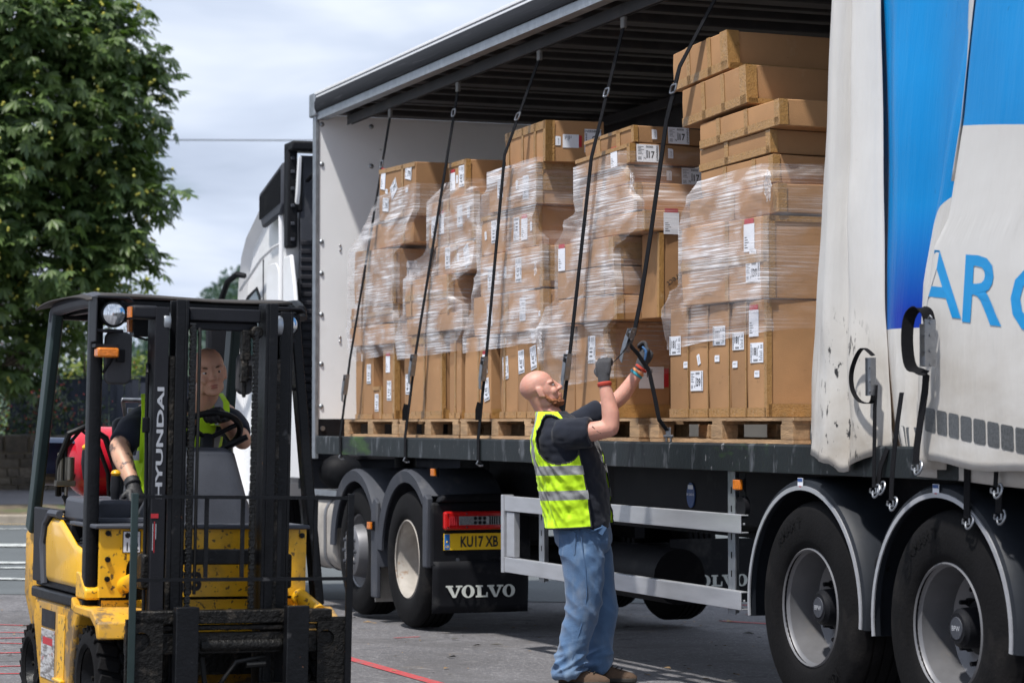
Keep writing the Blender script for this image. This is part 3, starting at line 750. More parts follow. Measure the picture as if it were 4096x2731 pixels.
lobes = [  # centre, half axes, relative density; the side towards the street is the fullest
    ((4.75, -.8, 8.7), (1.0, 1.2, .75), 1), ((5.25, -.6, 7.35), (1.1, 1.3, .75), 1), ((5.55, -.5, 6.15), (1.0, 1.2, .7), 1), ((5.6, -.6, 5.0), (.75, 1.1, .5), 1), ((5.55, -.8, 4.2), (.9, 1.1, .45), 1), ((4.75, -1.1, 3.55), (.95, 1.0, .42), 1), ((5.95, -.7, 4.7), (.7, .8, .45), 1), ((5.7, -.9, 3.75), (.7, .8, .35), .9), ((5.3, -.7, 5.6), (1.1, 1.0, .5), 1), ((5.75, -.5, 6.9), (.7, .9, .5), 1),
    ((3.7, -1.4, 8.6), (1.2, 1.3, .9), 1), ((4.2, -1.3, 7.5), (1.2, 1.3, .9), 1), ((4.4, -1.2, 6.3), (1.2, 1.3, .85), 1), ((4.4, -1.2, 5.2), (1.1, 1.2, .7), 1), ((4.1, -1.4, 4.3), (1.1, 1.1, .6), 1),
    ((3.1, -1.8, 7.6), (1.2, 1.3, 1.0), 1), ((3.2, -1.8, 6.2), (1.2, 1.3, .9), 1), ((3.2, -1.7, 4.9), (1.2, 1.2, .8), 1), ((3.3, -1.6, 3.7), (1.1, 1.0, .6), 1), ((3.6, -1.4, 2.85), (.8, .8, .45), .9), ((4.6, -.4, 2.75), (.55, .6, .35), .7), ((3.3, -1.2, 2.1), (.9, .7, .5), .8), ((4.1, -1.0, 2.2), (.7, .6, .4), .7), ((5.0, -.8, 3.0), (.5, .5, .3), .6),
    ((4.2, .5, 7.2), (1.5, 1.0, 1.6), .8), ((4.3, .5, 5.2), (1.4, 1.0, 1.2), .8), ((3.4, .3, 3.4), (1.2, .9, .8), .7),
    ((1.6, -2.0, 8.6), (1.9, 1.6, 1.4), .35), ((1.2, -2.0, 6.2), (1.8, 1.5, 1.2), .35), ((1.2, -1.8, 4.0), (1.6, 1.4, 1.0), .35), ((-1.2, -1.5, 7.6), (2.2, 1.8, 1.8), .25), ((-1.4, -1.4, 5.0), (2.0, 1.7, 1.3), .25),
    ((1.8, -.8, 11), (2.4, 1.8, 1.4), .3), ((4.0, -.6, 10.2), (1.5, 1.4, .9), .5), ((0, 1.6, 7.5), (3.0, 1.6, 2.6), .2), ((-2.8, 1.2, 6.5), (2.2, 1.8, 2.4), .2)]
crown = MB(); nuts = MB(); twigs = MB()
for ci, (c, r, dn) in enumerate(lobes):
    c = V(*c); vol = r[0] * r[1] * r[2]
    n = int((520 * (r[0] * r[1] + r[0] * r[2] + r[1] * r[2]) / 3 + 40) * dn)
    subs = []
    for k in range(14):
        q = rdir(tr); subs.append(c + V(q.x * r[0], q.y * r[1], q.z * r[2]) * tr.uniform(.55, 1.0))
    for sp in subs:
        if tr.random() < .5: twigs.tube([c, c.lerp(sp, .5) + V(0, 0, .12), sp], [.035, .022, .01], n=5)
    for k in range(n):
        sp = tr.choice(subs); q = rdir(tr); rr = tr.uniform(.15, .62) * min(r) ** .5
        p = sp + V(q.x * rr * 1.25, q.y * rr * 1.15, q.z * rr * .75)
        outd = (p - c); outd.z *= .3; outd = outd.normalized() if outd.length > .01 else V(1, 0, 0)
        d = (outd * .8 + rdir(tr) * .6 + V(0, 0, -.35)).normalized()
        palmate(crown, p, d, (Z_ + rdir(tr) * .35).normalized(), tr.uniform(.16, .28), tr)
    if c.y < 1:
        for k in range(int(n * .05)):
            sp = tr.choice(subs); q = rdir(tr)
            p = sp + V(q.x * .6, -abs(q.y) * .5 - .05, q.z * .4)
            for j in range(tr.choice((1, 2, 2, 3))):
                nuts.ell(p + V(tr.uniform(-.06, .06), 0, tr.uniform(-.05, .05)), tr.uniform(.020, .029), n=6)
o = obj('crown', crown, 'leaf_chestnut', ct, smooth=0)
o = obj('conkers', nuts, 'conker', ct, smooth=60); o['kind'] = 'stuff'
o = obj('twigs', twigs, 'bark', ct, smooth=60); o['kind'] = 'stuff'

def bush(name, label, cat, loc, lobes, leafsize, dens, mat, seed, stem=True, berries=None, group=None):
    rn = random.Random(seed); root = thing(name, label, cat, loc, group=group)
    b = MB(); be = MB(); st = MB()
    for c, r in lobes:
        c = V(*c); st.tube([(c.x * .25, c.y * .25, -.2), (c.x * .6, c.y * .6, c.z * .5), c], [.05, .035, .012], n=6)
        n = int(dens * (r[0] * r[1] + r[0] * r[2] + r[1] * r[2]))
        subs = [c + V(*(a * b_ for a, b_ in zip(rdir(rn), r))) * rn.uniform(.5, 1) for _ in range(12)]
        for k in range(n):
            sp = rn.choice(subs); q = rdir(rn); rr = rn.uniform(.08, .45) * max(r) ** .6
            p = sp + q * rr
            simple_leaf(b, p, (q + rdir(rn) * .8 + V(0, 0, -.2)), (Z_ + rdir(rn) * .6 - Y_ * .3), leafsize * rn.uniform(.7, 1.3))
        if berries:
            for k in range(int(n * berries)):
                sp = rn.choice(subs); q = rdir(rn); p = sp + V(q.x, -abs(q.y), q.z) * .4
                be.ell(p, rn.uniform(.012, .02), n=5)
    obj('stems', st, 'bark', root, smooth=60)
    obj('foliage', b, mat, root, smooth=0)
    if berries: o = obj('berries', be, 'berry', root, smooth=60); o['kind'] = 'stuff'
    return root
bush('berry_shrub', 'dark shrub with red berries spilling over the stone wall', 'shrub', (-8.7, 42.1, .4),
     [((-.9, -.3, 1.1), (.8, .5, .7)), ((0, -.5, 1.0), (.7, .5, .6)), ((.5, -.2, 1.5), (.6, .5, .5)), ((-.4, -.2, 2.0), (.9, .6, .6)), ((.9, -.6, .85), (.4, .4, .3)), ((1.5, -.7, 1.25), (.55, .25, .16)), ((-1.6, 0, 1.8), (.8, .6, .9))], .075, 700, 'leaf_dark', 5, berries=.10)
bush('bushy_tree', 'sunlit yellow green leafy tree behind the dark board fence', 'tree', (-7.5, 48.0, -.75),
     [((-1.3, 0, 2.3), (.9, .7, .7)), ((-.3, 0, 2.7), (.9, .7, .8)), ((.7, 0, 2.4), (.8, .7, .7)), ((-.9, 0, 3.1), (.7, .6, .5)), ((.4, .1, 3.2), (.6, .6, .4)), ((1.3, .1, 2.0), (.6, .5, .6)), ((-2.1, .2, 2.2), (.7, .6, .7))], .11, 520, 'leaf_bright', 9, berries=.012)
bush('rowan_tree', 'small pale rowan tree drooping below the chestnut crown', 'tree', (-7.75, 45.0, .1),
     [((-.3, 0, 3.9), (.6, .5, .4)), ((.3, 0, 4.2), (.55, .5, .45)), ((.75, 0, 3.7), (.35, .4, .4)), ((.0, .2, 3.4), (.6, .5, .4)), ((-1.0, .2, 3.5), (.6, .4, .4))], .09, 520, 'leaf_bright', 21)
bush('hedge_shrub', 'dense dark green shrub below the chestnut crown at the picture edge', 'shrub', (-10.0, 44.5, .3),
     [((-.6, 0, 2.2), (1.0, .6, .8)), ((.4, 0, 1.6), (.9, .6, .8)), ((1.3, .1, 2.5), (.9, .6, .7)), ((1.6, .1, 1.4), (.8, .6, .6)), ((0, .2, 3.1), (1.2, .6, .5))], .11, 420, 'leaf_dark', 31)
# far hillside of trees, seen over the forklift roof
hr = random.Random(5)
hb = MB()
hillf = lambda X: .45 + .42 * math.exp(-((X + 36) / 12) ** 2) + .12 * math.sin(X * .021)
hb.grid(lambda u, v: V(-160 + 260 * u, 300 + 140 * v, -1 + 30 * math.sin(PI * min(1, v * .9)) * (hillf(-160 + 260 * u) + 0.06 * noise.noise(V(u * 9, v * 3, 0)))), 60, 16)
o = obj('hill', hb, 'hill_green', smooth=60); o['kind'] = 'structure'
hl = MB()
for k in range(230):
    u = hr.random(); X = -62 + 45 * u; Y = hr.uniform(322, 400)
    base = -1 + 30 * math.sin(PI * min(1, (Y - 300) / 140 * .9)) * hillf(X)
    rr = hr.uniform(1.6, 3.4); c = V(X, Y, base + rr * .5)
    for j in range(70):
        q = rdir(hr); p = c + V(q.x * rr, q.y * rr, q.z * rr * 1.1)
        simple_leaf(hl, p, q + rdir(hr) * .7, rdir(hr), hr.uniform(.7, 1.3))
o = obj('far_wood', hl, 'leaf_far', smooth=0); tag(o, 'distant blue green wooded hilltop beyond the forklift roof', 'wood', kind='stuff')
# overhead wire
wv = MB(); wv.tube([(-12, 60, 8.53), (-4, 60, 8.50), (4, 60, 8.52)], .014, n=6)
tag(obj('overhead_wire', wv, 'wire'), 'thin overhead wire crossing the cloudy sky beside the lorry', 'wire')

# ------------------------------------------------------------------ the curtain-sided trailer
TL = 12.4
trl = thing('curtainsider_trailer', 'open curtain sided lorry trailer with dark bed and white front bulkhead', 'trailer', T_ORG, (0, 0, T_ROT))
def tp(name, mb, mat, **k): return obj(name, mb, mat, trl, **k)
b = MB(); b.box(0.0, TL, 0.062, 2.44, 1.30, 1.352); tp('deck', b, 'chassis', smooth=0)
# edge boards of the deck, each a plank running along the bed
for k in range(4):
    b = MB(); b.box(0.02, TL, 0.066 + k * .19, 0.066 + k * .19 + .186, 1.352, 1.36); tp('deck_plank', b, 'wood', smooth=0)
b = MB(); b.prism([(0, 1.222), (0.0, 1.362), (0.012, 1.372), (0.060, 1.372), (0.060, 1.34), (0.03, 1.34), (0.03, 1.24), (0.06, 1.24), (0.06, 1.222)], (0.06, 0, 0), (0, 1, 0), (0, 0, 1), (TL - .1, 0, 0))
tp('side_rave', b, 'rave', smooth=0, bevel=0.003)
b = MB()
for y in (0.78, 1.62):
    b.box(2.2, TL, y - .07, y + .07, .80, .83); b.box(2.2, TL, y - .01, y + .01, .83, 1.2); b.box(2.2, TL, y - .07, y + .07, 1.2, 1.25)
tp('chassis_beam', b, 'chassis', smooth=0)
b = MB()
x = 0.5
while x < TL: b.box(x - .03, x + .03, 0.04, 2.44, 1.22, 1.298); x += .55
tp('crossmember', b, 'chassis', smooth=0)
# front bulkhead
b = MB(); b.box(-0.06, 0.0, 0.035, 2.46, 1.515, 4.10); tp('bulkhead_panel', b, 'bulkhead_white', smooth=0)
b = MB(); b.box(-0.06, 0.004, 0.035, 2.46, 1.356, 1.512); tp('kick_strip', b, 'chassis', smooth=0)
b = MB(); b.box(-0.075, 0.012, 0.0, 0.033, 1.18, 4.09); tp('corner_post', b, 'galvanised', smooth=0, bevel=0.004)
b = MB(); b.box(-0.13, 0.03, -0.02, 0.17, 4.085, 4.285); tp('corner_cap', b, 'galvanised', smooth=0, bevel=0.012)
sb = MB(); sb.lathe([(0, .012), (.010, .011), (.019, .004), (.022, 0)], axis='X', n=12); sme = sb.mesh('screw')
for y, z in ((.06, 4.02), (.50, 4.02), (.06, 3.68), (.50, 3.68), (.06, 3.02), (.50, 3.02), (.06, 2.4), (.06, 1.98), (.06, 1.62), (.06, 2.75)):
    tp('screw', sme, 'galvanised', loc=(0.001, y, z))
rm = MB(); rm.lathe([(0, .008), (.008, .007), (.013, 0)], axis='X', n=10); rme = rm.mesh('rivet')
for z in (2.95, 2.99, 2.17, 2.21): tp('rivet', rme, 'chrome', loc=(0.001, .225, z))
b = MB(); b.cyl((0.004, .07, 1.435), (0.02, .07, 1.435), .02); tp('bolt', b, 'zinc')
# roof: light top rail, black weather flap, galvanised runner, strap rail, bows
b = MB(); b.box(-.02, TL, 0.0, .05, 4.240, 4.262); b.box(-.02, TL, -.006, .10, 4.266, 4.288); tp('top_rail', b, 'truck_white', smooth=0, bevel=.004)
b = MB(); b.prism([(-.004, 4.122), (-.016, 4.15), (-.016, 4.20), (-.004, 4.238), (.02, 4.238), (.02, 4.122)], (-.0, 0, 0), Y_, Z_, (TL, 0, 0)); tp('weather_flap', b, 'rubber_flap', smooth=30)
b = MB(); b.box(0.02, TL, .012, .022, 4.055, 4.12); b.box(.02, TL, .022, .085, 4.055, 4.064); b.box(.02, TL, .085, .095, 4.055, 4.13)
tp('curtain_runner', b, 'galvanised', smooth=0)
def strap_rail(y):
    b = MB(); b.box(.35, TL, y - .022, y - .016, 3.985, 4.05); b.box(.35, TL, y + .016, y + .022, 3.985, 4.05); b.box(.35, TL, y - .022, y + .022, 4.05, 4.058)
    b.cyl((.35, y - .019, 3.985), (TL, y - .019, 3.985), .006, n=6); return b
tp('strap_rail', strap_rail(.20), 'roof_dark', smooth=0)
tp('strap_rail', strap_rail(2.24), 'roof_dark', smooth=0)
b = MB(); b.box(-.02, TL, .10, 2.46, 4.205, 4.235); tp('roof_sheet', b, 'roof_sheet', smooth=0)
x = .35; k = 0
while x < TL:
    w = .05 if k % 3 else .09
    b = MB(); b.box(x - w, x + w, .10, 2.42, 4.085 if k % 3 else 4.065, 4.20)
    if k % 3 == 0:
        pass
    tp('roof_bow', b, 'roof_dark', smooth=0, bevel=.01); x += .34; k += 1
b = MB(); b.box(0, TL, 2.42, 2.46, 3.72, 4.2); tp('far_cant_rail', b, 'roof_dark', smooth=0)
# far side curtain with its upright posts
b = MB(); b.grid(lambda u, v: V(u * TL, 2.475 + .015 * math.sin(u * 190), 1.25 + v * 2.6), 240, 2); tp('far_curtain', b, 'curtain_back', smooth=60)
for x in (1.2, 2.6, 3.9, 4.6, 5.3, 6.0, 6.7, 7.4, 8.6, 10): b = MB(); b.box(x - .025, x + .025, 2.44, 2.455, 1.36, 3.75); tp('curtain_pole', b, 'roof_dark', smooth=0)
# side guard
def gp_(name, mb, mat='aluminium', **k): return obj(name, mb, mat, guard, bevel=.003, **k)
guard = MB(); guard.box(4.53, 4.575, -.006, .07, .480, 1.0)
guard = obj('side_guard', guard, 'aluminium', trl, smooth=0, bevel=.003)
for z0, z1 in ((.486, .584), (.893, .992)):
    b = MB(); b.box(4.58, 8.15, 0, .008, z0, z1); b.box(4.58, 8.15, .008, .05, z0, z0 + .008); b.box(4.58, 8.15, .008, .05, z1 - .008, z1); b.box(4.58, 8.15, .02, .03, (z0 + z1) / 2 - .006, (z0 + z1) / 2 + .006); gp_('guard_rail', b, smooth=0)
b = MB(); b.box(4.60, 4.74, .008, .05, .59, .885); gp_('guard_stile', b, smooth=0)
for x in (5.12, 7.93):
    b = MB(); b.box(x - .045, x - .04, .055, .12, .45, 1.22); b.box(x - .045, x + .045, .055, .062, .45, 1.22)
    for z in (.55, .65, .75, .85, 1.0, 1.1): b.box(x - .006, x + .006, .0535, .0545, z, z + .035, 1)
    obj('guard_post', b, ['galvanised', 'chassis'], guard, smooth=0)
b = MB(); b.box(5.6, 8.2, .36, .39, .90, 1.215); tp('chassis_panel', b, 'dark_plastic', smooth=0, bevel=.01)
b = MB(); b.cyl((6.77, .352, 1.055), (6.77, .3585, 1.055), .055, n=28); b.v = [(6.77 + (p[0] - 6.77), p[1], 1.055 + (p[2] - 1.055) * 1.35) for p in b.v]
b.text('EN 12642 XL', (6.77, .3508, 1.06), X_, Z_, .014, 1, .01); b.box(6.735, 6.805, .351, .3515, 1.09, 1.115, 1)
tp('round_sticker', b, ['sticker_blue', 'paper'], smooth=0)
b = MB(); b.cyl((4.9, .45, .55), (6.4, .45, .55), .17, n=24); tp('air_tank', b, 'chassis')
def marker(x, y, z, par):
    r = obj('side_marker_lamp', MB().box(x - .05, x + .05, y, y + .015, z - .035, z + .035), 'chassis', par, smooth=0)
    obj('lens', MB().box(x - .043, x + .043, y - .022, y - .001, z - .028, z + .028), 'lens_amber', r, smooth=0, bevel=.006)
    return r
marker(8.06, .04, 1.15, trl)
b = MB(); b.box(8.02, 8.10, .056, .06, .98, 1.21); b.cyl((8.06, .045, 1.03), (8.06, .075, 1.03), .06, n=18); tp('lamp_bracket', b, 'chassis', smooth=30)
# wheels
def lugs(b, r0, r1, y0, y1, n, w, mi=0):
    for i in range(n):
        t = 2 * PI * i / n; m = Matrix.Rotation(-t, 4, 'Y'); b.box(-w / 2, w / 2, y0, y1, r0, r1, mi, m)
def arc_text(b, txt, rad, a_mid, h, y, mi=0, bold=.02):
    b.text(txt, (0, 0, 0), X_, Z_, h, mi, bold, fn=lambda u, v: V(math.cos(a_mid - u / rad) * (rad + v), y, math.sin(a_mid - u / rad) * (rad + v)))
def tyre_mesh(r, ri, w, name, txt=None):
    """tyre on the Y axis, outer face towards -Y"""
    b = MB(); h = w / 2
    prof = [(ri, -h + .035), (ri + .012, -h + .012), (ri + .05, -h - .004), (r - .13, -h - .008), (r - .10, -h - .004), (r - .05, -h + .006), (r - .022, -h + .018), (r - .004, -h + .045),
            (r, -h + .06)]
    for k in range(4):
        y = -h + .06 + (w - .12) * (k + .5) / 4; prof += [(r, y - .008), (r - .012, y - .006), (r - .012, y + .006), (r, y + .008)]
    prof += [(r, h - .06), (r - .02, h - .02), (r - .1, h), (ri + .03, h - .01), (ri, h - .03)]
    b.lathe(prof, n=72)
    if txt:
        arc_text(b, txt, (r + ri) / 2 + .02, R(115), .055, -h - .011)
        arc_text(b, txt, (r + ri) / 2 + .02, R(-60), .055, -h - .011)
    return b.mesh(name)
def trailer_wheel(x, z, par, word):
    w = obj('wheel', MB().lathe([(.285, -.165), (.292, -.172), (.300, -.165), (.296, -.150), (.278, -.135), (.272, -.06), (.262, .02), (.225, .05), (.215, .058), (.15, .06), (.13, .05), (.13, .08), (.29, .12)], n=64), 'rim_silver', par, loc=(x, .185, z), smooth=40)
    obj('tyre', tyre_mesh(.535, .292, .36, 'tyre', 'KMAX T'), 'tyre', w, smooth=40)
    hb = MB(); hb.lathe([(.14, .055), (.125, .0), (.095, -.005), (.092, -.075), (.088, -.10), (.072, -.112), (.07, -.118), (0.0, -.118)], n=32); obj('hub', hb, 'dark_plastic', w, smooth=40)
    cp = MB(); cp.lathe([(.052, -.1185), (.050, -.122), (0, -.1225)], n=24, mi=0)
    cp.text(word, (0, -.1232, 0), X_, Z_, .024, 1, .02); obj('hub_cap', cp, ['grey_plastic', 'mast_print'], w, smooth=30)
    for i in range(10):
        t = 2 * PI * i / 10; p = V(math.cos(t) * .178, 0, math.sin(t) * .178)
        nb = MB(); nb.cyl(p + Y_ * .06, p + Y_ * .025, .019, n=6); nb.cyl(p + Y_ * .025, p - Y_ * .012, .011, n=8); obj('wheel_nut', nb, 'dark_plastic', w, smooth=30)
    return w
for x in (8.90, 10.22):
    trailer_wheel(x, .553, trl, 'BPW')
    b = MB()
    n = 40; a0, a1 = R(-6), R(188)
    f = lambda rad, y: [V(x - .03 + math.cos(a0 + (a1 - a0) * i / n) * rad, y, .553 + math.sin(a0 + (a1 - a0) * i / n) * rad + (.0)) for i in range(n + 1)]
    prof = [(.598, .02), (.598, -.002), (.605, -.008), (.635, .0), (.652, .03), (.655, .10), (.655, .42), (.645, .42), (.645, .10), (.63, .035), (.60, .03)]
    rings = [[f(r_, y_)[i] for r_, y_ in prof] for i in range(n + 1)]
    b.loft(rings, True, closed=True)
    mg = tp('mudguard', b, 'guard_navy', smooth=40)
    b = MB(); rings = [[f(r_, y_)[i] for r_, y_ in [(.590, -.006), (.590, -.013), (.612, -.013), (.612, -.006)]] for i in range(n + 1)]
    b.loft(rings, True); obj('bright_edge', b, 'aluminium', mg, smooth=40)
    b = MB(); b.box(x - .07, x - .015, -.012, -.010, .553 + .602, .553 + .650); b.box(x - .067, x - .018, -.0135, -.0122, .553 + .632, .553 + .648, 1); b.box(x - .05, x - .03, -.0135, -.0122, .553 + .605, .553 + .610, 2)
    obj('notice_sticker', b, ['paper', 'sticker_blue', 'red_print'], mg, smooth=0)
b = MB(); b.box(8.3, 11.0, .30, .34, .62, 1.215); tp('mudguard_backing', b, 'chassis', smooth=0)
b = MB(); b.cyl((9.56, .06, .80), (9.56, .20, .80), .02, n=10); b.cyl((9.56, .04, .80), (9.56, .075, .80), .042, n=16); tp('mudguard_stay', b, 'dark_plastic')
b = MB(); b.cyl((8.9, .2, .553), (8.9, 2.3, .553), .075); tp('axle', b, 'chassis')
b = MB(); b.cyl((10.22, .2, .553), (10.22, 2.3, .553), .075); tp('axle', b, 'chassis')
for x in (8.9, 10.22):
    w = trailer_wheel(x, .553, trl, ''); w.location.y = 2.30; w.rotation_euler = (0, 0, PI)

# ------------------------------------------------------------------ drawn-back side curtain
def curtain_mat(name, kind):
    m = bpy.data.materials.new(name); m.use_nodes = True; nt = m.node_tree; bs = nt.nodes['Principled BSDF']
    uv = nd(nt, 'ShaderNodeUVMap'); sp = nd(nt, 'ShaderNodeSeparateXYZ'); nt.links.new(uv.outputs[0], sp.inputs[0])
    tcn = nd(nt, 'ShaderNodeTexCoord')
    def noi(sc, det=5, st=(1, 1, 1)):
        mp = nd(nt, 'ShaderNodeMapping'); mp.inputs['Scale'].default_value = st; nt.links.new(tcn.outputs['UV'], mp.inputs['Vector'])
        n = nd(nt, 'ShaderNodeTexNoise', Scale=sc, Detail=det, Roughness=.62); nt.links.new(mp.outputs[0], n.inputs['Vector']); return n.outputs['Fac']
    def ramp(v, a, c):
        r = nd(nt, 'ShaderNodeMapRange'); r.inputs['From Min'].default_value = a; r.inputs['From Max'].default_value = c; nt.links.new(v, r.inputs['Value']); return r.outputs[0]
    def mixc(fac, A, B):
        mx = nd(nt, 'ShaderNodeMix', data_type='RGBA')
        if hasattr(fac, 'links'): nt.links.new(fac, mx.inputs['Factor'])
        else: mx.inputs['Factor'].default_value = fac
        for s_, c_ in (('A', A), ('B', B)):
            if isinstance(c_, tuple): mx.inputs[s_].default_value = (*c_, 1)
            else: nt.links.new(c_, mx.inputs[s_])
        return mx.outputs['Result']
    def mth(op, a, c_):
        q = nd(nt, 'ShaderNodeMath', operation=op)
        for i_, v_ in enumerate((a, c_)):
            if isinstance(v_, (int, float)): q.inputs[i_].default_value = v_
            else: nt.links.new(v_, q.inputs[i_])
        return q.outputs[0]
    white = mixc(ramp(noi(1.3), .35, .75), (.56, .545, .525), (.64, .63, .615))
    # road grime, thicker towards the hem of the cloth
    low = ramp(sp.outputs['Y'], 2.2, 1.35)
    g1 = mth('MULTIPLY', ramp(noi(1.7, 6), .34, .70), mth('ADD', mth('MULTIPLY', low, .95), .08))
    white = mixc(g1, white, (.33, .285, .23))
    g2 = mth('MULTIPLY', ramp(noi(24, 4, (.5, 1.6, 1)), .66, .72), .35)
    white = mixc(g2, white, (.5, .48, .45))
    blue = mixc(ramp(noi(.9, 3), .35, .7), (.0, .205, .53), (.0, .25, .62))
    blue = mixc(mth('MULTIPLY', ramp(noi(30, 3, (1, .5, 1)), .70, .73), .5), blue, (.0, .09, .28))
    if kind == 'A':
        sc_ = mth('MULTIPLY', ramp(noi(20, 6, (1.6, .5, 1)), .585, .63), mth('MULTIPLY', ramp(sp.outputs['Y'], 2.1, 1.85), mth('MULTIPLY', ramp(sp.outputs['X'], .38, .55), ramp(sp.outputs['X'], .92, .75))))
        c = mixc(sc_, white, (.03, .03, .032))
    elif kind == 'B':
        navy = mixc(mth('MULTIPLY', ramp(sp.outputs['Y'], 2.5, 2.0), ramp(sp.outputs['X'], .10, .45)), blue, (.0, .028, .32))
        c = mixc(mth('GREATER_THAN', sp.outputs['Y'], 1.925), white, navy)
    elif kind == 'C':
        edge = mth('SUBTRACT', 2.79, mth('MULTIPLY', mth('POWER', sp.outputs['X'], 1.2), .22))
        c = mixc(mth('MULTIPLY', mth('GREATER_THAN', sp.outputs['Y'], edge), mth('GREATER_THAN', sp.outputs['X'], .035)), white, blue)
    elif kind == 'D':
        edge = mth('ADD', 2.30, mth('MULTIPLY', mth('POWER', sp.outputs['X'], .5), .22))
        c = mixc(mth('MULTIPLY', mth('GREATER_THAN', sp.outputs['Y'], edge), mth('SUBTRACT', 1.0, mth('MULTIPLY', mth('LESS_THAN', sp.outputs['X'], .12), mth('GREATER_THAN', sp.outputs['Y'], 2.72)))), white, blue)
    else: c = white
    nt.links.new(c, bs.inputs['Base Color']); bs.inputs['Roughness'].default_value = .42; bs.inputs['Specular IOR Level'].default_value = .3
    tr_ = nd(nt, 'ShaderNodeBump', Strength=.30, Distance=.02); nt.links.new(noi(11, 4, (2.2, .16, 1)), tr_.inputs['Height']); nt.links.new(tr_.outputs[0], bs.inputs['Normal'])
    MATS[name] = m
for k in 'ABCDW': curtain_mat('curtain_' + k, k)
cur = thing('side_curtain', 'bunched blue and white lorry side curtain with blue lettering, drawn to the rear', 'curtain', T_ORG, (0, 0, T_ROT))
def lerp_tab(tab, z):
    for (z0, a), (z1, c) in zip(tab[:-1], tab[1:]):
        if z <= z1: return a + (c - a) * min(1, max(0, (z - z0) / (z1 - z0)))
    return tab[-1][1]
def cloth(name, fn, nu, nv, z0f, z1, mat, thick=.0025):
    b = MB(); uvs = []
    P = lambda u, v: fn(u, z0f(u) + (z1 - z0f(u)) * v)
    b.grid(P, nu, nv)
    me = b.mesh(name); uvl = me.uv_layers.new(name='UVMap')
    crd = [(i / nu, z0f(i / nu) + (z1 - z0f(i / nu)) * j / nv) for j in range(nv + 1) for i in range(nu + 1)]
    for lp in me.loops: uvl.data[lp.index].uv = crd[lp.vertex_index]
    o = obj(name, me, mat, cur, smooth=60)
    md = o.modifiers.new('t', 'SOLIDIFY'); md.thickness = thick; md.offset = 0
    return o
nz = lambda x, y, s=0: noise.noise(V(x, y, s))
def fnA(u, z):
    xl = lerp_tab([(1.25, 8.885), (1.42, 8.90), (2.07, 8.99), (2.93, 9.14), (4.1, 9.30)], z); xr = lerp_tab([(1.3, 9.69), (2.0, 9.62), (4.1, 9.585)], z)
    x = xl + (xr - xl) * (u ** 1.15)
    y = .07 - .15 * math.sin(PI * min(1, u * 1.02)) ** .75 + .075 * math.exp(-((u - .64) / .07) ** 2) - .02 * u
    y += .012 * nz(u * 4, z * 2.2, 1) * (1 if z < 2.8 else .5) + .035 * nz(u * 7, z * 3, 4) * max(0, min(1, (2.2 - z))) + .012 * nz(u * 16, z * 5, 9) * max(0, min(1, (1.9 - z)))
    if u < .08: y += (.08 - u) * .35
    return V(x, y, z)
cloth('leading_fold', fnA, 44, 70, lambda u: (1.40 if u < .30 else lerp_tab([(.30, 1.33), (.55, 1.28), (.60, 1.235), (1.0, 1.36)], u)) + .006 * nz(u * 22, 3), 4.10, 'curtain_A')
def fnB(u, z):
    xr = lerp_tab([(1.25, 10.05), (1.9, 10.12), (2.5, 10.25), (3.4, 10.50), (4.1, 10.6)], z); xl = lerp_tab([(1.2, 9.68), (1.5, 9.50), (1.95, 9.42), (4.1, 9.38)], z)
    y = .10 - .03 * u + .045 * math.sin(u * 2.6 + .4) - .07 * math.sin(PI * u) + .018 * nz(u * 3, z * 1.4, 8) + .014 * (.5 - abs(nz(u * 8 + z * .6, z * .6, 5))) + .05 * math.sin(u * 9 + z * .6) * (.3 + .7 * u)
    return V(xl + (xr - xl) * u, y, z)
cloth('middle_fold', fnB, 44, 60, lambda u: 1.275 - .03 * u, 4.10, 'curtain_B')
def fnD(u, z):     # narrow inner pleat between the big folds
    xl = lerp_tab([(1.25, 10.02), (2.13, 10.10), (2.5, 10.24), (3.32, 10.52), (4.1, 10.6)], z)
    return V(xl + .26 * u, -.02 - .055 * math.sin(PI * u) + .01 * nz(u * 3, z * 2, 3), z)
cloth('inner_pleat', fnD, 20, 50, lambda u: 1.27, 4.10, 'curtain_D')
def fnC(u, z):
    xl = lerp_tab([(1.2, 10.17), (1.55, 10.14), (2.0, 10.20), (2.26, 10.27), (2.39, 10.42), (2.81, 10.61), (3.32, 10.73), (4.1, 10.95)], z) - lerp_tab([(1.2, .03), (2.2, .05), (2.8, .12), (4.1, .13)], z)
    x = xl + (12.3 - xl) * u
    y = -.105 - .02 * math.sin(u * 5) + .03 * u + .014 * nz(u * 4, z * 1.8, 6) + .005 * (.5 - abs(nz(u * 17 - z * 1.2, z * .7, 12)))
    if u < .07: y += ((.07 - u) / .07) ** 2 * .12
    return V(x, y, z)
cloth('lettered_fold', fnC, 70, 70, lambda u: 1.31 - .10 * u + .01 * math.sin(u * 18), 4.10, 'curtain_C')
def fnF(u, z):     # white reverse of the turned-back edge
    w = .115 * max(0, min(1, (z - 2.55) / .8)); return V(fnC(.03, z).x - w * (1 - u) + .01, -.085 - .012 * u + .03 * (1 - u), z)
cloth('turned_edge', fnF, 6, 30, lambda u: 2.55, 4.10, 'curtain_W')
def fnE(u, z): return V(10.02 + 1.7 * u, -.015 + .02 * math.sin(u * 11), z)
cloth('inner_hem', fnE, 30, 8, lambda u: 1.235 - .06 * u, 1.6, 'curtain_W')
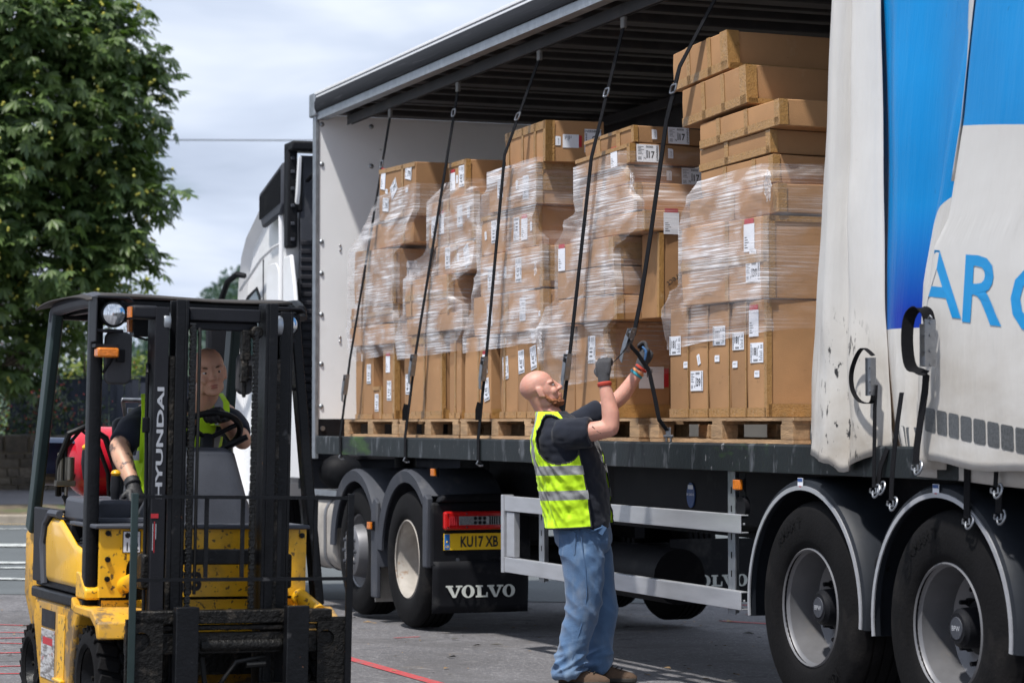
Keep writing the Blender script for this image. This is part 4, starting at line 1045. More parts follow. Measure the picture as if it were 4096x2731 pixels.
# blue letters printed on the cloth, following its surface
def on_C(x, z, off=-.004):
    xl = fnC(0, z).x; u = (x - xl) / (12.3 - xl); p = fnC(max(0, u), z); return V(p.x, p.y + off, p.z)
M('print_blue', (0.0, .25, .58), .4, var=.05)
for ch, x, z, shear in (('A', 10.375, 2.11, .0), ('R', 10.76, 2.06, .10), ('C', 11.15, 2.0, .08)):
    b = MB(); vs, fs, x0, x1, y0, y1 = text_data(ch, .014)
    k = .30 / .73; cx = (x0 + x1) / 2
    b.add([on_C(x + ((vx - cx) + shear * (vy - .36)) * k * 1.36, z + (vy - .36) * k - .14 * (vx - cx) * k) for vx, vy in vs], fs)
    obj('letter', b, 'print_blue', cur, smooth=0)
# row of reflective patches
for k in range(12):
    x = 10.185 + k * .107; z = 1.505 - k * .0125
    b = MB(); pts = [on_C(x + u, z + v - u * .11, -.003) for u, v in rounded(.094, .108, .014)]
    n = len(pts); b.add(pts, [tuple(range(n))]); obj('reflective_patch', b, 'reflector_tape', cur, smooth=0)
for k, (x, z) in enumerate(((9.79, 1.415), (9.865, 1.408))):
    b = MB(); pts = []
    for u, v in rounded(.066, .105, .012):
        xx = x + u; xl = fnB(0, z).x; xr = fnB(1, z).x; p = fnB((xx - xl) / (xr - xl), z + v); pts.append(p + V(0, -.004, 0))
    b.add(pts, [tuple(range(len(pts)))]); obj('reflective_patch', b, 'reflector_tape', cur, smooth=0)
b = MB(); b.cyl((8.95, .06, 1.34), (8.95, .06, 1.6), .017, n=12); b.cyl((8.95, .06, 1.405), (8.95, .06, 1.345), .024, n=12); b.cyl((8.95, .03, 1.335), (8.95, .08, 1.335), .013, n=10)
obj('tension_pole', b, 'zinc', cur)
# straps of the curtain
def s_hook(b, p, s=1.0, mi=1, flip=1):
    p = V(*p)
    pts = []
    for i in range(15):
        t = i / 14 * 2 * PI * .86; pts.append(p + V(flip * (.028 - .028 * math.cos(t)) * s, -.01 * math.sin(t), -.03 * math.sin(t) * s - .012))
    b.tube(pts, .0055, n=7, mi=mi)
    b.tube([p + V(-.024, 0, 0), p + V(-.028, 0, -.018), p + V(0, 0, -.026), p + V(.03, 0, -.02), p + V(.028, 0, .004)], .006, n=7, mi=mi)
def curtain_strap(label, pts, hookflip=1, w=.045, wd=(1, 0, 0)):
    r = thing('curtain_strap', label, 'strap', T_ORG, (0, 0, T_ROT), 'loose straps hanging off the side curtain')
    b = MB(); b.ribbon(pts, wd, w, .004); obj('webbing', b, 'webbing', r, smooth=30)
    h = MB(); s_hook(h, V(*pts[-1]) + V(0, -.003, -.004), 1.0, 0, hookflip); obj('hook', h, 'zinc', r)
    return r
r = curtain_strap('wide black curtain strap with over-centre buckle, its loop standing off the lettering fold', [(10.36, -.165, 1.70), (10.33, -.155, 1.62), (10.285, -.15, 1.5), (10.25, -.15, 1.38), (10.238, -.15, 1.295)], w=.052)
b = MB(); b.ribbon(curve([(10.367, -.165, 1.70), (10.340, -.19, 1.712), (10.305, -.215, 1.74), (10.297, -.225, 1.85), (10.310, -.22, 1.95), (10.345, -.20, 1.99), (10.380, -.175, 1.975), (10.390, -.165, 1.93)]), (.3, 1, 0), .055, .004)
obj('loop', b, 'webbing', r, smooth=40)
b = MB(); b.box(10.363, 10.367, -.20, -.145, 1.73, 1.92); b.box(10.407, 10.411, -.20, -.145, 1.73, 1.94)
for z in (1.74, 1.80, 1.87, 1.925): b.cyl((10.360, -.172, z), (10.417, -.172, z), .008, n=10)
b.box(10.367, 10.407, -.19, -.186, 1.735, 1.775); b.tube([(10.405, -.18, 1.945), (10.423, -.18, 1.955), (10.435, -.18, 1.945), (10.423, -.18, 1.935)], .004, n=6)
obj('buckle', b, 'zinc', r, smooth=30)
r = curtain_strap('thin black strap with looped buckle between the white and blue curtain folds', [(9.650, -.02, 1.66), (9.655, -.03, 1.55), (9.650, -.03, 1.4), (9.645, -.03, 1.25), (9.642, -.03, 1.175)], w=.03)
b = MB(); b.ribbon(curve([(9.660, -.04, 1.80), (9.605, -.06, 1.835), (9.555, -.07, 1.80), (9.520, -.08, 1.72), (9.530, -.08, 1.64), (9.580, -.07, 1.585), (9.650, -.05, 1.575), (9.660, -.04, 1.61)]), (0, 1, 0), .024, .004)
obj('loop', b, 'webbing', r, smooth=40)
b = MB(); b.box(9.625, 9.60, -.05, -.044, 1.61, 1.79); b.box(9.650, 9.604, -.05, -.02, 1.61, 1.79)
for z in (1.63, 1.68, 1.745): b.cyl((9.640, -.054, z), (9.640, -.03, z), .008, n=8)
obj('buckle', b, 'zinc', r, smooth=30)
curtain_strap('black strap whose hook dangles lowest, in front of the gap between the wheel arches', [(10.03, -.10, 1.62), (10.03, -.12, 1.5), (10.0, -.12, 1.38), (9.975, -.12, 1.25), (9.962, -.12, 1.125)], w=.036)
curtain_strap('short black strap curling round behind the thin looped strap', [(9.72, .0, 1.36), (9.69, -.02, 1.28), (9.665, -.02, 1.20), (9.675, -.02, 1.19)], w=.04)
curtain_strap('wide black strap hanging straight down over the rear wheel arch', [(10.46, -.02, 1.36), (10.46, -.02, 1.2), (10.455, -.02, 1.06)], w=.05)
curtain_strap('black strap with flat ring hanging right of the rear wheel arch top', [(10.72, -.02, 1.36), (10.72, -.02, 1.2), (10.715, -.02, 1.09)], w=.05)
curtain_strap('short black strap end with hook just under the lettered curtain hem', [(10.78, -.07, 1.30), (10.775, -.07, 1.24), (10.77, -.07, 1.205)], w=.03)

# ------------------------------------------------------------------ tractor unit
trc = thing('tractor_unit', 'white articulated lorry tractor unit coupled under the trailer', 'lorry', T_ORG, (0, 0, T_ROT))
def kp(name, mb, mat, par=None, **k): return obj(name, mb, mat, par or trc, **k)
# cab shell: side outline lofted across the width with rounded shoulders
outline = [(-1.0, .95), (-1.0, 3.30), (-1.25, 3.66), (-1.55, 3.62), (-1.86, 3.47), (-2.14, 3.34), (-2.40, 3.22), (-2.58, 3.05), (-2.68, 2.80), (-2.78, 2.3), (-2.86, 1.75), (-2.86, 1.2), (-2.80, .75), (-2.70, .45), (-2.35, .42), (-2.30, .80), (-2.05, 1.03), (-1.75, 1.06), (-1.45, .95), (-1.3, .80)]
def cab_ring(y, k):
    cx, cz = -1.8, 1.9
    return [V(cx + (x - cx) * (1 - k * .10), y, cz + (z - cz) * (1 - (k * .10 if z > 2.9 else k * .05))) for x, z in outline]
b = MB(); b.loft([cab_ring(.10, .55), cab_ring(.045, .12), cab_ring(.02, 0), cab_ring(.03, 0), cab_ring(2.45, 0), cab_ring(2.47, .2), cab_ring(2.40, .8)], True)
cab = kp('cab', b, 'truck_white', smooth=28)
b = MB(); b.tube([(-2.58, .014, 2.74), (-2.2, .012, 2.86), (-1.8, .012, 2.99), (-1.4, .012, 3.06), (-1.12, .012, 3.08)], .016, n=8); kp('waist_moulding', b, 'truck_white', cab)
b = MB(); b.tube([(-1.12, .012, 1.0), (-1.12, .012, 3.08), (-1.14, .012, 3.4)], .022, n=8); kp('corner_moulding', b, 'truck_white', cab)
b = MB(); b.prism([(p[0], p[1]) for p in rounded(.42, 1.0, .12)], (-1.42, .011, 2.42), X_, Z_, (0, .012, 0)); kp('locker_panel', b, 'truck_white', cab, bevel=.006)
b = MB(); b.bar((-1.76, .018, 1.1), (-1.76, .018, 2.98), .012, .01, (0, 1, 0)); kp('door_seam', b, 'grey_plastic', cab)
b = MB(); b.prism([(-2.55, 2.05), (-1.88, 2.05), (-1.88, 2.62), (-1.98, 2.70), (-2.30, 2.62), (-2.52, 2.50)], (0, .006, 0), X_, Z_, (0, .014, 0)); win = kp('side_window', b, 'glass_dark', cab)
b = MB(); b.prism([(-2.58, 2.01), (-1.84, 2.01), (-1.84, 2.64), (-1.97, 2.74), (-2.32, 2.67), (-2.56, 2.54)], (0, .012, 0), X_, Z_, (0, .007, 0)); kp('window_seal', b, 'dark_plastic', win)
b = MB(); b.prism([(-2.95, 1.92), (-2.95, 2.5), (-2.82, 2.62), (-2.78, 1.9)], (0, -.02, 0), X_, Z_, (0, -.22, 0)); mirror = kp('door_mirror', b, 'dark_plastic', cab, bevel=.03)
b = MB(); b.tube([(-2.35, .0, 2.86), (-2.42, -.06, 2.88), (-2.62, -.10, 2.82), (-2.88, -.12, 2.60)], [.025, .03, .03, .03], n=8); kp('mirror_arm', b, 'dark_plastic', mirror)
b = MB(); b.tube([(-2.35, .0, 2.05), (-2.6, -.08, 2.0), (-2.85, -.12, 2.05)], [.03, .035, .03], n=8); kp('mirror_arm', b, 'dark_plastic', mirror)
b = MB(); b.prism([(-1.80, 3.40), (-1.79, 3.585), (-.985, 3.80), (-.985, 3.42), (-1.06, 3.34), (-1.68, 3.26)], (0, -.018, 0), X_, Z_, (0, .05, 0)); dv = kp('roof_air_vent', b, 'grey_plastic', cab, bevel=.02)
for k in range(24):
    x = -1.74 + k * .03; z0 = 3.34 + (k * .03) * .14; z1 = 3.55 + (k * .03) * .27
    kp('louvre', MB().bar((x, -.022, z0), (x, -.022, z1), .012, .010, (0, 1, 0)), 'dark_plastic', dv, smooth=0)
# rubber gap seal frame, rear deflector and ribbed back wall
b = MB(); b.box(-1.0, -.86, .0, .09, 3.03, 3.93); b.box(-1.0, -.72, .0, 2.4, 3.88, 3.96); b.box(-1.0, -.86, .09, .14, 3.35, 3.8); fr = kp('gap_seal', b, 'dark_plastic', cab, bevel=.015)
for z in (3.10, 3.24, 3.40, 3.55, 3.70, 3.82): kp('seal_tab', MB().box(-.862, -.842, .025, .06, z - .015, z + .015), 'grey_plastic', fr, smooth=0, bevel=.005)
b = MB(); b.prism([(-.78, 3.42), (-.70, 3.78), (-.66, 3.82), (-.70, 3.5), (-.74, 3.40)], (0, .04, 0), X_, Z_, (0, .03, 0)); kp('deflector_edge', b, 'truck_white', cab, bevel=.005)
b = MB(); b.tube([(-.80, .16, 3.62), (-.66, .17, 3.66), (-.62, .2, 3.67)], .02, n=8); kp('deflector_stay', b, 'dark_plastic', cab)
b = MB(); b.box(-.93, -.88, .12, 2.4, .9, 3.85); wall = kp('back_wall', b, 'grey_plastic', cab, smooth=0, bevel=.01)
z = 1.15
while z < 3.12:
    kp('rib', MB().box(-.879, -.855, .12, 2.38, z, z + .045), 'bellows', wall, smooth=0, bevel=.01); z += .076
b = MB(); b.prism([(-1.0, 1.0), (-1.02, 2.95), (-.78, 2.96), (-.66, 2.67), (-.45, 1.89), (-.29, 1.0)], (0, .0, 0), X_, Z_, (0, .035, 0)); kp('side_fairing', b, 'truck_white', cab, bevel=.012)
b = MB(); b.prism([(-.86, 2.6), (-.74, 2.75), (-.60, 1.95), (-.66, 1.9)], (0, .06, 0), X_, Z_, (0, .02, 0)); kp('fairing_stay', b, 'dark_plastic', cab)
cs = MB()
cs.tube([(-.62 + .035 * math.sin(i * .9), .42 + .035 * math.cos(i * .9), 1.55 - i * .006) for i in range(80)], .011, n=6)
kp('air_coil', cs, 'hose')
b = MB(); b.cyl((-.6, .42, 1.2), (-.6, .42, 1.9), .075, n=18); b.ell((-.55, .4, 1.05), (.16, .2, .16), n=14); kp('exhaust_stack', b, 'dark_plastic')
# chassis, fuel tank, catwalk
b = MB()
for y in (.82, 1.62): b.box(-2.2, 3.15, y - .04, y + .04, .62, .90)
b.box(-.9, 3.0, .5, 1.9, .90, .93); kp('chassis_rail', b, 'chassis', smooth=0)
b = MB(); b.cyl((1.75, 1.22, .98), (1.75, 1.22, 1.22), .5, n=28); kp('fifth_wheel', b, 'chassis')
b = MB(); b.prism(rounded(.66, .62, .16), (-.42, .36, .56), Y_, Z_, (.92, 0, 0)); tank = kp('fuel_tank', b, 'rim_dusty', bevel=.03)
for x in (-.2, .25): kp('tank_strap', MB().prism(rounded(.68, .64, .17), (x - .03, .36, .56), Y_, Z_, (.06, 0, 0)), 'rim_silver', tank, smooth=30)
b = MB(); b.box(-.4, .5, .06, .5, .885, .91); b.box(-.42, .52, .04, .06, .87, .92); kp('step_tread', b, 'galvanised', smooth=0)
b = MB(); b.tube([(.7 + .05 * math.sin(i * 1.1), .55 + .05 * math.cos(i * 1.1), 1.20 - i * .003) for i in range(60)], .012, n=6); kp('air_coil', b, 'hose')
b = MB(); b.cyl((.95, .5, 1.0), (.95, .5, 1.21), .09, n=16); b.box(.8, 1.4, .45, .8, .94, 1.05); kp('air_bag', b, 'chassis', smooth=30)
# front steer wheel glimpsed below the cab
def wheel_duo(x, z, dish):
    if dish:
        prof = [(.282, -.135), (.290, -.142), (.299, -.134), (.292, -.118), (.276, -.10), (.270, -.02), (.258, .10), (.235, .155), (.215, .165), (.15, .17), (.13, .15), (.12, .10), (.10, .08), (0, .08)]
        w = kp('wheel', MB().lathe(prof, n=60), 'rim_dusty', loc=(x, .175, z), smooth=40)
    else:
        prof = [(.282, -.115), (.292, -.125), (.299, -.115), (.288, -.09), (.27, -.06), (.255, -.03), (.225, -.045), (.205, -.16), (.198, -.185), (.172, -.198), (.118, -.198), (.112, -.185), (.105, -.10), (0, -.10)]
        w = kp('wheel', MB().lathe(prof, n=60), 'rim_silver', loc=(x, .19, z), smooth=40)
        for i in range(10):
            t = 2 * PI * i / 10; p = V(math.cos(t) * .148, -.198, math.sin(t) * .148)
            kp('wheel_nut', MB().cyl(p, p + V(0, -.022, 0), .016, .013, n=6), 'grey_plastic', w, smooth=30)
    obj('tyre', tyre_mesh(.515, .292, .30, 'tyre'), 'tyre', w, smooth=40)
    return w
wheel_duo(2.40, .455, True)
wheel_duo(1.08, .455, False)
wheel_duo(-2.02, .50, False)
for x in (2.40, 1.08):
    w = obj('tyre', tyre_mesh(.515, .292, .30, 'tyre'), 'tyre', trc, smooth=40); w.location = (x, 2.25, .455); w.name = 'far_tyre'
    kp('axle', MB().cyl((x, .2, .455), (x, 2.3, .455), .09), 'chassis')
def guard_arc(x, rr, a0, a1, drop):
    b = MB(); n = 26; rings = []
    for i in range(n + 1):
        a = R(a0) + R(a1 - a0) * i / n
        c, s = math.cos(a), math.sin(a)
        rings.append([V(x + c * r_, y_, .455 + s * r_) for r_, y_ in ((rr - .10, .012), (rr - .015, .0), (rr, .03), (rr + .005, .62), (rr - .01, .62), (rr - .02, .04), (rr - .10, .03))])
    b.loft(rings, True, closed=True)
    return b
g1 = kp('mudguard', guard_arc(1.12, .66, -8, 178, 0), 'grey_plastic', smooth=40)
g2 = kp('mudguard', guard_arc(2.42, .68, 46, 176, 0), 'grey_plastic', smooth=40)
b = MB(); b.prism([(1.60, .12), (1.60, .82), (1.68, .9), (1.76, .86), (1.77, .12)], (0, .0, 0), X_, Z_, (0, .03, 0)); kp('guard_filler', b, 'grey_plastic', g1, bevel=.008)
marker(1.66, -.018, .68, trc)
b = MB(); b.box(1.58, 1.60, .04, .62, .08, .50); kp('mudflap', b, 'rim_dusty', g1, smooth=0)
# tail panel with lamp cluster, plate and lettered flap
b = MB(); b.box(2.98, 3.02, .015, .80, .42, .90); b.prism([(.06, .90), (.10, .955), (.70, .965), (.80, .90)], (2.95, 0, 0), Y_, Z_, (.10, 0, 0)); tail = kp('tail_panel', b, 'dark_plastic', smooth=0, bevel=.02)
b = MB(); b.prism([(2.965, .42), (2.965, .93), (2.90, .96), (2.86, .92), (2.86, .42)], (0, .0, 0), X_, Z_, (0, .05, 0)); kp('panel_side', b, 'grey_plastic', tail, bevel=.01)
lamp = MB(); lamp.box(3.025, 3.075, .10, .60, .70, .835); lamp = kp('tail_lamp', lamp, 'lens_red', smooth=0, bevel=.015)
b = MB(); b.box(3.077, 3.083, .21, .56, .735, .80); kp('reverse_lens', b, 'lens_clear', lamp, smooth=0, bevel=.003)
for i in range(3):
    for j in range(2):
        kp('bulb', MB().cyl((3.083, .335 + i * .036, .752 + j * .032), (3.089, .335 + i * .036, .752 + j * .032), .013, n=12), 'dark_plastic', lamp)
for i in range(6): kp('led_row', MB().box(3.084, 3.088, .445 + i * .018, .455 + i * .018, .738, .797), 'dark_plastic', lamp, smooth=0)
for i in range(4): kp('led_row', MB().box(3.078, 3.082, .135 + i * .017, .145 + i * .017, .735, .80), 'red_print', lamp, smooth=0)
for y, z in ((.125, .72), (.125, .815), (.27, .72), (.27, .818)): kp('screw', MB().cyl((3.078, y, z), (3.084, y, z), .006, n=8), 'chrome', lamp)
b = MB(); b.box(3.022, 3.03, .11, .63, .552, .672); b.box(3.0305, 3.032, .114, .155, .556, .668, 1)
b.text('KU17 XB', (3.0345, .385, .615), Y_, Z_, .079, 2, .022, sx=.70); b.text('GB', (3.0345, .134, .578), Y_, Z_, .016, 3, .01)
b.ell((3.033, .134, .612), (.002, .007, .007), n=8, mi=3)
kp('number_plate', b, ['plate_yellow', 'euro_blue', 'ink', 'plate_yellow'], smooth=0)
for y in (.22, .56): kp('panel_bolt', MB().cyl((3.02, y, .48), (3.026, y, .48), .014, n=10), 'grey_plastic', tail)
def slab(b, o, eu, ev, H, mi=0):
    """wide slab-serif lettering V O L V O"""
    def poly(pts): b.add([V(*o) + eu * (x * H) + ev * (y * H) for x, y in pts], [tuple(range(len(pts)))], mi)
    def vee(x):
        poly([(x, 1), (x, .86), (x + .62, .86), (x + .62, 1)]); poly([(x + .86, 1), (x + .86, .86), (x + 1.42, .86), (x + 1.42, 1)])
        poly([(x + .12, .86), (x + .60, 0), (x + .86, 0), (x + .50, .86)]); poly([(x + .78, .16), (x + .86, 0), (x + 1.26, .86), (x + 1.04, .86)])
    def oh(x):
        n = 24; out_ = [(x + .56 + .56 * math.cos(2 * PI * i / n), .5 + .53 * math.sin(2 * PI * i / n)) for i in range(n)]
        inn = [(x + .56 + .22 * math.cos(2 * PI * i / n), .5 + .42 * math.sin(2 * PI * i / n)) for i in range(n)]
        for i in range(n): j = (i + 1) % n; poly([out_[i], out_[j], inn[j], inn[i]])
    def ell_(x):
        poly([(x, 1), (x, .86), (x + .62, .86), (x + .62, 1)]); poly([(x + .14, .86), (x + .14, .14), (x + .48, .14), (x + .48, .86)])
        poly([(x, .14), (x, 0), (x + 1.04, 0), (x + 1.04, .14)]); poly([(x + .88, .14), (x + 1.04, .14), (x + 1.04, .42), (x + .94, .42)])
    vee(0); oh(1.36); ell_(2.58); vee(3.58); oh(4.94)
b = MB(); b.grid(lambda u, v: V(3.0 + .03 * math.sin(u * 2.2) + .02 * v, .03 + .74 * u, .09 + .38 * v), 14, 6)
b2 = MB(); slab(b2, (3.034, .125, .205), Y_ * 1.0, Z_, .088)
fl = kp('mudflap', b, 'dark_plastic', smooth=60); md = fl.modifiers.new('t', 'SOLIDIFY'); md.thickness = .01
b2.v = [(p[0] + .03 * math.sin((p[1] - .03) / .74 * 2.2) - .010, p[1], p[2]) for p in b2.v]
kp('lettering', b2, 'volvo_print', fl, smooth=0)
b = MB(); b.box(3.0, 3.01, 1.93, 2.68, .11, .60); fl2 = kp('mudflap', b, 'dark_plastic', smooth=0)
b2 = MB(); slab(b2, (3.014, 2.05, .235), Y_, Z_, .088); kp('lettering', b2, 'volvo_print', fl2, smooth=0)
b = MB(); b.tube([(3.0, .9, 1.1), (3.1, .95, .8), (3.3, 1.0, .75), (3.45, 1.0, .95)], .02, n=8); kp('suzie_hose', b, 'hose')
marker(3.0, .05, 1.12, trc)

# ------------------------------------------------------------------ pallets
def pallet(x0, x1, label, blue=False):
    y0, y1, zb = .085, 1.10, 1.372
    r = tprop('wooden_pallet', label, 'pallet', (x0 + x1) / 2, (y0 + y1) / 2, zb, group='pallets on the trailer bed')
    L = x1 - x0; W = y1 - y0; rr = random.Random(int(x0 * 100))
    for yb in (-W / 2 + .05, 0, W / 2 - .05):
        obj('bottom_board', MB().box(-L / 2, L / 2, yb - .05, yb + .05, 0, .02), 'wood', r, smooth=0)
        for xb in (-L / 2 + .07, 0, L / 2 - .07):
            bx = xb + rr.uniform(-.02, .02)
            obj('block', MB().box(bx - .07, bx + .07, yb - .05, yb + .05, .0205, .10), 'wood_blue' if blue and xb == 0 and yb < 0 else 'wood', r, smooth=0, bevel=.004)
    for xb in (-L / 2 + .07, 0, L / 2 - .07):
        obj('stringer_board', MB().box(xb - .06, xb + .06, -W / 2, W / 2, .1005, .119), 'wood', r, smooth=0)
    n = 7
    for k in range(n):
        yb = -W / 2 + .05 + (W - .10) * k / (n - 1)
        obj('deck_board', MB().box(-L / 2 + rr.uniform(-.006, .006), L / 2 + rr.uniform(-.006, .006), yb - .05, yb + .05, .1195, .137), 'wood', r, smooth=0)
    return r
pallet(.60, 2.02, 'grey wooden pallet closest to the white bulkhead')
pallet(2.06, 3.42, 'wooden pallet second from the white bulkhead')
pallet(3.46, 4.86, 'wooden pallet behind the bald workman, third from the bulkhead')
pallet(5.0, 6.62, 'wooden pallet with a blue painted block beside the workman', True)
pallet(6.78, 8.60, 'wooden pallet beside the drawn curtain, with clean sawn blocks')

# ------------------------------------------------------------------ stickers
def label_mesh(num, upright=False):
    """carrier label: paper, big number, bar code, side word; in the XZ plane facing -Y"""
    b = MB(); w, h = (.115, .155) if upright else (.155, .107)
    b.box(-w / 2, w / 2, -.0012, 0, -h / 2, h / 2)
    ux, uz = X_, Z_; y = -.002
    def q(x0, x1, z0, z1): b.add([V(x0, y, z0), V(x1, y, z0), V(x1, y, z1), V(x0, y, z1)], [(0, 1, 2, 3)], 1)
    if upright:
        b.text('OVERNIGHT', (0, y, h / 2 - .014), X_, Z_, .0165, 1, .02)
        b.text(num, (.012, y, .012), Z_, -X_, .036, 1, .025)
        for k in range(9): q(-.052 + (k % 2) * .002, -.040, -.06 + k * .0125, -.06 + k * .0125 + .006)
        b.text('E', (.012, y, -.055), Z_, -X_, .02, 1, .0)
        for k in range(5): q(-.016 + k * .0045, -.0135 + k * .0045, -.045, -.018)
    else:
        b.text('OVERNIGHT', (w / 2 - .012, y, 0), -Z_, X_, .0135, 1, .02, sx=.95)
        b.text(num, (.026, y, -.006), X_, Z_, .042, 1, .025, sx=.85)
        for k in range(8): q(-.012 + k * .0065, -.0085 + k * .0065, .034, .046)
        for k in range(7): q(-.012, .0, -.028 + k * .007, -.0245 + k * .007)
        for k in range(6): q(-.070, -.070 + random.Random(k).uniform(.022, .045), .038 - k * .009, .0405 - k * .009)
        for k in range(3): q(-.070, -.045, -.026 - k * .007, -.0235 - k * .007)
        b.text('N' if num == '17' else 'R' if num in ('39', '81') else 'C', (-.022, y, -.030), X_, Z_, .016, 1, .0)
    me = b.mesh('shipping_label'); return me, b
LAB = {}
def get_label(num, up=False):
    if (num, up) not in LAB:
        me, b = label_mesh(num, up)
        me.materials.append(MATS['paper']); me.materials.append(MATS['ink']); me.polygons.foreach_set('material_index', b.m); LAB[(num, up)] = me
    return LAB[(num, up)]
def doc_mesh():
    b = MB(); b.box(-.052, .052, -.0012, 0, -.075, .055); b.box(-.045, .045, -.0012, 0, .0555, .08, 1)
    for k in range(5): b.box(-.042, -.042 + .02 + .01 * (k % 3), -.0018, -.0013, -.01 - k * .012, -.006 - k * .012, 2)
    me = b.mesh('document_pouch')
    for m in ('paper', 'red_print', 'ink'): me.materials.append(MATS[m])
    me.polygons.foreach_set('material_index', b.m); return me
def tag_mesh():
    b = MB(); b.prism([(-.03, -.018), (.03, -.018), (.03, .018), (-.024, .018), (-.03, .01)], (0, 0, 0), X_, Z_, (0, -.0012, 0)); b.text('401717', (.002, -.002, .003), X_, Z_, .009, 1, 0)
    me = b.mesh('paper_tag')
    for m in ('paper', 'ink'): me.materials.append(MATS[m])
    me.polygons.foreach_set('material_index', b.m); return me
DOC = doc_mesh(); TAGM = tag_mesh()
def stick(box, L, W, h, kind, face, u, v, rot=0, s=1.0):
    """u, v are fractions along the face; face s = long side, e = end"""
    if face == 's': loc = (-L / 2 + u * L, -W / 2 - .004, v * h); eul = (0, R(rot), 0)
    else: loc = (L / 2 + .004, -W / 2 + u * W, v * h); eul = Euler((0, R(rot), 0)).to_matrix().to_4x4(); eul = (Matrix.Rotation(PI / 2, 4, 'Z') @ eul).to_euler()
    if kind == 'doc': me, nm = DOC, 'document_pouch'
    elif kind == 'tag': me, nm = TAGM, 'paper_tag'
    elif kind[0] == 'U': me, nm = get_label(kind[1:], True), 'shipping_label'
    else: me, nm = get_label(kind), 'shipping_label'
    o = bpy.data.objects.new(nm, me); COL.objects.link(o); o.parent = box; o.location = loc; o.rotation_euler = eul; o.scale = (s, 1, s)
    return o

# ------------------------------------------------------------------ cardboard boxes
ALLBOX = {}
TILT = {'5a': 5, '5b': 4.5, '5c': 3, '5d': 2.6, '5e': 2, '5f': 1.2, '4a': 3.2, '4b': 3, '4c': 2.4, '4d': 1.5, '1c': -2.5, '3a': -1.5, '1a': -1.5}
def box(key, x0, x1, y0, W, z0, z1, yaw, label, stickers=(), tape=(), dust=False):
    L = x1 - x0; h = z1 - z0; a = R(yaw); rr = random.Random(key)
    # near rear corner stays at (x1, y0) when the box is turned
    cx = x1 - math.cos(a) * L / 2 - math.sin(a) * W / 2; cy = y0 - math.sin(a) * L / 2 + math.cos(a) * W / 2
    b = MB()
    nx = max(2, int(L / .22)); nzv = max(2, int(h / .2))
    b.box(-L / 2, L / 2, -W / 2, W / 2, 0, h)
    me = b.mesh('cardboard_box')
    bm = bmesh.new(); bm.from_mesh(me); bmesh.ops.subdivide_edges(bm, edges=bm.edges, cuts=2, use_grid_fill=True)
    for v in bm.verts:
        fx, fy, fz = abs(v.co.x) / (L / 2), abs(v.co.y) / (W / 2), abs(v.co.z - h / 2) / (h / 2)
        if fy > .99 and fx < .9 and fz < .9: v.co.y += math.copysign(rr.uniform(0, .004), v.co.y)
        if fx > .99 and fy < .9 and fz < .9: v.co.x += math.copysign(rr.uniform(-.003, .004), v.co.x)
        v.co.z -= .004 * rr.random() * (v.co.z > h * .9)
        if fx > .99 and fy > .99 and fz > .99:
            k_ = rr.random() ** 2 * .013; v.co.x -= math.copysign(k_, v.co.x); v.co.y -= math.copysign(k_ * .6, v.co.y); v.co.z -= k_ * .6 * (v.co.z > h / 2)
    bm.to_mesh(me); bm.free()
    o = obj('cardboard_box', me, 'cardboard', smooth=40, bevel=.005)
    o.location = TW(cx, cy, z0); o.rotation_euler = (0, R(-TILT.get(key, 0 if z0 < 1.6 else rr.uniform(-.6, .6))), T_ROT + a)
    tag(o, label, 'box', 'cardboard boxes loaded in the trailer')
    th = .0022; e_ = .0045
    for tp_ in tape:
        t = MB()
        k = tp_[0]; w = tp_[2] if len(tp_) > 2 else .05
        if k == 'v': x = -L / 2 + tp_[1] * L; t.box(x - w / 2, x + w / 2, -W / 2 - e_ - th, -W / 2 - e_, .004, h - .004)
        elif k == 'h': z = tp_[1] * h; t.box(-L / 2 + .004, L / 2 - .004, -W / 2 - e_ - th, -W / 2 - e_, max(.003, z - w / 2), min(h - .003, z + w / 2))
        elif k == 'c':
            t.box(L / 2 - w * .8, L / 2 + e_ + th, -W / 2 - e_ - th, -W / 2 - e_, .004, h - .004); t.box(L / 2 + e_, L / 2 + e_ + th, -W / 2 - e_, -W / 2 + w * .8, .004, h - .004)
        elif k == 'eh': z = tp_[1] * h; t.box(L / 2 + e_, L / 2 + e_ + th, -W / 2 + .004, W / 2 - .004, max(.003, z - w / 2), min(h - .003, z + w / 2))
        elif k == 'ev': y = -W / 2 + tp_[1] * W; t.box(L / 2 + e_, L / 2 + e_ + th, y - w / 2, y + w / 2, .004, h - .004)
        obj('tape_strip', t, 'tape', o, smooth=0)
    for s_ in stickers: stick(o, L, W, h, *s_)
    ALLBOX[key] = (x0, x1, y0, W, z0, z1, yaw)
    return o
A = box
# first stack, beside the bulkhead
A('1g', .74, 1.21, .14, .8, 1.51, 2.10, 0, 'tall upright box standing closest to the white bulkhead', [('11', 's', .78, .62, 90), ('tag', 's', .4, .85, 90)], [('h', .03, .05), ('v', .42, .012)])
A('1h', 1.215, 1.445, .14, .5, 1.51, 1.775, 0, 'short box marked 71 standing low between two tall boxes', [('71', 's', .45, .5, 90, .9)], [('c', 0, .06), ('h', .95, .04)])
A('1i', 1.47, 1.78, .14, .8, 1.51, 2.10, 0, 'tall upright box just behind the short box marked 71', [('doc', 's', .45, .75), ('11', 's', .55, .38, 90)], [('h', .03, .05), ('c', 0, .05), ('eh', .05, .08)])
A('1f', .62, 1.86, .12, .9, 2.103, 2.266, 0, 'lower of two flat filmed boxes in the stack by the bulkhead', [], [('c', 0, .05)])
A('1e', .67, 1.83, .12, .9, 2.269, 2.428, 0, 'upper of two flat filmed boxes in the stack by the bulkhead', [], [('c', 0, .05), ('h', .5, .03)])
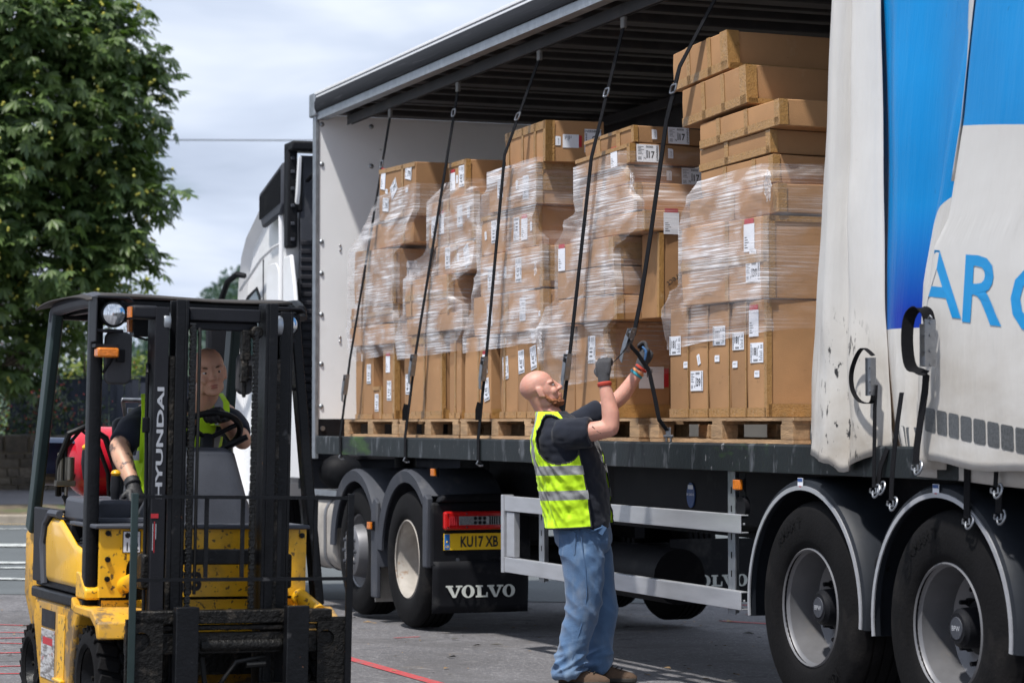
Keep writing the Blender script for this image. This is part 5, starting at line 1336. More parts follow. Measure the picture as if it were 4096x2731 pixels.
A('1c', .68, 1.84, .10, .30, 2.431, 2.868, -2, 'leaning box marked 32 in the stack by the bulkhead', [('U32', 'e', .55, .5, 0, .95), ('tag', 'e', .5, .72, 0, 1.4)], [('v', .35, .2), ('c', 0, .03)])
A('1d', 1.50, 1.90, .46, .4, 2.431, 2.82, 0, 'small box wedged behind the leaning box marked 32', [('tag', 'e', .25, .62, 0)], [('c', 0, .04), ('eh', .97, .05)])
A('1b', 1.02, 2.17, .16, .9, 2.871, 3.073, 0, 'milky filmed box between the 32 box and the 79 box', [], [('v', .8, .05)])
A('1a', 1.36, 2.27, .14, .9, 3.076, 3.49, 0, 'topmost box by the bulkhead, its 79 label near the top corner', [('79', 's', .82, .82, 8), ('79', 's', .42, .58, -30), ('35', 's', .2, .3, 5), ('doc', 's', .12, .8, 8, 1.1), ('tag', 's', .78, .5), ('tag', 's', .22, .55, 10), ('tag', 's', .6, .3)], [('h', .97, .05), ('v', .66, .05)])
# second stack
A('2f1', 1.95, 2.15, .16, .8, 1.51, 2.148, 0, 'narrow upright box next to the strap at the second pallet corner', [('18', 's', .5, .42, 90)], [('h', .03, .05)])
A('2f2', 2.26, 2.60, .12, .8, 1.51, 2.148, 0, 'plain upright box with taped foot, left half of a pair', [], [('h', .045, .06), ('h', .93, .06), ('v', .9, .03)])
A('2f4', 2.605, 2.97, .12, .8, 1.51, 2.148, 0, 'plain upright box with bright end face, right half of a pair', [], [('h', .045, .06), ('h', .93, .06), ('eh', .05, .08), ('c', 0, .03)])
A('2f3', 3.07, 3.32, .14, .8, 1.51, 2.148, 0, 'plain upright box standing alone before the third pallet', [], [('h', .03, .05), ('v', .55, .03), ('eh', .05, .08)])
A('2e', 2.18, 3.48, .10, .85, 2.151, 2.279, 0, 'flat dark filmed box low in the second stack', [], [('c', 0, .05), ('eh', .5, .08)])
A('2d', 2.15, 3.17, .10, .85, 2.282, 2.568, 0, 'box with glare on its orange end face in the second stack', [], [('c', 0, .04), ('h', .5, .05), ('v', .15, .03)])
A('2c', 2.76, 3.68, .14, .85, 2.571, 2.788, 0, 'box buried in film under the one marked 26', [('12', 's', .3, .55, 90), ('12', 's', .75, .5, 70), ('tag', 's', .55, .5, 90)], [('v', .5, .05), ('c', 0, .05)])
A('2b', 2.59, 3.61, .14, .85, 2.791, 3.128, 0, 'streaky filmed box marked 26 in the second stack', [('26', 's', .70, .55, 90), ('26', 's', .13, .45, 90), ('doc', 's', .3, .5, 0, 1.1), ('tag', 's', .88, .6, 90, 1.5)], [('v', .45, .05), ('c', 0, .05)])
A('2a', 2.91, 3.27, .20, .8, 3.131, 3.40, 2, 'topmost box of the second stack, marked 37', [('37', 's', .75, .55, 90), ('doc', 's', .25, .5), ('tag', 's', .5, .5, 90)], [('h', .96, .05), ('c', 0, .04)])
# third stack
A('3f1', 3.46, 3.99, .12, .85, 1.51, 2.09, 0, 'wide plain upright box at the left of the third pallet', [('17', 's', .86, .35, 80), ('doc', 's', .80, .68), ('tag', 's', .85, .9)], [('h', .03, .05), ('v', .55, .03), ('eh', .05, .08)])
A('3f2', 4.125, 4.46, .14, .85, 1.51, 2.09, 0, 'upright box with a 11 label left of the workman', [('11', 's', .35, .60, 85), ('tag', 's', .3, .92)], [('h', .03, .06), ('v', .3, .04)])
A('3f3', 4.465, 4.64, .14, .85, 1.51, 2.09, 0, 'narrow upright box with a 17 label, just left of the bald head', [('17', 's', .45, .66, 85)], [('h', .03, .06)])
A('3f4', 4.645, 4.87, .14, .85, 1.51, 2.09, 0, 'upright box with a 17 label, right above the bald head', [('17', 's', .55, .70, 80), ('tag', 's', .5, .95)], [('h', .03, .06), ('c', 0, .04)])
A('3e', 3.64, 5.0, .12, .85, 2.093, 2.368, 0, 'filmed box with an upside down 12, lower in the third stack', [('12', 's', .72, .55, -90), ('12', 's', .25, .5, -90), ('tag', 's', .96, .4)], [('c', 0, .06), ('v', .5, .05)])
A('3d', 3.78, 4.99, .12, .85, 2.371, 2.654, 0, 'filmed box with an upright 12 in the third stack', [('12', 's', .63, .5, 90, 1.05), ('12', 's', .18, .4, 90), ('tag', 's', .42, .5, 90, 1.3), ('tag', 's', .3, .45, 90)], [('c', 0, .06), ('eh', .5, .2)])
A('3c2', 3.75, 4.235, .14, .5, 2.657, 2.934, 0, 'left of two side by side boxes with 11 labels', [('11', 's', .55, .55, 90), ('tag', 's', .2, .5, 80)], [('h', .95, .04)])
A('3c', 4.26, 4.81, .14, .85, 2.657, 2.934, 0, 'right of two side by side boxes with 11 labels, printed end face', [('11', 's', .35, .5, -90), ('doc', 's', .62, .5, 0, 1.1), ('tag', 's', .85, .5, 90)], [('c', 0, .05), ('ev', .45, .08)])
A('3b', 3.96, 4.88, .12, .85, 2.937, 3.218, 0, 'heavily filmed box right under the OVERNIGHT 10 box', [('20', 's', .25, .6, 90), ('12', 's', .78, .45, 90), ('tag', 's', .6, .55, 90)], [('c', 0, .05), ('eh', .5, .10), ('eh', .9, .05)])
A('3a', 3.87, 4.94, .16, .40, 3.221, 3.50, -6, 'topmost box of the third stack, end marked OVERNIGHT 10', [('U10', 'e', .80, .52, 0, 1.0), ('doc', 'e', .44, .5, 90, .85), ('tag', 'e', .2, .5, 90, 1.0)], [('c', 0, .07), ('h', .92, .07), ('v', .1, .05), ('v', .45, .05), ('v', .75, .05), ('ev', .04, .05)])
# fourth stack
A('4k', 4.94, 5.485, .14, .85, 1.51, 2.108, 0, 'upright filmed box behind the workman\'s head, perforated edge', [('tag', 's', .8, .7)], [('h', .03, .05)])
A('4j', 5.50, 6.03, .14, .42, 1.51, 2.108, 0, 'big box with bare end face behind the workman\'s hands', [('11', 's', .52, .72, 90, 1.1), ('tag', 's', .85, .62), ('doc', 'e', .72, .42, 90, 1.3)], [('c', 0, .06), ('eh', .06, .10)])
A('4n', 6.06, 6.60, .62, .5, 1.51, 2.108, 0, 'set back box with red topped pouch between the last two stacks', [('doc', 'e', .1, .75, 0, 1.1)], [('eh', .5, .05)])
A('4h', 5.30, 6.27, .10, .85, 2.111, 2.268, 0, 'lowest of three flat filmed boxes in the fourth stack', [], [('c', 0, .05)])
A('4g', 5.29, 6.235, .10, .85, 2.271, 2.446, 0, 'middle of three flat filmed boxes in the fourth stack', [], [('c', 0, .06), ('v', .8, .06)])
A('4f', 5.29, 6.21, .10, .85, 2.449, 2.625, 0, 'uppermost of three flat filmed boxes, white document at its left', [('doc', 's', .09, .5, 0, 1.1)], [('c', 0, .08), ('eh', .5, .10)])
o = A('4t', 6.29, 6.56, .25, .5, 2.111, 2.625, 0, 'tall carton with dark slanting print right of the flat boxes', [], [('c', 0, .03)])
pb = MB(); pb.text('ascdirect', (.14, 0, .30), V(0, -.8, -.6), V(0, .6, -.8), .04, 0, .01, fn=lambda u, v: V(.27 / 2 + .0075, -.12 - u * .8 + v * .6, .25 - u * .55 - v * .8)); obj('print', pb, 'ink', o, smooth=0)
A('4e', 5.77, 6.58, .15, .45, 2.628, 2.755, 3, 'flat box with red strip and white pouch, under the plain box', [('doc', 'e', .38, .45, 0, 1.0), ('tag', 'e', .85, .5)], [('c', 0, .04)])
A('4d', 5.69, 6.43, .16, .55, 2.758, 2.925, 4, 'plain box between the pouch box and the three 17 boxes', [], [('c', 0, .04)])
A('4c', 5.59, 6.27, .18, .55, 2.928, 3.040, 4, 'lowest of the three 17 boxes', [('17', 'e', .80, .5, 0, 1.0), ('tag', 'e', .5, .5, 90)], [('c', 0, .04)])
A('4b', 5.59, 6.31, .17, .50, 3.043, 3.168, 5, 'middle of the three 17 boxes, jutting furthest out', [('17', 'e', .24, .5, 0, 1.0), ('tag', 'e', .56, .55, 90), ('doc', 's', .72, .5, 0, .8)], [('c', 0, .04), ('h', .9, .03)])
A('4a', 5.65, 6.30, .20, .50, 3.171, 3.28, 5, 'topmost of the three 17 boxes', [('17', 'e', .62, .5, 0, .95), ('tag', 'e', .28, .5, 90)], [('c', 0, .03), ('v', .3, .05), ('v', .7, .05), ('h', .92, .03)])
# last stack
lab5 = ['upright box at the foot of the tallest stack, next to the hanging strap', 'upright box with a low 39 label at the foot of the tallest stack', 'upright box third from the hanging strap, foot of the tallest stack',
        'upright box fourth from the hanging strap, foot of the tallest stack', 'upright corner box with red pouch and upside down 81 label']
xs5 = [6.99, 7.26, 7.52, 7.79, 8.0, 8.24]
st5 = [[('81', 's', .3, .66, 180), ('tag', 's', .85, .48)], [('39', 's', .4, .33, 0, 1.05), ('tag', 's', .5, .52, 70)], [('81', 's', .5, .72, 180), ('tag', 's', .4, .52)], [('81', 's', .5, .66, 180, .9), ('tag', 's', .3, .46)],
       [('doc', 's', .35, .82, 0, 1.1), ('81', 's', .5, .55, 180), ('tag', 's', .5, .37)]]
for k in range(5):
    A('5h%d' % k, xs5[k] + .004, xs5[k + 1] - .004, .12, .9, 1.51, 2.14, 0, lab5[k], st5[k], [('h', .035, .06)] + ([('c', 0, .03), ('eh', .05, .08)] if k == 4 else [('v', .98, .012)]))
A('5g', 7.23, 8.25, .12, .9, 2.143, 2.588, 2, 'big box marked 39 with red pouch, halfway up the tallest stack', [('39', 's', .84, .34, 0, 1.0), ('doc', 's', .80, .78, 0, 1.15), ('tag', 's', .84, .57, 10, 1.2)], [('c', 0, .05), ('h', .5, .05), ('v', .55, .04), ('eh', .98, .05)])
A('5f', 7.31, 8.26, .18, .9, 2.591, 2.752, 5, 'flat filmed box with a crumpled film knot at its corner', [], [('c', 0, .06), ('v', .5, .05)])
A('5e', 7.38, 8.16, .20, .9, 2.755, 2.912, 4.5, 'half filmed flat box just above the crumpled film knot', [], [('c', 0, .05), ('v', .35, .04), ('v', .75, .04)])
A('5d', 7.36, 8.13, .20, .9, 2.915, 3.045, 4.5, 'bare flat box two below the topmost pair of the tallest stack', [], [('c', 0, .05), ('h', .1, .06), ('v', .4, .04)])
A('5c', 7.38, 8.24, .20, .9, 3.048, 3.195, 4.5, 'bare flat box with taped corner directly below the topmost pair', [], [('c', 0, .06), ('h', .12, .06), ('v', .25, .04), ('v', .6, .04)])
A('5b', 7.19, 7.91, .17, .75, 3.198, 3.418, 4.5, 'lower of the two dusty boxes topping the tallest stack', [], [('c', 0, .08), ('h', .10, .06), ('v', .35, .04), ('v', .65, .04), ('eh', .05, .04)])
A('5a', 7.06, 7.68, .17, .90, 3.421, 3.645, 5, 'topmost dusty box of all, at the top of the tallest stack', [], [('c', 0, .09), ('h', .10, .06), ('v', .3, .04), ('v', .68, .04), ('eh', .05, .05)])

# ------------------------------------------------------------------ stretch film round each stack
def film(keys, z0, z1, label, seed, slope=0.0, xoff=0.0):
    bxs = [ALLBOX[k] for k in keys]
    def ext(z):
        x0, x1, y0 = 1e9, -1e9, 1e9
        for (a, c, y, W, b0, b1, yaw) in bxs:
            if b0 - .03 <= z <= b1 + .03:
                x0 = min(x0, a); x1 = max(x1, c); y0 = min(y0, y - max(0, math.sin(R(yaw))) * (c - a))
        return (x0, x1, y0) if x0 < 1e8 else None
    nv = 90; rows = []
    zs = [z0 + (z1 - z0) * j / nv for j in range(nv + 1)]
    E_ = [ext(z) or (None,) * 3 for z in zs]
    last = next(e_ for e_ in E_ if e_[0] is not None)
    for i, e_ in enumerate(E_):
        if e_[0] is None: E_[i] = last
        last = E_[i]
    # tension: the film bridges hollows between protruding boxes (moving hull, then smoothing)
    def hull(vals, sgn, w):
        out_ = []
        for j in range(len(vals)):
            best = sgn * vals[j]
            for p in range(max(0, j - w), j):
                for q in range(j + 1, min(len(vals), j + w + 1)):
                    if (p + q) % 2: continue
                    t = (j - p) / (q - p); best = max(best, sgn * (vals[p] * (1 - t) + vals[q] * t))
            out_.append(sgn * best)
        for _ in range(2): out_ = [sgn * max(sgn * out_[j], sgn * (out_[max(j - 1, 0)] + out_[j] + out_[min(j + 1, len(out_) - 1)]) / 3) for j in range(len(out_))]
        return out_
    X0 = hull([e_[0] for e_ in E_], -1, 9); X1 = hull([e_[1] for e_ in E_], 1, 3); Y0 = hull([e_[2] for e_ in E_], -1, 12)
    g = .014; nu1, nu2, nu3 = 6, 26, 12; nu = nu1 + nu2 + nu3
    P = []; UV = []
    for j in range(nv + 1):
        x0, x1, y0 = X0[j] - g, X1[j] + g, Y0[j] - g
        for i in range(nu + 1):
            if i <= nu1: t = i / nu1; p = V(x0, y0 + .25 * (1 - t), 0); s_ = -.25 * (1 - t)
            elif i <= nu1 + nu2: t = (i - nu1) / nu2; p = V(x0 + (x1 - x0) * t, y0, 0); s_ = (x1 - x0) * t
            else: t = (i - nu1 - nu2) / nu3; p = V(x1, y0 + .55 * t, 0); s_ = (x1 - x0) + .55 * t
            zz = zs[j] + slope * (s_ - .5) * (1 if j < nv * .5 else .6) + (.010 * nz(s_ * 3, seed, 2) if j in (0, nv) else 0)
            w = .004 * nz(s_ * 6, zz * 22, seed) + .006 * nz(s_ * 3, zz * 5, seed + 9)
            if nu1 < i < nu1 + nu2: p.y -= abs(w)
            elif i > nu1 + nu2: p.x += abs(w)
            P.append(V(p.x, p.y, zz)); UV.append((s_ + seed * 3.1, zz + seed * 1.7))
    b = MB(); b.add(P, [(j * (nu + 1) + i, j * (nu + 1) + i + 1, (j + 1) * (nu + 1) + i + 1, (j + 1) * (nu + 1) + i) for j in range(nv) for i in range(nu)])
    me = b.mesh('stretch_wrap'); uvl = me.uv_layers.new(name='UVMap')
    for lp in me.loops: uvl.data[lp.index].uv = UV[lp.vertex_index]
    me.materials.append(MATS['film']); me.materials.append(MATS['film_thin'])
    me.polygons.foreach_set('material_index', [1 if i >= nu1 + nu2 + 1 else 0 for j in range(nv) for i in range(nu)])
    o = obj('stretch_wrap', me, 'film', smooth=60); o.location = T_ORG; o.rotation_euler = (0, 0, T_ROT)
    tag(o, label, 'plastic film', 'stretch film round the box stacks')
film(['1g', '1i', '1f', '1e', '1c', '1d', '1b', '1a'], 2.00, 3.30, 'milky stretch film round the stack beside the white bulkhead', 1, .04)
film(['2f1', '2f2', '2f4', '2f3', '2e', '2d', '2c', '2b', '2a'], 1.98, 3.26, 'streaky stretch film round the stack topped by the 37 box', 2, .02)
film(['3f1', '3f4', '3e', '3d', '3c2', '3c', '3b'], 1.99, 3.235, 'stretch film round the stack topped by the OVERNIGHT 10 box', 3, .02)
film(['4k', '4j', '4h', '4g', '4f', '4e', '4d', '4c', '4b'], 1.72, 3.12, 'slack stretch film round the stack with the three 17 boxes', 4, .06)
film(['5h0', '5h4', '5g', '5f', '5e'], 1.93, 2.86, 'tight combed stretch film round the tallest stack', 5, .05)
# crumpled film knots
def knot(x, y, z, s, label, seed):
    b = MB()
    b.grid(lambda u, v: V((u - .5) * s * (1 - .5 * abs(v - .4)) + .5 * s * noise.noise(V(u * 3, v * 5, seed)), -.012 - .35 * s * abs(noise.noise(V(u * 5, v * 6, seed + 4))), (v - .5) * s * 2.2 + .35 * s * noise.noise(V(u * 4, v * 3, seed + 8))), 9, 14)
    o = obj('film_knot', b, 'film_knot', smooth=0); o.location = TW(x, y, z); o.rotation_euler = (0, 0, T_ROT); tag(o, label, 'plastic film', 'crumpled film ends')
m = M('film_knot', (.85, .85, .88), .12, var=.1, spec=.8); m.node_tree.nodes['Principled BSDF'].inputs['Alpha'].default_value = .4
knot(8.26, .13, 2.74, .07, 'crumpled glossy film knot at the corner of the tallest stack', 3); knot(6.45, .13, 2.93, .05, 'crumpled film tuft at the corner of the lowest 17 box', 5); knot(5.02, .10, 2.02, .05, 'twisted film tail between the third and fourth stacks', 6)
knot(4.96, .09, 2.50, .04, 'small film crumple beside the upright 12 box', 8)

# ------------------------------------------------------------------ internal cargo straps
def buckle_parts(r, c, d):
    """over-centre buckle at c along direction d (trailer frame)"""
    c = V(*c); d = d.normalized(); side = X_; nn = side.cross(d).normalized()
    if nn.y > 0: nn = -nn
    b = MB()
    for s_ in (-1, 1): b.bar(c + side * s_ * .03 - d * .075 + nn * .012, c + side * s_ * .03 + d * .095 + nn * .012, .004, .034, nn)
    for k in (-.05, .0, .075): b.cyl(c - side * .036 + d * k + nn * .014, c + side * .036 + d * k + nn * .014, .008, n=10)
    b.bar(c + d * .06 + nn * .03, c + d * .15 + nn * .022, .044, .006, nn); b.bar(c - d * .02 + nn * .03, c + d * .06 + nn * .03, .05, .004, nn)
    obj('buckle', b, 'zinc', r, smooth=30)
def strap(label, top, ring_z, pts, buckle_at, w=.048):
    r = thing('cargo_strap', label, 'strap', T_ORG, (0, 0, T_ROT), 'internal straps of the trailer')
    P = [V(*p) for p in pts]
    b = MB(); b.ribbon(P, (1, 0, 0), w, .005); obj('webbing', b, 'webbing', r, smooth=30)
    t = V(*top); bk = MB(); bk.box(t.x - .028, t.x + .028, t.y - .012, t.y + .012, t.z - .075, t.z); bk.cyl((t.x - .035, t.y, t.z - .015), (t.x + .035, t.y, t.z - .015), .012, n=10)
    obj('rail_hanger', bk, 'roof_sheet', r, smooth=0, bevel=.005)
    # joining ring part-way down
    for a, c in zip(P[:-1], P[1:]):
        if a.z >= ring_z >= c.z:
            q = a.lerp(c, (a.z - ring_z) / (a.z - c.z)); d = (c - a).normalized(); sd = V(1, 0, 0)
            rb = MB(); cn_ = [q + sd * u + d * v + V(0, -.006, 0) for u, v in rounded(.07, .05, .012, 2)]; rb.tube(cn_ + [cn_[0]], .006, n=6); obj('ring', rb, 'zinc', r)
    if buckle_at is not None:
        for a, c in zip(P[:-1], P[1:]):
            if a.z >= buckle_at >= c.z: buckle_parts(r, a.lerp(c, (a.z - buckle_at) / (a.z - c.z)), c - a)
    return r
def rail_strap(label, xt, xb, bz, rz, pre=None, tail=True):
    top = (xt, .20, 3.985)
    pts = [(xt, .20, 3.93)] + (pre or []) + [(xb[0], .015, 2.0), (xb[1], -.008, 1.375), (xb[1], -.008, 1.22), (xb[1], .01, 1.205)]
    P = [pts[0]]
    for a, c in zip(pts[:-1], pts[1:]):
        n = 6
        P += [tuple(V(*a).lerp(V(*c), i / n)) for i in range(1, n + 1)]
    r = strap(label, top, rz, P, bz)
    h = MB(); p = V(xb[1], -.008, 1.22); h.tube([p + V(0, 0, 0), p + V(0, -.012, -.02), p + V(0, .01, -.034), p + V(.02, .03, -.03)], .007, n=7); obj('hook', h, 'zinc', r)
    if tail:
        tb = MB(); tb.ribbon([(xb[1] + .045, -.012, 1.62), (xb[1] + .03, -.02, 1.57), (xb[1] + .02, -.016, 1.50)], (.6, 1, 0), .04, .004); obj('strap_tail', tb, 'webbing', r, smooth=30)
    return r
rail_strap('black cargo strap hanging closest to the white bulkhead', 1.46, (.985, .79), 1.80, 3.55, tail=False)
rail_strap('black cargo strap second from the bulkhead, crossing the 26 box', 3.08, (2.66, 2.48), 1.92, 3.76)
rail_strap('black cargo strap third from the bulkhead, crossing the OVERNIGHT 10 box', 4.72, (4.205, 4.09), 1.86, 3.55, pre=[(4.44, .055, 3.30), (4.36, .045, 2.9)])
rail_strap('black cargo strap ending behind the workman\'s bearded face', 6.14, (5.735, 5.60), 1.84, 3.52, pre=[(5.98, .05, 3.12)])
# the strap being fastened: upper run to the buckle in the hand, then the slack tail to the bed
SB = V(6.79, -.02, 2.00)
P = [V(7.52, .20, 3.93), V(7.33, .03, 3.5), V(7.20, .005, 3.2), V(7.0, .0, 2.6), V(6.86, -.01, 2.18), SB]
Q = [P[0]]
for a, c in zip(P[:-1], P[1:]): Q += [a.lerp(c, i / 6) for i in range(1, 7)]
r = strap('black cargo strap being fastened, its buckle in the workman\'s raised hand', (7.52, .20, 3.985), 3.38, Q, None, .05)
d = (SB - P[-2]).normalized(); buckle_parts(r, SB + V(-.02, -.01, -.03), d + V(-.25, 0, 0))
b = MB(); pts = [V(6.78, -.04, 1.96), V(6.92, -.14, 1.895), V(7.07, -.26, 1.835), V(7.20, -.365, 1.79)]
b.ribbon(pts, (1, .2, .5), .03, .004); obj('pulled_tail', b, 'webbing', r, smooth=30)
b = MB(); pts = [V(6.92, -.10, 1.93), V(6.96, -.07, 1.88), V(7.03, -.03, 1.78), V(7.08, -.015, 1.62), V(7.12, -.008, 1.50), V(7.16, .03, 1.43)]
Q = []
for k in range(len(pts) - 1): Q += [pts[k].lerp(pts[k + 1], i / 4) for i in range(4)]
b.ribbon(Q + [pts[-1]], (1, 0, 0), .05, .004); obj('lower_webbing', b, 'webbing', r, smooth=30)
b = MB(); b.box(7.135, 7.195, .025, .035, 1.40, 1.455); b.cyl((7.11, .03, 1.405), (7.225, .03, 1.405), .009, n=8); b.bar((7.14, .03, 1.40), (7.14, .03, 1.372), .012, .012); b.bar((7.20, .03, 1.40), (7.20, .03, 1.372), .012, .012)
obj('bed_clip', b, 'zinc', r, smooth=0, bevel=.004)
# a strap left hanging from the far rail
r = thing('cargo_strap', 'loose black strap hanging from the far roof rail above the 17 boxes', 'strap', T_ORG, (0, 0, T_ROT), 'internal straps of the trailer')
b = MB(); b.ribbon([(4.35, 2.2, 3.95), (4.33, 2.2, 3.6), (4.36, 2.2, 3.2), (4.37, 2.2, 2.6)], (1, .4, 0), .06, .005); obj('webbing', b, 'webbing', r, smooth=30)

# ------------------------------------------------------------------ forklift truck
fk = thing('forklift_truck', 'yellow counterbalance forklift with black mast and red gas bottle', 'forklift', F_ORG, F_EUL)
def fp(name, mb, mat, par=None, **k): return obj(name, mb, mat, par or fk, **k)
# overhead guard
b = MB(); b.prism(rounded(.060, .085, .015, 3), (-.505, .04, .66), X_, Y_, (0, 0, 1.38)); guardf = fp('overhead_guard', b, 'fork_black', smooth=30)
b = MB(); b.bar((.595, -.02, .62), (.455, .03, 2.02), .05, .075, (0, 1, 0)); fp('guard_leg', b, 'fork_black', guardf, bevel=.008)
for s_ in (-1, 1):
    b = MB(); P0, P1 = V(s_ * .466, .985, 2.03), V(s_ * .492, 1.29, .92)
    b.bar(P0, P1, .055, .11, (0, 1, 0)); fp('guard_leg', b, 'fork_green', guardf, bevel=.014)
    b = MB(); b.tube([(s_ * .495, .03, 1.99), (s_ * .495, .045, 2.03), (s_ * .495, .09, 2.05), (s_ * .483, .5, 2.052), (s_ * .468, .92, 2.045), (s_ * .466, .98, 2.03), (s_ * .466, 1.0, 1.98)], .036, n=10); fp('guard_side_tube', b, 'fork_grey' if s_ < 0 else 'fork_black', guardf)
b = MB(); b.box(-.46, .46, .015, .085, 2.005, 2.055); fp('front_crossbar', b, 'fork_black', guardf, bevel=.012)
b = MB(); b.box(-.44, .44, .96, 1.02, 1.99, 2.045); fp('rear_crossbar', b, 'fork_black', guardf, bevel=.012)
for k in range(6):
    x = -.40 + k * .16; fp('guard_slat', MB().box(x - .018, x + .018, .09, .955, 2.01, 2.04), 'fork_black', guardf, smooth=0)
b = MB(); b.grid(lambda u, v: V(-.56 + 1.0 * u, -.01 + 1.06 * v, 2.092 + .012 * math.sin(u * 7) * .4 - .03 * abs(2 * v - 1) ** 3 - .05 * max(0, .10 - u) * 4), 20, 12)
o = fp('roof_sheet', b, 'roof_cover', guardf, smooth=60); md = o.modifiers.new('t', 'SOLIDIFY'); md.thickness = .008
# lamps, indicators and mirrors on the guard
def headlamp(x, z):
    br = MB(); br.box(x - .085, x - .078, -.105, .0, z - .13, z + .07); br.prism([(-.085, .07), (-.085, .082), (.06, .082), (.085, .062), (.085, .055), (.06, .07)], (x, -.13, z), X_, Z_, (0, .12, 0)); br.box(x - .08, x + .05, -.09, -.02, z - .085, z - .07)
    h = fp('head_lamp', br, 'fork_charcoal', bevel=.003)
    fp('lamp_shell', MB().lathe([(0, .055), (.045, .05), (.06, .02), (.064, -.01), (.060, -.022), (.052, -.024)], (x, -.08, z), n=28), 'fork_black', h)
    fp('lens', MB().lathe([(.053, -.022), (.040, -.029), (.02, -.033), (0, -.034)], (x, -.08, z), n=28), 'lamp_glass', h)
    i = fp('indicator_lamp', MB().box(x - .08, x + .03, -.085, -.02, z - .155, z - .14), 'fork_charcoal', smooth=0)
    fp('lens', MB().box(x - .075, x + .025, -.115, -.04, z - .142 - .06, z - .157), 'lens_amber', i, bevel=.008)
headlamp(-.455, 1.975); headlamp(.385, 1.955)
def mirror_(x, y, z, w, h):
    m_ = fp('mirror', MB().prism(rounded(w, h, .035, 5), (x, y, z), X_, Z_, (0, .03, 0)), 'mirror_grey', bevel=.010, smooth=40)
    b = MB(); b.tube([(-.475 if x < 0 else .47, .0, z - .07), (x - .04, y - .025, z - .01), (x - .02, y - .02, z + .015)], .008, n=8); b.cbox((x + .005, y - .012, z + .01), (.04, .02, .06)); fp('mirror_bracket', b, 'fork_black', m_, bevel=.004)
mirror_(-.405, -.01, 1.775, .130, .245)
mirror_(.235, .06, 1.72, .085, .20)
b = MB(); b.box(-.265, -.135, .25, .33, 1.89, 1.98); b.tube([(-.26, .26, 1.89), (-.2, .26, 1.875), (-.14, .26, 1.89)], .006, n=6); wl = fp('work_lamp', b, 'fork_black', bevel=.008)
fp('lens', MB().box(-.285, -.268, .27, .31, 1.91, 1.97), 'lens_amber', wl, smooth=0)
# front panel: plates round the tilt-cylinder openings
b = MB(); yb0, yb1 = -.085, -.055
for x0, x1, z0, z1 in ((-.49, -.365, .67, .985), (-.365, -.215, .87, .985), (-.215, .29, .67, .985), (.29, .42, .87, .985), (.42, .51, .67, .985)):
    b.box(x0 + .0005, x1 - .0005, yb0, yb1, z0, z1)
n = 12
for cx in (-.29, .355):
    hw = .075 if cx < 0 else .065
    arc = [(cx + hw * math.cos(PI * i / n), .80 + .07 * math.sin(PI * i / n)) for i in range(n + 1)]
    for i in range(n): b.prism([arc[i], (arc[i][0], .87), (arc[i + 1][0], .87), arc[i + 1]], (0, yb0, 0), X_, Z_, (0, yb1 - yb0, 0))
front = fp('front_panel', b, 'fork_yellow', smooth=0)
for x, z in ((-.455, .965), (-.455, .845), (-.455, .755), (.485, .955)): fp('bolt', MB().cyl((x, -.085, z), (x, -.10, z), .013, n=8), 'fork_black', front)
b = MB(); b.box(-.385, -.30, -.087, -.0855, .875, .975); b.box(-.381, -.304, -.0878, -.0872, .878, .972, 1); b.text('102', (-.338, -.0885, .905), X_, Z_, .040, 0, .015, sx=.8); b.text('L', (-.315, -.0885, .958), X_, Z_, .014, 0, 0)
b.cyl((-.362, -.0885, .955), (-.362, -.0875, .955), .014, n=6, mi=0)
fp('number_sticker', b, ['ink', 'paper'], front, smooth=0)
b = MB(); b.box(-.03, .30, -.060, -.050, .90, .955); b.box(-.02, .12, -.0615, -.0605, .905, .93, 1); b.box(.15, .27, -.0615, -.0605, .905, .93, 1)
fp('data_plate', b, ['fork_yellow', 'mast_print'], front, smooth=0)
b = MB(); b.text('23', (-.06, -.0875, .745), X_, Z_, .085, 0, .04); fp('model_print', b, 'ink', front, smooth=0)
fp('lower_panel', MB().box(-.47, .47, -.065, -.05, .50, .655), 'fork_yellow', front, smooth=0)
fp('inner_bulkhead', MB().box(-.47, .47, -.03, .02, .3, .97), 'fork_greasy', smooth=0)
b = MB(); b.prism([(-.52, .985), (-.52, 1.005), (.52, 1.005), (.52, .985)], (0, -.11, 0), X_, Z_, (0, .5, 0)); b.box(-.49, -.2, .1, .5, 1.005, 1.03); fp('floor_plate', b, 'fork_grey', bevel=.006)
# cowl, wheel, levers
b = MB(); b.loft([ring((.05, .24, .99), .30, .16, 20, power=4), ring((.06, .25, 1.12), .235, .145, 20, power=4), ring((.08, .27, 1.26), .18, .13, 20, power=4), ring((.09, .28, 1.34), .15, .115, 20, power=4), ring((.10, .29, 1.365), .10, .08, 20, power=3)]); cowl = fp('dash_cowl', b, 'fork_grey', bevel=.01)
for x, l in ((.0, -1), (.15, 1)):
    fp('cowl_rib', MB().tube([(x - l * .03, .125, 1.0), (x - l * .02, .12, 1.12), (x + l * .01, .14, 1.2), (x + l * .05, .19, 1.24)], .006, n=6), 'fork_grey', cowl)
b = MB(); t = MB(); t.lathe([(.165 + .016 * math.cos(a), .016 * math.sin(a)) for a in (2 * PI * i / 10 for i in range(11))], axis='Z', n=40)
mrot = Matrix.Translation(V(.14, .36, 1.43)) @ Euler((R(-38), 0, 0)).to_matrix().to_4x4()
t.v = [tuple(mrot @ V(*p)) for p in t.v]
for a in (90, 210, 330):
    p = mrot @ V(math.cos(R(a)) * .15, math.sin(R(a)) * .15, 0); t.tube([mrot @ V(0, 0, -.03), p], .012, n=8)
sw = fp('steering_wheel', t, 'fork_black', smooth=50)
fp('steering_column', MB().tube([(.12, .29, 1.33), mrot @ V(0, 0, -.02)], .035, n=12), 'fork_charcoal', sw)
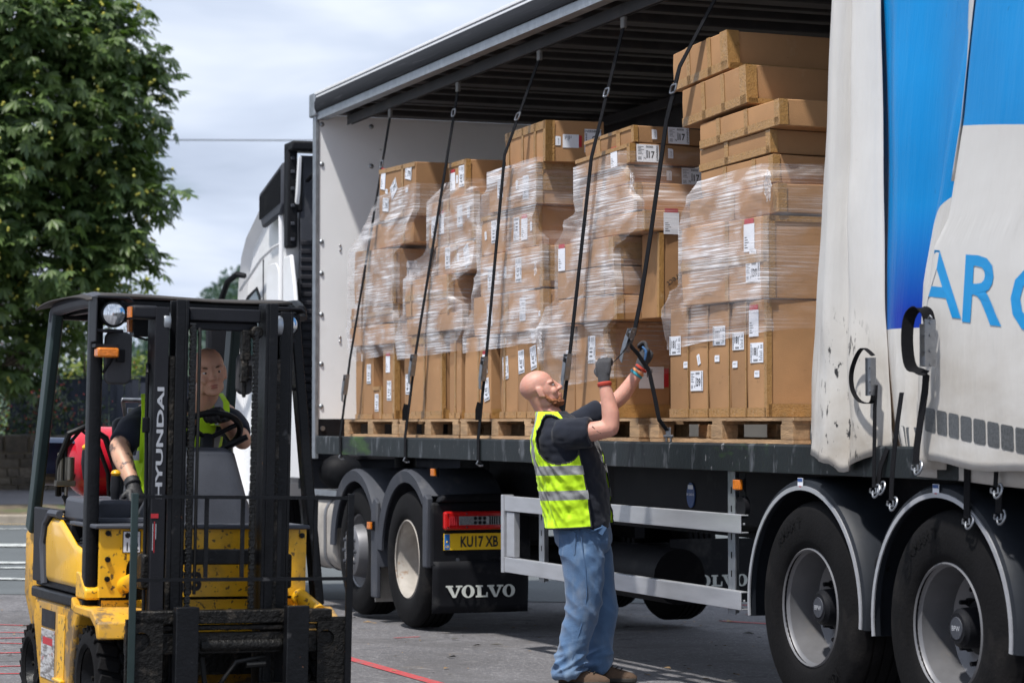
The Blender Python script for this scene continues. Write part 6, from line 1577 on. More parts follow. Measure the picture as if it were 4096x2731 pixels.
b = MB(); b.tube([(.19, .27, 1.36), (.235, .24, 1.385), (.30, .21, 1.42)], [.012, .018, .014], n=8); fp('direction_lever', b, 'fork_black')
def lever(x, y, z0, x1, y1, z1):
    l_ = fp('hydraulic_lever', MB().tube([(x, y, z0), (x1, y1, z1)], .010, n=8), 'fork_black')
    fp('gaiter', MB().lathe([(.030, 0), (.034, .008), (.026, .016), (.032, .024), (.025, .032), (.030, .04), (.022, .05), (.012, .055)], (x, y, z0 + .0), axis='Z', n=16), 'hose', l_)
    fp('handle', MB().limb([(x1, y1, z1 - .03), (x1, y1, z1 + .04), (x1, y1, z1 + .10)], [.015, .026, .022], n=12), 'fork_charcoal', l_)
    fp('handle_cap', MB().ell((x1, y1 - .002, z1 + .115), (.024, .025, .018), n=12), 'handle_yellow', l_)
lever(-.46, .30, .88, -.475, .27, 1.24)
lever(-.36, .28, 1.0, -.345, .22, 1.12)
# bonnet, side panels, plinth, frame, counterweight
b = MB(); b.loft([[V(-.515, y, z) for y, z in ((.07, .69), (.07, .885), (.22, .905), (.36, .955), (.52, 1.01), (.72, 1.015), (.80, .98), (.84, .90), (.83, .80), (.80, .69))],
                  [V(-.535, y, z) for y, z in ((.10, .71), (.10, .87), (.22, .885), (.36, .93), (.52, .985), (.71, .99), (.77, .96), (.80, .89), (.79, .80), (.77, .71))]]); fp('side_hood', b, 'fork_yellow_clean', bevel=.02, bseg=3, smooth=50)
b = MB(); b.box(-.51, .51, .05, 1.1, .66, .90); b.box(-.50, .50, .45, 1.1, .90, .99); b.prism([(.85, .68), (.88, .85), (.84, .97), (.74, 1.03), (.56, 1.035), (.56, 1.05), (1.12, 1.05), (1.12, .68)], (-.525, 0, 0), Y_, Z_, (.03, 0, 0)); fp('bonnet', b, 'fork_charcoal', bevel=.02)
b = MB(); b.tube([(-.53, .55, 1.03), (-.53, .74, 1.03), (-.53, .84, .98), (-.53, .885, .88), (-.53, .86, .78), (-.53, .83, .68)], .018, n=8); fp('hood_trim', b, 'fork_grey')
b = MB(); b.prism([(.16, 1.0), (.12, 1.11), (.56, 1.12), (.62, 1.0)], (-.50, 0, 0), Y_, Z_, (.22, 0, 0)); fp('armrest_console', b, 'fork_grey', bevel=.02)
b = MB(); b.box(-.53, .53, .06, 1.12, .60, .655); fp('plinth', b, 'fork_black', bevel=.012)
b = MB(); b.prism([(.33, .16), (.30, .35), (.22, .52), (.16, .60), (1.06, .60), (1.10, .50), (1.0, .30), (.92, .16)], (-.52, 0, 0), Y_, Z_, (1.04, 0, 0)); fr_ = fp('side_frame', b, 'fork_yellow_worn', bevel=.015)
b = MB(); b.box(-.524, -.521, .42, .56, .24, .55); fp('step_recess', b, 'fork_yellow', fr_, bevel=.004)
b = MB(); b.box(-.545, -.521, .40, .57, .23, .245); fp('step_lip', b, 'fork_yellow_clean', fr_, bevel=.004)
b = MB(); b.box(-.5235, -.5215, .62, .90, .22, .46); b.box(-.5235, -.5215, .62, .90, .47, .555, 1); b.text('8L', (-.5242, .84, .515), -Y_, Z_, .04, 2, .01); b.text('7', (-.5242, .70, .515), -Y_, Z_, .04, 2, .01); b.box(-.5242, -.5237, .66, .86, .385, .42, 3)
fp('worn_decal', b, ['worn_decal', 'fork_charcoal', 'grey_plastic', 'red_print'], fr_, smooth=0)
b = MB(); b.loft([ring((0, 1.30, .34), .44, .26, 24, power=4), ring((0, 1.32, .60), .49, .30, 24, power=4), ring((0, 1.32, .90), .49, .30, 24, power=4), ring((0, 1.31, .98), .46, .27, 24, power=3.5), ring((0, 1.30, 1.0), .40, .22, 24, power=3)]); fp('counterweight', b, 'fork_yellow_worn', bevel=.02)
b = MB(); b.box(-.49, .49, .50, 1.05, .99, 1.0); fp('seat_deck', b, 'fork_charcoal', smooth=0)
b = MB(); b.cbox((.08, .80, 1.06), (.46, .46, .12)); b.cbox((.08, 1.06, 1.28), (.44, .10, .46), rot=(R(-10), 0, 0)); fp('seat', b, 'fork_charcoal', bevel=.04, bseg=3)
# front fender with wheel arch
b = MB(); b.prism([(-.36, .50), (-.34, .575), (-.22, .625), (.10, .625), (.16, .66), (.16, .60), (.08, .585), (-.20, .585), (-.30, .545), (-.325, .50)], (-.56, 0, 0), Y_, Z_, (.27, 0, 0)); fp('fender', b, 'fork_yellow_worn', bevel=.008)
b = MB(); b.prism([(-.36, .50), (-.34, .575), (-.22, .625), (.10, .625), (.16, .66), (.16, .60), (.08, .585), (-.20, .585), (-.30, .545), (-.325, .50)], (.33, 0, 0), Y_, Z_, (.27, 0, 0)); fp('fender', b, 'fork_yellow_worn', bevel=.008)
b = MB(); b.prism([(-.02, .655), (-.02, .70), (.10, .78), (.16, .78), (.16, .655)], (-.54, 0, 0), Y_, Z_, (.12, 0, 0)); fp('fender_gusset', b, 'fork_yellow', bevel=.01)
b = MB(); b.cyl((.47, -.10, .67), (.52, -.25, .60), .04, n=14); fp('tilt_pin_boss', b, 'fork_yellow')
# wheels with chunky solid tyres
def fork_wheel(x, y, z, r, w, out):
    ri = r * .58
    wh = fp('wheel', MB().lathe([(ri, -w * .42), (ri * .92, -w * .30), (ri * .80, -w * .05), (ri * .45, -w * .02), (ri * .40, -w * .16), (0, -w * .18), ] if out < 0 else [(ri, w * .42), (ri * .8, w * .05), (0, w * .1)], (0, 0, 0), axis='X', n=36), 'fork_black', loc=(x, y, z))
    b = MB(); h = w / 2; b.lathe([(ri, -h + .01), (ri + .02, -h - .004), (r - .05, -h - .004), (r - .02, -h + .012), (r - .022, 0), (r - .02, h - .012), (r - .05, h), (ri, h - .01)], axis='X', n=48)
    for i in range(20):
        t_ = 2 * PI * i / 20
        for s_ in (-1, 1):
            m_ = Matrix.Rotation(t_ + (s_ > 0) * PI / 20, 4, 'X'); m_ = m_ @ Matrix.Translation((0, 0, r - .015)) @ Matrix.Rotation(s_ * .25, 4, 'Z')
            b.box(s_ * h * .52 - h * .48, s_ * h * .52 + h * .48, -.027, .027, -.02, .008, 0, m_)
    fp('tyre', b, 'tyre', wh, bevel=.004)
    if out < 0:
        for i in range(6):
            t_ = 2 * PI * i / 6; p = V(-w * .10, math.cos(t_) * ri * .62, math.sin(t_) * ri * .62); fp('wheel_nut', MB().cyl(p, p - V(.03, 0, 0), .012, n=6), 'fork_greasy', wh)
fork_wheel(-.435, -.06, .29, .255, .20, -1); fork_wheel(.47, -.06, .29, .255, .20, 1)
fork_wheel(-.42, 1.26, .24, .215, .16, -1); fork_wheel(.42, 1.26, .24, .215, .16, 1)
# mast
mast = MB(); mast.box(-.333, -.268, -.375, -.365, .12, 2.0); mast = fp('mast', mast, 'fork_charcoal', smooth=0, bevel=.003)
def channel(b, x, s_, y0, y1, z0, z1, w=.05, t=.014):
    b.box(min(x, x + s_ * t), max(x, x + s_ * t), y0, y1, z0, z1)
    b.box(min(x + s_ * t, x + s_ * w), max(x + s_ * t, x + s_ * w), y0, y0 + t, z0, z1)
    b.box(min(x + s_ * t, x + s_ * w), max(x + s_ * t, x + s_ * w), y1 - t, y1, z0, z1)
for s_ in (-1, 1):
    b = MB(); channel(b, s_ * .330, -s_, -.360, -.235, .12, 2.0, .062); fp('outer_channel', b, 'fork_black', mast, bevel=.003)
    b = MB(); channel(b, s_ * .184, s_, -.40, -.28, .12, 2.035, .058, .016); fp('inner_channel', b, 'fork_black', mast, bevel=.003)
    b = MB(); b.box(min(s_ * .243, s_ * .262), max(s_ * .243, s_ * .262), -.385, -.33, .12, 1.78); fp('rail_strip', b, 'fork_greasy', mast, smooth=0)
    b = MB(); b.lathe([(0, -.02), (.030, -.02), (.046, -.016), (.048, -.012), (.048, .012), (.046, .016), (0, .016)], (s_ * .268 - .01, -.335, 1.935), axis='X', n=28); fp('roller', b, 'galvanised', mast)
b = MB(); b.box(-.17, .17, -.36, -.29, 1.945, 2.005); b.box(-.165, .165, -.33, -.29, 1.905, 1.945); fp('top_crossbeam', b, 'fork_charcoal', mast, bevel=.006)
b = MB(); b.box(-.25, .25, -.30, -.25, .83, .90); fp('middle_crossbeam', b, 'fork_black', mast, bevel=.006)
b = MB(); b.box(-.44, -.32, -.37, -.27, 1.945, 2.005); arm = fp('top_arm', b, 'fork_charcoal', mast, bevel=.012); fp('reflector', MB().box(-.447, -.4405, -.365, -.30, 1.95, 1.998), 'lens_amber', arm, smooth=0)
b = MB(); b.text('HYUNDAI', (-.303, -.3765, 1.385), Z_, -X_, .031, 0, .03, sx=2.7); fp('lettering', b, 'mast_print', mast, smooth=0)
b = MB(); b.box(-.335, -.30, -.377, -.3755, 1.045, 1.065, 0); b.box(-.326, -.323, -.377, -.3755, .90, 1.02, 1); b.box(-.319, -.316, -.377, -.3755, .89, 1.03, 0); b.box(-.312, -.309, -.377, -.3755, .95, 1.02, 1); fp('side_print', b, ['red_print', 'mast_print'], mast, smooth=0)
def chain(x, y, z0, z1):
    b = MB(); z = z0; k = 0
    while z < z1:
        w = .024 if k % 2 else .017; b.cbox((x, y, z), (w, .022, .017)); b.cyl((x - .014, y, z + .009), (x + .014, y, z + .009), .006, n=6); z += .0185; k += 1
    o = fp('lift_chain', b, 'chain', mast, smooth=30); o['kind'] = 'stuff'
chain(-.170, -.415, .62, 1.93); chain(.145, -.37, .62, 1.90)
for x in (-.142, -.120): fp('hydraulic_hose', MB().tube([(x, -.36, .7), (x, -.36, 1.88), (x + .004, -.35, 1.91), (x + .006, -.33, 1.88)], .008, n=8), 'hose', mast)
for x in (-.215, .215):
    fp('lift_cylinder', MB().cyl((x, -.30, .15), (x, -.30, 1.15), .032, n=16), 'fork_greasy', mast)
b = MB(); b.cbox((.108, -.33, 1.84), (.04, .05, .14)); b.cbox((.104, -.33, 1.72), (.032, .04, .10)); b.cyl((.105, -.33, 1.70), (.105, -.33, 1.60), .012, .009, n=10); b.cyl((.15, -.375, 1.90), (.15, -.335, 1.90), .03, n=16); fp('chain_anchor', b, 'fork_greasy', mast, bevel=.006)
b = MB(); b.tube([(-.345, -.30, 1.70), (-.345, -.30, 1.50), (-.343, -.31, 1.2), (-.34, -.31, .6)], .009, n=8); b.tube([(-.345, -.30, 1.70), (-.34, -.28, 1.735), (-.335, -.26, 1.74)], .009, n=8); fp('mast_pipe', b, 'fork_black', mast)
fp('pipe_clip', MB().box(-.370, -.335, -.325, -.315, 1.43, 1.50), 'fork_black', mast, bevel=.004)
for x in (-.36, .36):
    b = MB(); b.cyl((x * 1.1, .0, .70), (x * .88, -.24, .78), .038, n=14); fp('tilt_cylinder', b, 'fork_yellow', mast)
    b = MB(); b.cbox((x * .90, -.27, .80), (.07, .12, .16)); fp('tilt_bracket', b, 'fork_greasy', mast, bevel=.012)
# carriage, forks and load backrest
car = MB(); car.box(-.43, .50, -.50, -.42, .575, .635); car = fp('fork_carriage', car, 'fork_greasy', bevel=.006)
for z0, z1 in ((.545, .568), (.44, .535), (.22, .30)): fp('carriage_bar', MB().box(-.46, .55, -.485, -.42, z0, z1), 'fork_greasy', car, bevel=.006)
fp('side_shift_cylinder', MB().cyl((-.12, -.47, .475), (.26, -.47, .475), .030, n=14), 'fork_greasy', car)
for x in (-.205, .315):
    b = MB(); b.prism([(-.56, .655), (-.505, .655), (-.505, .10), (-.52, .06), (-1.55, .05), (-1.60, .062), (-1.55, .072), (-.60, .11), (-.56, .15)], (x - .053, 0, 0), Y_, Z_, (.106, 0, 0)); fp('fork', b, 'fork_black', car, bevel=.004)
b = MB(); b.tube([(-.10, -.44, .42), (-.09, -.46, .30), (-.06, -.47, .22)], .012, n=8); b.tube([(.20, -.44, .42), (.05, -.47, .40), (-.02, -.46, .30), (-.04, -.44, .2)], .011, n=8); b.cyl((.10, -.47, .385), (.19, -.47, .39), .014, n=8); fp('carriage_hose', b, 'hose', car)
for x0, x1, hx in ((-.47, -.30, -.40), (.43, .585, .47)):
    b = MB(); n = 14; cz = .50; rr_ = .042
    circ = [(hx + rr_ * math.cos(2 * PI * i / n), cz + rr_ * math.sin(2 * PI * i / n)) for i in range(n)]
    sq = []
    for i in range(n):
        c_, s2 = math.cos(2 * PI * i / n), math.sin(2 * PI * i / n); k_ = 1 / max(abs(c_), abs(s2)); sq.append((min(max(hx + c_ * k_ * .2, x0), x1), min(max(cz + s2 * k_ * .11, .40), .60)))
    for i in range(n): j = (i + 1) % n; b.prism([circ[i], sq[i], sq[j], circ[j]], (0, -.50, 0), X_, Z_, (0, .02, 0))
    b.box(x0, x1, -.4995, -.4805, .12, .40); fp('side_plate', b, 'fork_greasy', car, smooth=0)
lb = fp('load_backrest', MB().box(-.462, -.430, -.515, -.500, .20, 1.160), 'fork_green', car, bevel=.003)
fp('upright', MB().box(.560, .592, -.515, -.500, .20, 1.165), 'fork_black', lb, bevel=.003)
for z in (1.145, .775): fp('cross_bar', MB().box(-.4295, .5595, -.514, -.502, z - .008, z + .008), 'fork_black', lb, smooth=0)
for x in (-.285, -.11, .06, .235, .41): fp('vertical_bar', MB().box(x - .009, x + .009, -.5015, -.49, .7835, 1.1365), 'fork_black', lb, smooth=0)
# gas bottle and its plumbing
gb = thing('gas_bottle', 'red gas bottle lying across the forklift tail behind the driver', 'gas bottle', F_ORG, F_EUL)
b = MB(); n = 10
prof = [(0, -.30)] + [(.185 * math.sin(PI / 2 * i / n), -.165 - .135 * math.cos(PI / 2 * i / n)) for i in range(1, n + 1)] + [(.185, .25)] + [(.185 * math.cos(PI / 2 * i / n), .25 + .12 * math.sin(PI / 2 * i / n)) for i in range(1, n + 1)]
b.lathe(prof, (0, 1.44, 1.275), axis='X', n=44); obj('body', b, 'lpg_red', gb, smooth=50)
b = MB(); b.lathe([(.12, -.44), (.125, -.44), (.125, -.26), (.12, -.26)], (0, 1.44, 1.275), axis='X', n=32, a0=R(-150), a1=R(130)); o = obj('collar', b, 'euro_blue', gb, smooth=50); o.data.materials[0] = M('collar_blue', (.03, .045, .085), .35, .3, var=.15)
bx = lambda rad, a, x: V(x, 1.44 + rad * math.cos(a), 1.275 + rad * math.sin(a))
b = MB(); b.grid(lambda u, v: bx(.187, R(105 + 90 * v), -.02 + .12 * u), 4, 12); obj('label', b, 'paper', gb, smooth=60)
b = MB(); b.text('FLO', (0, 0, 0), X_, Z_, .07, 0, .03, fn=lambda u, v: bx(.189, R(165) - u / .187, .04 - v)); b.text('G', (0, 0, 0), X_, Z_, .05, 0, .03, fn=lambda u, v: bx(.189, R(112) - u / .187, .01 - v)); obj('lettering', b, 'lpg_red', gb, smooth=0)
b = MB()
b.tube([(-.36, 1.30, 1.10), (-.37, 1.26, 1.28), (-.33, 1.22, 1.42), (-.24, 1.20, 1.46), (-.15, 1.18, 1.40), (-.10, 1.16, 1.25), (-.09, 1.16, 1.12), (-.14, 1.15, 1.06)], .017, n=8)
b.tube([(-.345, 1.26, 1.12), (-.34, 1.24, 1.35), (-.27, 1.22, 1.44), (-.19, 1.2, 1.38), (-.13, 1.19, 1.22), (-.12, 1.2, 1.1)], .011, n=8); b.tube([(-.34, 1.25, 1.10), (-.32, 1.2, 1.04), (-.22, 1.18, 1.0), (-.12, 1.2, 1.02)], .016, n=8)
fp('gas_hose', b, 'hose')
b = MB(); b.cyl((-.32, 1.24, 1.18), (-.32, 1.24, 1.30), .026, n=14); b.cyl((-.36, 1.26, 1.17), (-.36, 1.26, 1.32), .018, n=12); b.box(-.39, -.29, 1.22, 1.28, 1.15, 1.18); b.cyl((-.335, 1.24, 1.05), (-.335, 1.24, 1.15), .010, n=8); fp('gas_regulator', b, 'brass', bevel=.003)
b = MB(); b.lathe([(.190, -.005), (.196, -.005), (.196, .03), (.190, .03)], (.12, 1.44, 1.275), axis='X', n=36); b.prism([(-.08, 1.06), (-.02, 1.12), (.28, 1.12), (.34, 1.06)], (0, 1.27, 0), X_, Z_, (0, .35, 0)); b.bar((-.1, 1.44, 1.0), (-.1, 1.44, 1.08), .12, .3); b.box(-.02, .02, 1.24, 1.262, 1.05, 1.30); fp('bottle_cradle', b, 'fork_black', bevel=.006)
b = MB(); b.tube([(-.04, 1.30, 1.60), (.10, 1.30, 1.60)], .012, n=10); b.bar((-.035, 1.30, 1.60), (.0, 1.33, 1.47), .006, .03); b.bar((.095, 1.30, 1.60), (.07, 1.33, 1.47), .006, .03); b.box(.0, .07, 1.32, 1.33, 1.50, 1.56); fp('cradle_latch', b, 'zinc', bevel=.003)
b = MB(); b.cyl((.02, 1.34, 1.40), (.06, 1.34, 1.50), .03, n=12); fp('latch_block', b, 'fork_black')

# ------------------------------------------------------------------ people
def head_lumps(b, M4, beard=False):
    """head in its own frame (face towards +X, up +Z) placed by M4"""
    k = MB()
    k.ell((-.014, 0, .036), (.100, .077, .086), n=24); k.ell((.012, 0, .0), (.082, .070, .092), n=24)
    k.ell((.036, 0, -.052), (.056, .056, .062), n=20); k.ell((.052, 0, -.090), (.040, .042, .028), n=16); k.ell((.076, 0, -.098), (.020, .024, .018), n=12)
    for s_ in (-1, 1):
        k.ell((.066, s_ * .036, .022), (.024, .028, .012), n=12); k.ell((.066, s_ * .038, -.032), (.024, .024, .026), n=12)
        k.ell((.104, s_ * .012, -.030), (.013, .009, .009), n=10); k.ell((.004, s_ * .047, -.07), (.04, .014, .035), n=12)
        k.ell((-.004, s_ * .079, -.010), (.020, .007, .033), n=14, rot=(0, R(12), 0)); k.ell((.004, s_ * .077, -.036), (.012, .007, .012), n=10); k.ell((-.012, s_ * .081, .0), (.012, .006, .028), n=10)
    k.limb([(.084, 0, .020), (.097, 0, -.004), (.112, 0, -.026)], [(.012, .011), (.012, .011), (.013, .013)], n=12)
    k.ell((.090, 0, -.060), (.012, .026, .007), n=12); k.ell((.088, 0, -.074), (.012, .022, .007), n=12)
    b.add([M4 @ V(*p) for p in k.v], k.f)
def face_bits(root, M4, eyes=True, look=0.0):
    b = MB(); d = MB(); br = MB(); lp = MB()
    for s_ in (-1, 1):
        b.ell((.0755, s_ * .033, .003), (.0095, .0135, .0065), n=12)
        d.ell((.0840, s_ * .033 + look, .002), (.0030, .0055, .0055), n=10)
        br.limb([(.083, s_ * .014, .021), (.084, s_ * .034, .027), (.072, s_ * .052, .020)], [.0035, .005, .003], n=8)
    lp.ell((.0995, 0, -.0615), (.0045, .021, .0038), n=10); lp.ell((.0965, 0, -.0725), (.0055, .019, .0045), n=10)
    for nm, mb, mt in (('eyes', b, 'eye_white'), ('irises', d, 'eye_dark'), ('eyebrows', br, 'brow_hair'), ('lips', lp, 'lips')):
        q = MB(); q.add([M4 @ V(*p) for p in mb.v], mb.f); o = obj(nm, q, mt, root, smooth=60); o['kind'] = 'thing'; del o['kind']
def hand_lumps(b, wrist, d, palm_n, size=1.0, curl=1.0, thumb=1):
    """gloved hand: palm, four fingers bent towards palm_n, thumb off the side"""
    d = V(*d).normalized(); nrm = V(*palm_n); nrm = (nrm - d * nrm.dot(d)).normalized(); sd = d.cross(nrm); w = V(*wrist); S = size
    b.limb([w - d * .03 * S, w + d * .02 * S, w + d * .055 * S, w + d * .085 * S], [(.030 * S, .026 * S), (.036 * S, .024 * S), (.044 * S, .022 * S), (.040 * S, .020 * S)], n=14)
    k = MB()
    b.limb([w + d * .03 * S + sd * .022 * S, w + d * .06 * S + sd * .028 * S, w + d * .085 * S + sd * .030 * S], [.018 * S] * 3, n=10)
    b.limb([w + d * .03 * S - sd * .022 * S, w + d * .06 * S - sd * .028 * S, w + d * .085 * S - sd * .028 * S], [.018 * S] * 3, n=10)
    for i, (o_, L) in enumerate(((.033, .9), (.011, 1.0), (-.011, .95), (-.032, .78))):
        p = w + d * .092 * S + sd * o_ * S; pts = [p - d * .012 * S]; a = 0
        for seg, tb in zip((.042, .028, .022), (.75, 1.15, .9)):
            a += tb * curl; p = p + (d * math.cos(a) + nrm * math.sin(a)) * seg * L * S; pts.append(p)
        b.limb(pts, [.0115 * S, .011 * S, .010 * S, .009 * S], n=10, sub=3)
    p0 = w + d * .025 * S + sd * thumb * .032 * S + nrm * .006; p1 = p0 + (d * .6 + sd * thumb * .55 + nrm * .45).normalized() * .042 * S; p2 = p1 + (d * .75 + nrm * .6 - sd * thumb * .15).normalized() * .034 * S
    b.limb([p0, p1, p2], [.016 * S, .0125 * S, .011 * S], n=10)
def wrk(sc1, amp, sc2=None, amp2=0, zs=1.0, seed=0):
    return lambda co, n: amp * noise.noise(V(co.x * sc1, co.y * sc1, co.z * sc1 * zs + seed)) + (amp2 * noise.noise(V(co.x * sc2, co.y * sc2, co.z * sc2 * zs + seed)) if sc2 else 0)

# ---- workman fastening the strap
WX, WY_ = .41, 13.88
gz = ground_z(WX, WY_)
man = thing('person', 'bald bearded workman in yellow hi-vis vest and jeans pulling the strap tight', 'person', (WX, WY_, gz))
SH = -gz      # heights below were measured from the camera's own datum
def mz(x, y, z): return V(x, y, z + SH)
HM = Matrix.Translation(mz(-.243, -.01, 1.665)) @ Euler((0, R(-24), R(-4)), 'XYZ').to_matrix().to_4x4()
body = MB(); head_lumps(body, HM)
body.limb([HM @ V(-.025, 0, -.02), mz(-.225, 0, 1.575), mz(-.175, 0, 1.50), mz(-.13, 0, 1.42)], [(.062, .060), (.062, .060), (.07, .075), (.09, .11)], n=18)
body.ell(mz(-.238, -.002, 1.60), (.062, .055, .055), n=16)
body.limb([mz(-.10, 0, 1.40), mz(-.06, 0, 1.20), mz(-.03, 0, 1.0)], [(.12, .17), (.13, .17), (.12, .15)], n=18)
nS, nE, nW = mz(-.125, -.19, 1.425), mz(.142, -.285, 1.452), mz(.112, -.262, 1.695)
fS, fE, fW = mz(-.06, .18, 1.46), mz(.185, .235, 1.60), mz(.335, .225, 1.79)
body.limb([nS, nS.lerp(nE, .5) + V(0, 0, -.012), nE], [.062, .058, .050], n=16); body.limb([nE, nE.lerp(nW, .35) + V(.012, 0, 0), nW], [.050, .050, .032], n=16)
body.limb([fS, fS.lerp(fE, .5) + V(0, 0, -.01), fE], [.058, .052, .046], n=16); body.limb([fE, fE.lerp(fW, .35) + V(.008, 0, -.01), fW], [.046, .046, .031], n=16)
obj('body', remeshed(body, .0055, 3), 'skin', man, smooth=80)
face_bits(man, HM)
# ginger beard: a shell over the jaw
bd = MB(); k = MB()
k.ell((.052, 0, -.092), (.042, .046, .034), n=20); k.ell((.074, 0, -.106), (.024, .028, .022), n=16); k.ell((.086, 0, -.053), (.014, .026, .0045), n=12)
for s_ in (-1, 1): k.limb([(.012, s_ * .064, -.03), (.024, s_ * .060, -.07), (.05, s_ * .046, -.095)], [(.008, .008), (.013, .010), (.018, .014)], n=12); k.ell((.080, s_ * .022, -.072), (.014, .010, .012), n=10)
bd.add([HM @ V(*p) for p in k.v], k.f)
obj('beard', remeshed(bd, .005, 2, wrinkle=wrk(90, .006)), 'beard', man, smooth=80)
# torso sections (x, half depth, half width) by height
TOR = [(.86, -.012, .172, .19), (.95, -.018, .172, .19), (1.08, -.036, .178, .20), (1.20, -.058, .184, .212), (1.30, -.078, .184, .225), (1.39, -.100, .172, .232), (1.45, -.115, .145, .215), (1.50, -.140, .108, .165), (1.535, -.165, .080, .105), (1.56, -.178, .064, .072)]
TYAW = R(-10)
def tor(z, t, off=0.0):
    for (z0, *a), (z1, *c) in zip(TOR[:-1], TOR[1:]):
        if z <= z1 or z1 == TOR[-1][0]:
            k = min(1, max(0, (z - z0) / (z1 - z0))); cx, sx, sy = (p + (q - p) * k for p, q in zip(a, c)); break
    ct, st = math.cos(t), math.sin(t); e_ = 2 / 2.5
    x = math.copysign(abs(ct) ** e_, ct) * (sx + off); y = math.copysign(abs(st) ** e_, st) * (sy + off)
    return mz(cx + x * math.cos(TYAW) - y * math.sin(TYAW), x * math.sin(TYAW) + y * math.cos(TYAW), z)
sh = MB(); sh.loft([[tor(z, 2 * PI * i / 32) for i in range(32)] for z in (.875, .95, 1.05, 1.15, 1.25, 1.33, 1.39, 1.44, 1.48, 1.51, 1.535, 1.548)])
sh.limb([mz(-.14, -.16, 1.415), nS.lerp(nE, .25) + V(0, 0, -.012), nS.lerp(nE, .60) + V(0, 0, -.012)], [.088, .092, .086], n=18, cap=False)
sh.limb([mz(-.08, .15, 1.44), fS.lerp(fE, .3) + V(0, 0, -.01), fS.lerp(fE, .72) + V(0, 0, -.008)], [.085, .082, .072], n=18, cap=False)
obj('t_shirt', remeshed(sh, .010, 4, wrinkle=wrk(9, .010, 22, .005, 1.6)), 'navy_cotton', man, smooth=80)
# hi-vis waistcoat: a fitted shell with arm holes, open at the front, with reflective bands
NU, NV = 210, 150; zb, zt = .885, 1.545
u0, u1 = R(-68), R(38)                       # front opening between these angles
def vest_pt(u, v, off=.020):
    t = u1 + (2 * PI - (u1 - u0)) * u; z = zb + (zt - zb) * v
    p = tor(z, t, off + .010 * (1 - v)); n_ = .010 * (.6 - 2 * abs(noise.noise(V(u * 18 + v * 5, v * 4, 2)))) + .012 * noise.noise(V(u * 9, v * 9, 7)) * (1 - v * .4) + .006 * noise.noise(V(u * 40, v * 16, 4))
    c = tor(z, t, 0); d = (p - c); d = d.normalized() if d.length > 1e-6 else V(0, 0, 0)
    p += d * n_; p.z += .10 * (p.x + .05) * (1 - v) * .6; return p
def vinfo(u, v):
    t = u1 + (2 * PI - (u1 - u0)) * u; z = zb + (zt - zb) * v; return (math.degrees(t) % 360), z
def hole(u, v):
    a, z = vinfo(u, v)
    for c in (262, 84):
        dz_ = (z - 1.39) / .135; da = (a - c) / 33
        if da * da + dz_ * dz_ < 1 and z < 1.56: return True
    return z > 1.49 and (a < 75 or a > 290)
def vmat(u, v):
    a, z = vinfo(u, v); p = vest_pt(u, v); zz = z + .02 * math.sin(u * 8)
    if abs(z - 1.215) < .026 or abs(z - 1.075) < .026: return 1
    for c in (262, 84):
        dz_ = (z - 1.39) / .135; da = (a - c) / 33; r_ = math.sqrt(da * da + dz_ * dz_)
        if r_ < 1.06: return 2
    if z > 1.24 and (200 < a < 218 or 128 < a < 146 or 296 < a < 316): return 1
    if v < .012 or u < .008 or u > .992: return 2
    return 0
b = MB(); b.grid(vest_pt, NU, NV, skip=hole, mif=vmat)
vest = obj('hi_vis_vest', b, ['hi_vis', 'reflective', 'vest_binding'], man, smooth=80); md = vest.modifiers.new('t', 'SOLIDIFY'); md.thickness = .003
# jeans
j = MB()
j.loft([[mz(cx + math.cos(2 * PI * i / 28) * sx, math.sin(2 * PI * i / 28) * sy, z) for i in range(28)] for z, cx, sx, sy in ((.94, -.018, .160, .182), (.88, -.012, .164, .188), (.80, .0, .160, .190), (.74, .008, .12, .15))])
j.limb([mz(-.02, -.085, .86), mz(-.005, -.098, .68), mz(.0, -.10, .52), mz(-.012, -.10, .40), mz(-.055, -.10, .25), mz(-.082, -.10, .12), mz(-.078, -.10, .055)], [(.128, .105), (.118, .102), (.104, .096), (.094, .09), (.082, .082), (.084, .086), (.092, .095)], n=22, cap=False, sub=5)
j.limb([mz(.02, .085, .86), mz(.06, .098, .68), mz(.092, .105, .52), mz(.105, .11, .40), mz(.092, .11, .25), mz(.078, .11, .12), mz(.082, .11, .055)], [(.125, .105), (.110, .10), (.098, .094), (.090, .088), (.078, .08), (.080, .084), (.088, .09)], n=22, cap=False, sub=5)
def jw(co, n):
    z = co.z; low = max(0, min(1, (.30 - z) / .2)); knee = math.exp(-((z - .42) / .10) ** 2); crot = math.exp(-((z - .78) / .10) ** 2)
    f_ = (.004 + .013 * low + .008 * knee + .007 * crot)
    a = noise.noise(V(co.x * 6, co.y * 6, z * 8 + co.x * 7)); c = noise.noise(V(co.x * 7 + 5, co.y * 7, z * 22 - co.x * 8))
    return f_ * .9 * (1 - 2.4 * abs(a)) + f_ * .9 * (1 - 2.4 * abs(c)) * (.15 + low) + .004 * noise.noise(co * 16)
jn = obj('jeans', remeshed(j, .007, 4, wrinkle=jw), 'jeans', man, smooth=80)
b = MB(); b.tube([tor(.905, 0) * 0 + mz(-.03, -.193, .90), mz(-.012, -.207, .78), mz(.005, -.206, .66), mz(.012, -.200, .52), mz(.0, -.194, .40), mz(-.045, -.186, .25), mz(-.075, -.19, .12)], .0035, n=6); obj('side_seam', b, 'jeans_seam', jn)
b = MB(); pk = [mz(.035 + u, -.196 + abs(u) * .3, .868 + .35 * u) for u in (-.04, -.02, 0, .02, .045, .07)]; b.tube(pk, .005, n=6); b.cbox(mz(.10, -.17, .875), (.03, .02, .05), rot=(0, R(30), 0)); obj('pocket_edge', b, 'jeans_seam', jn)
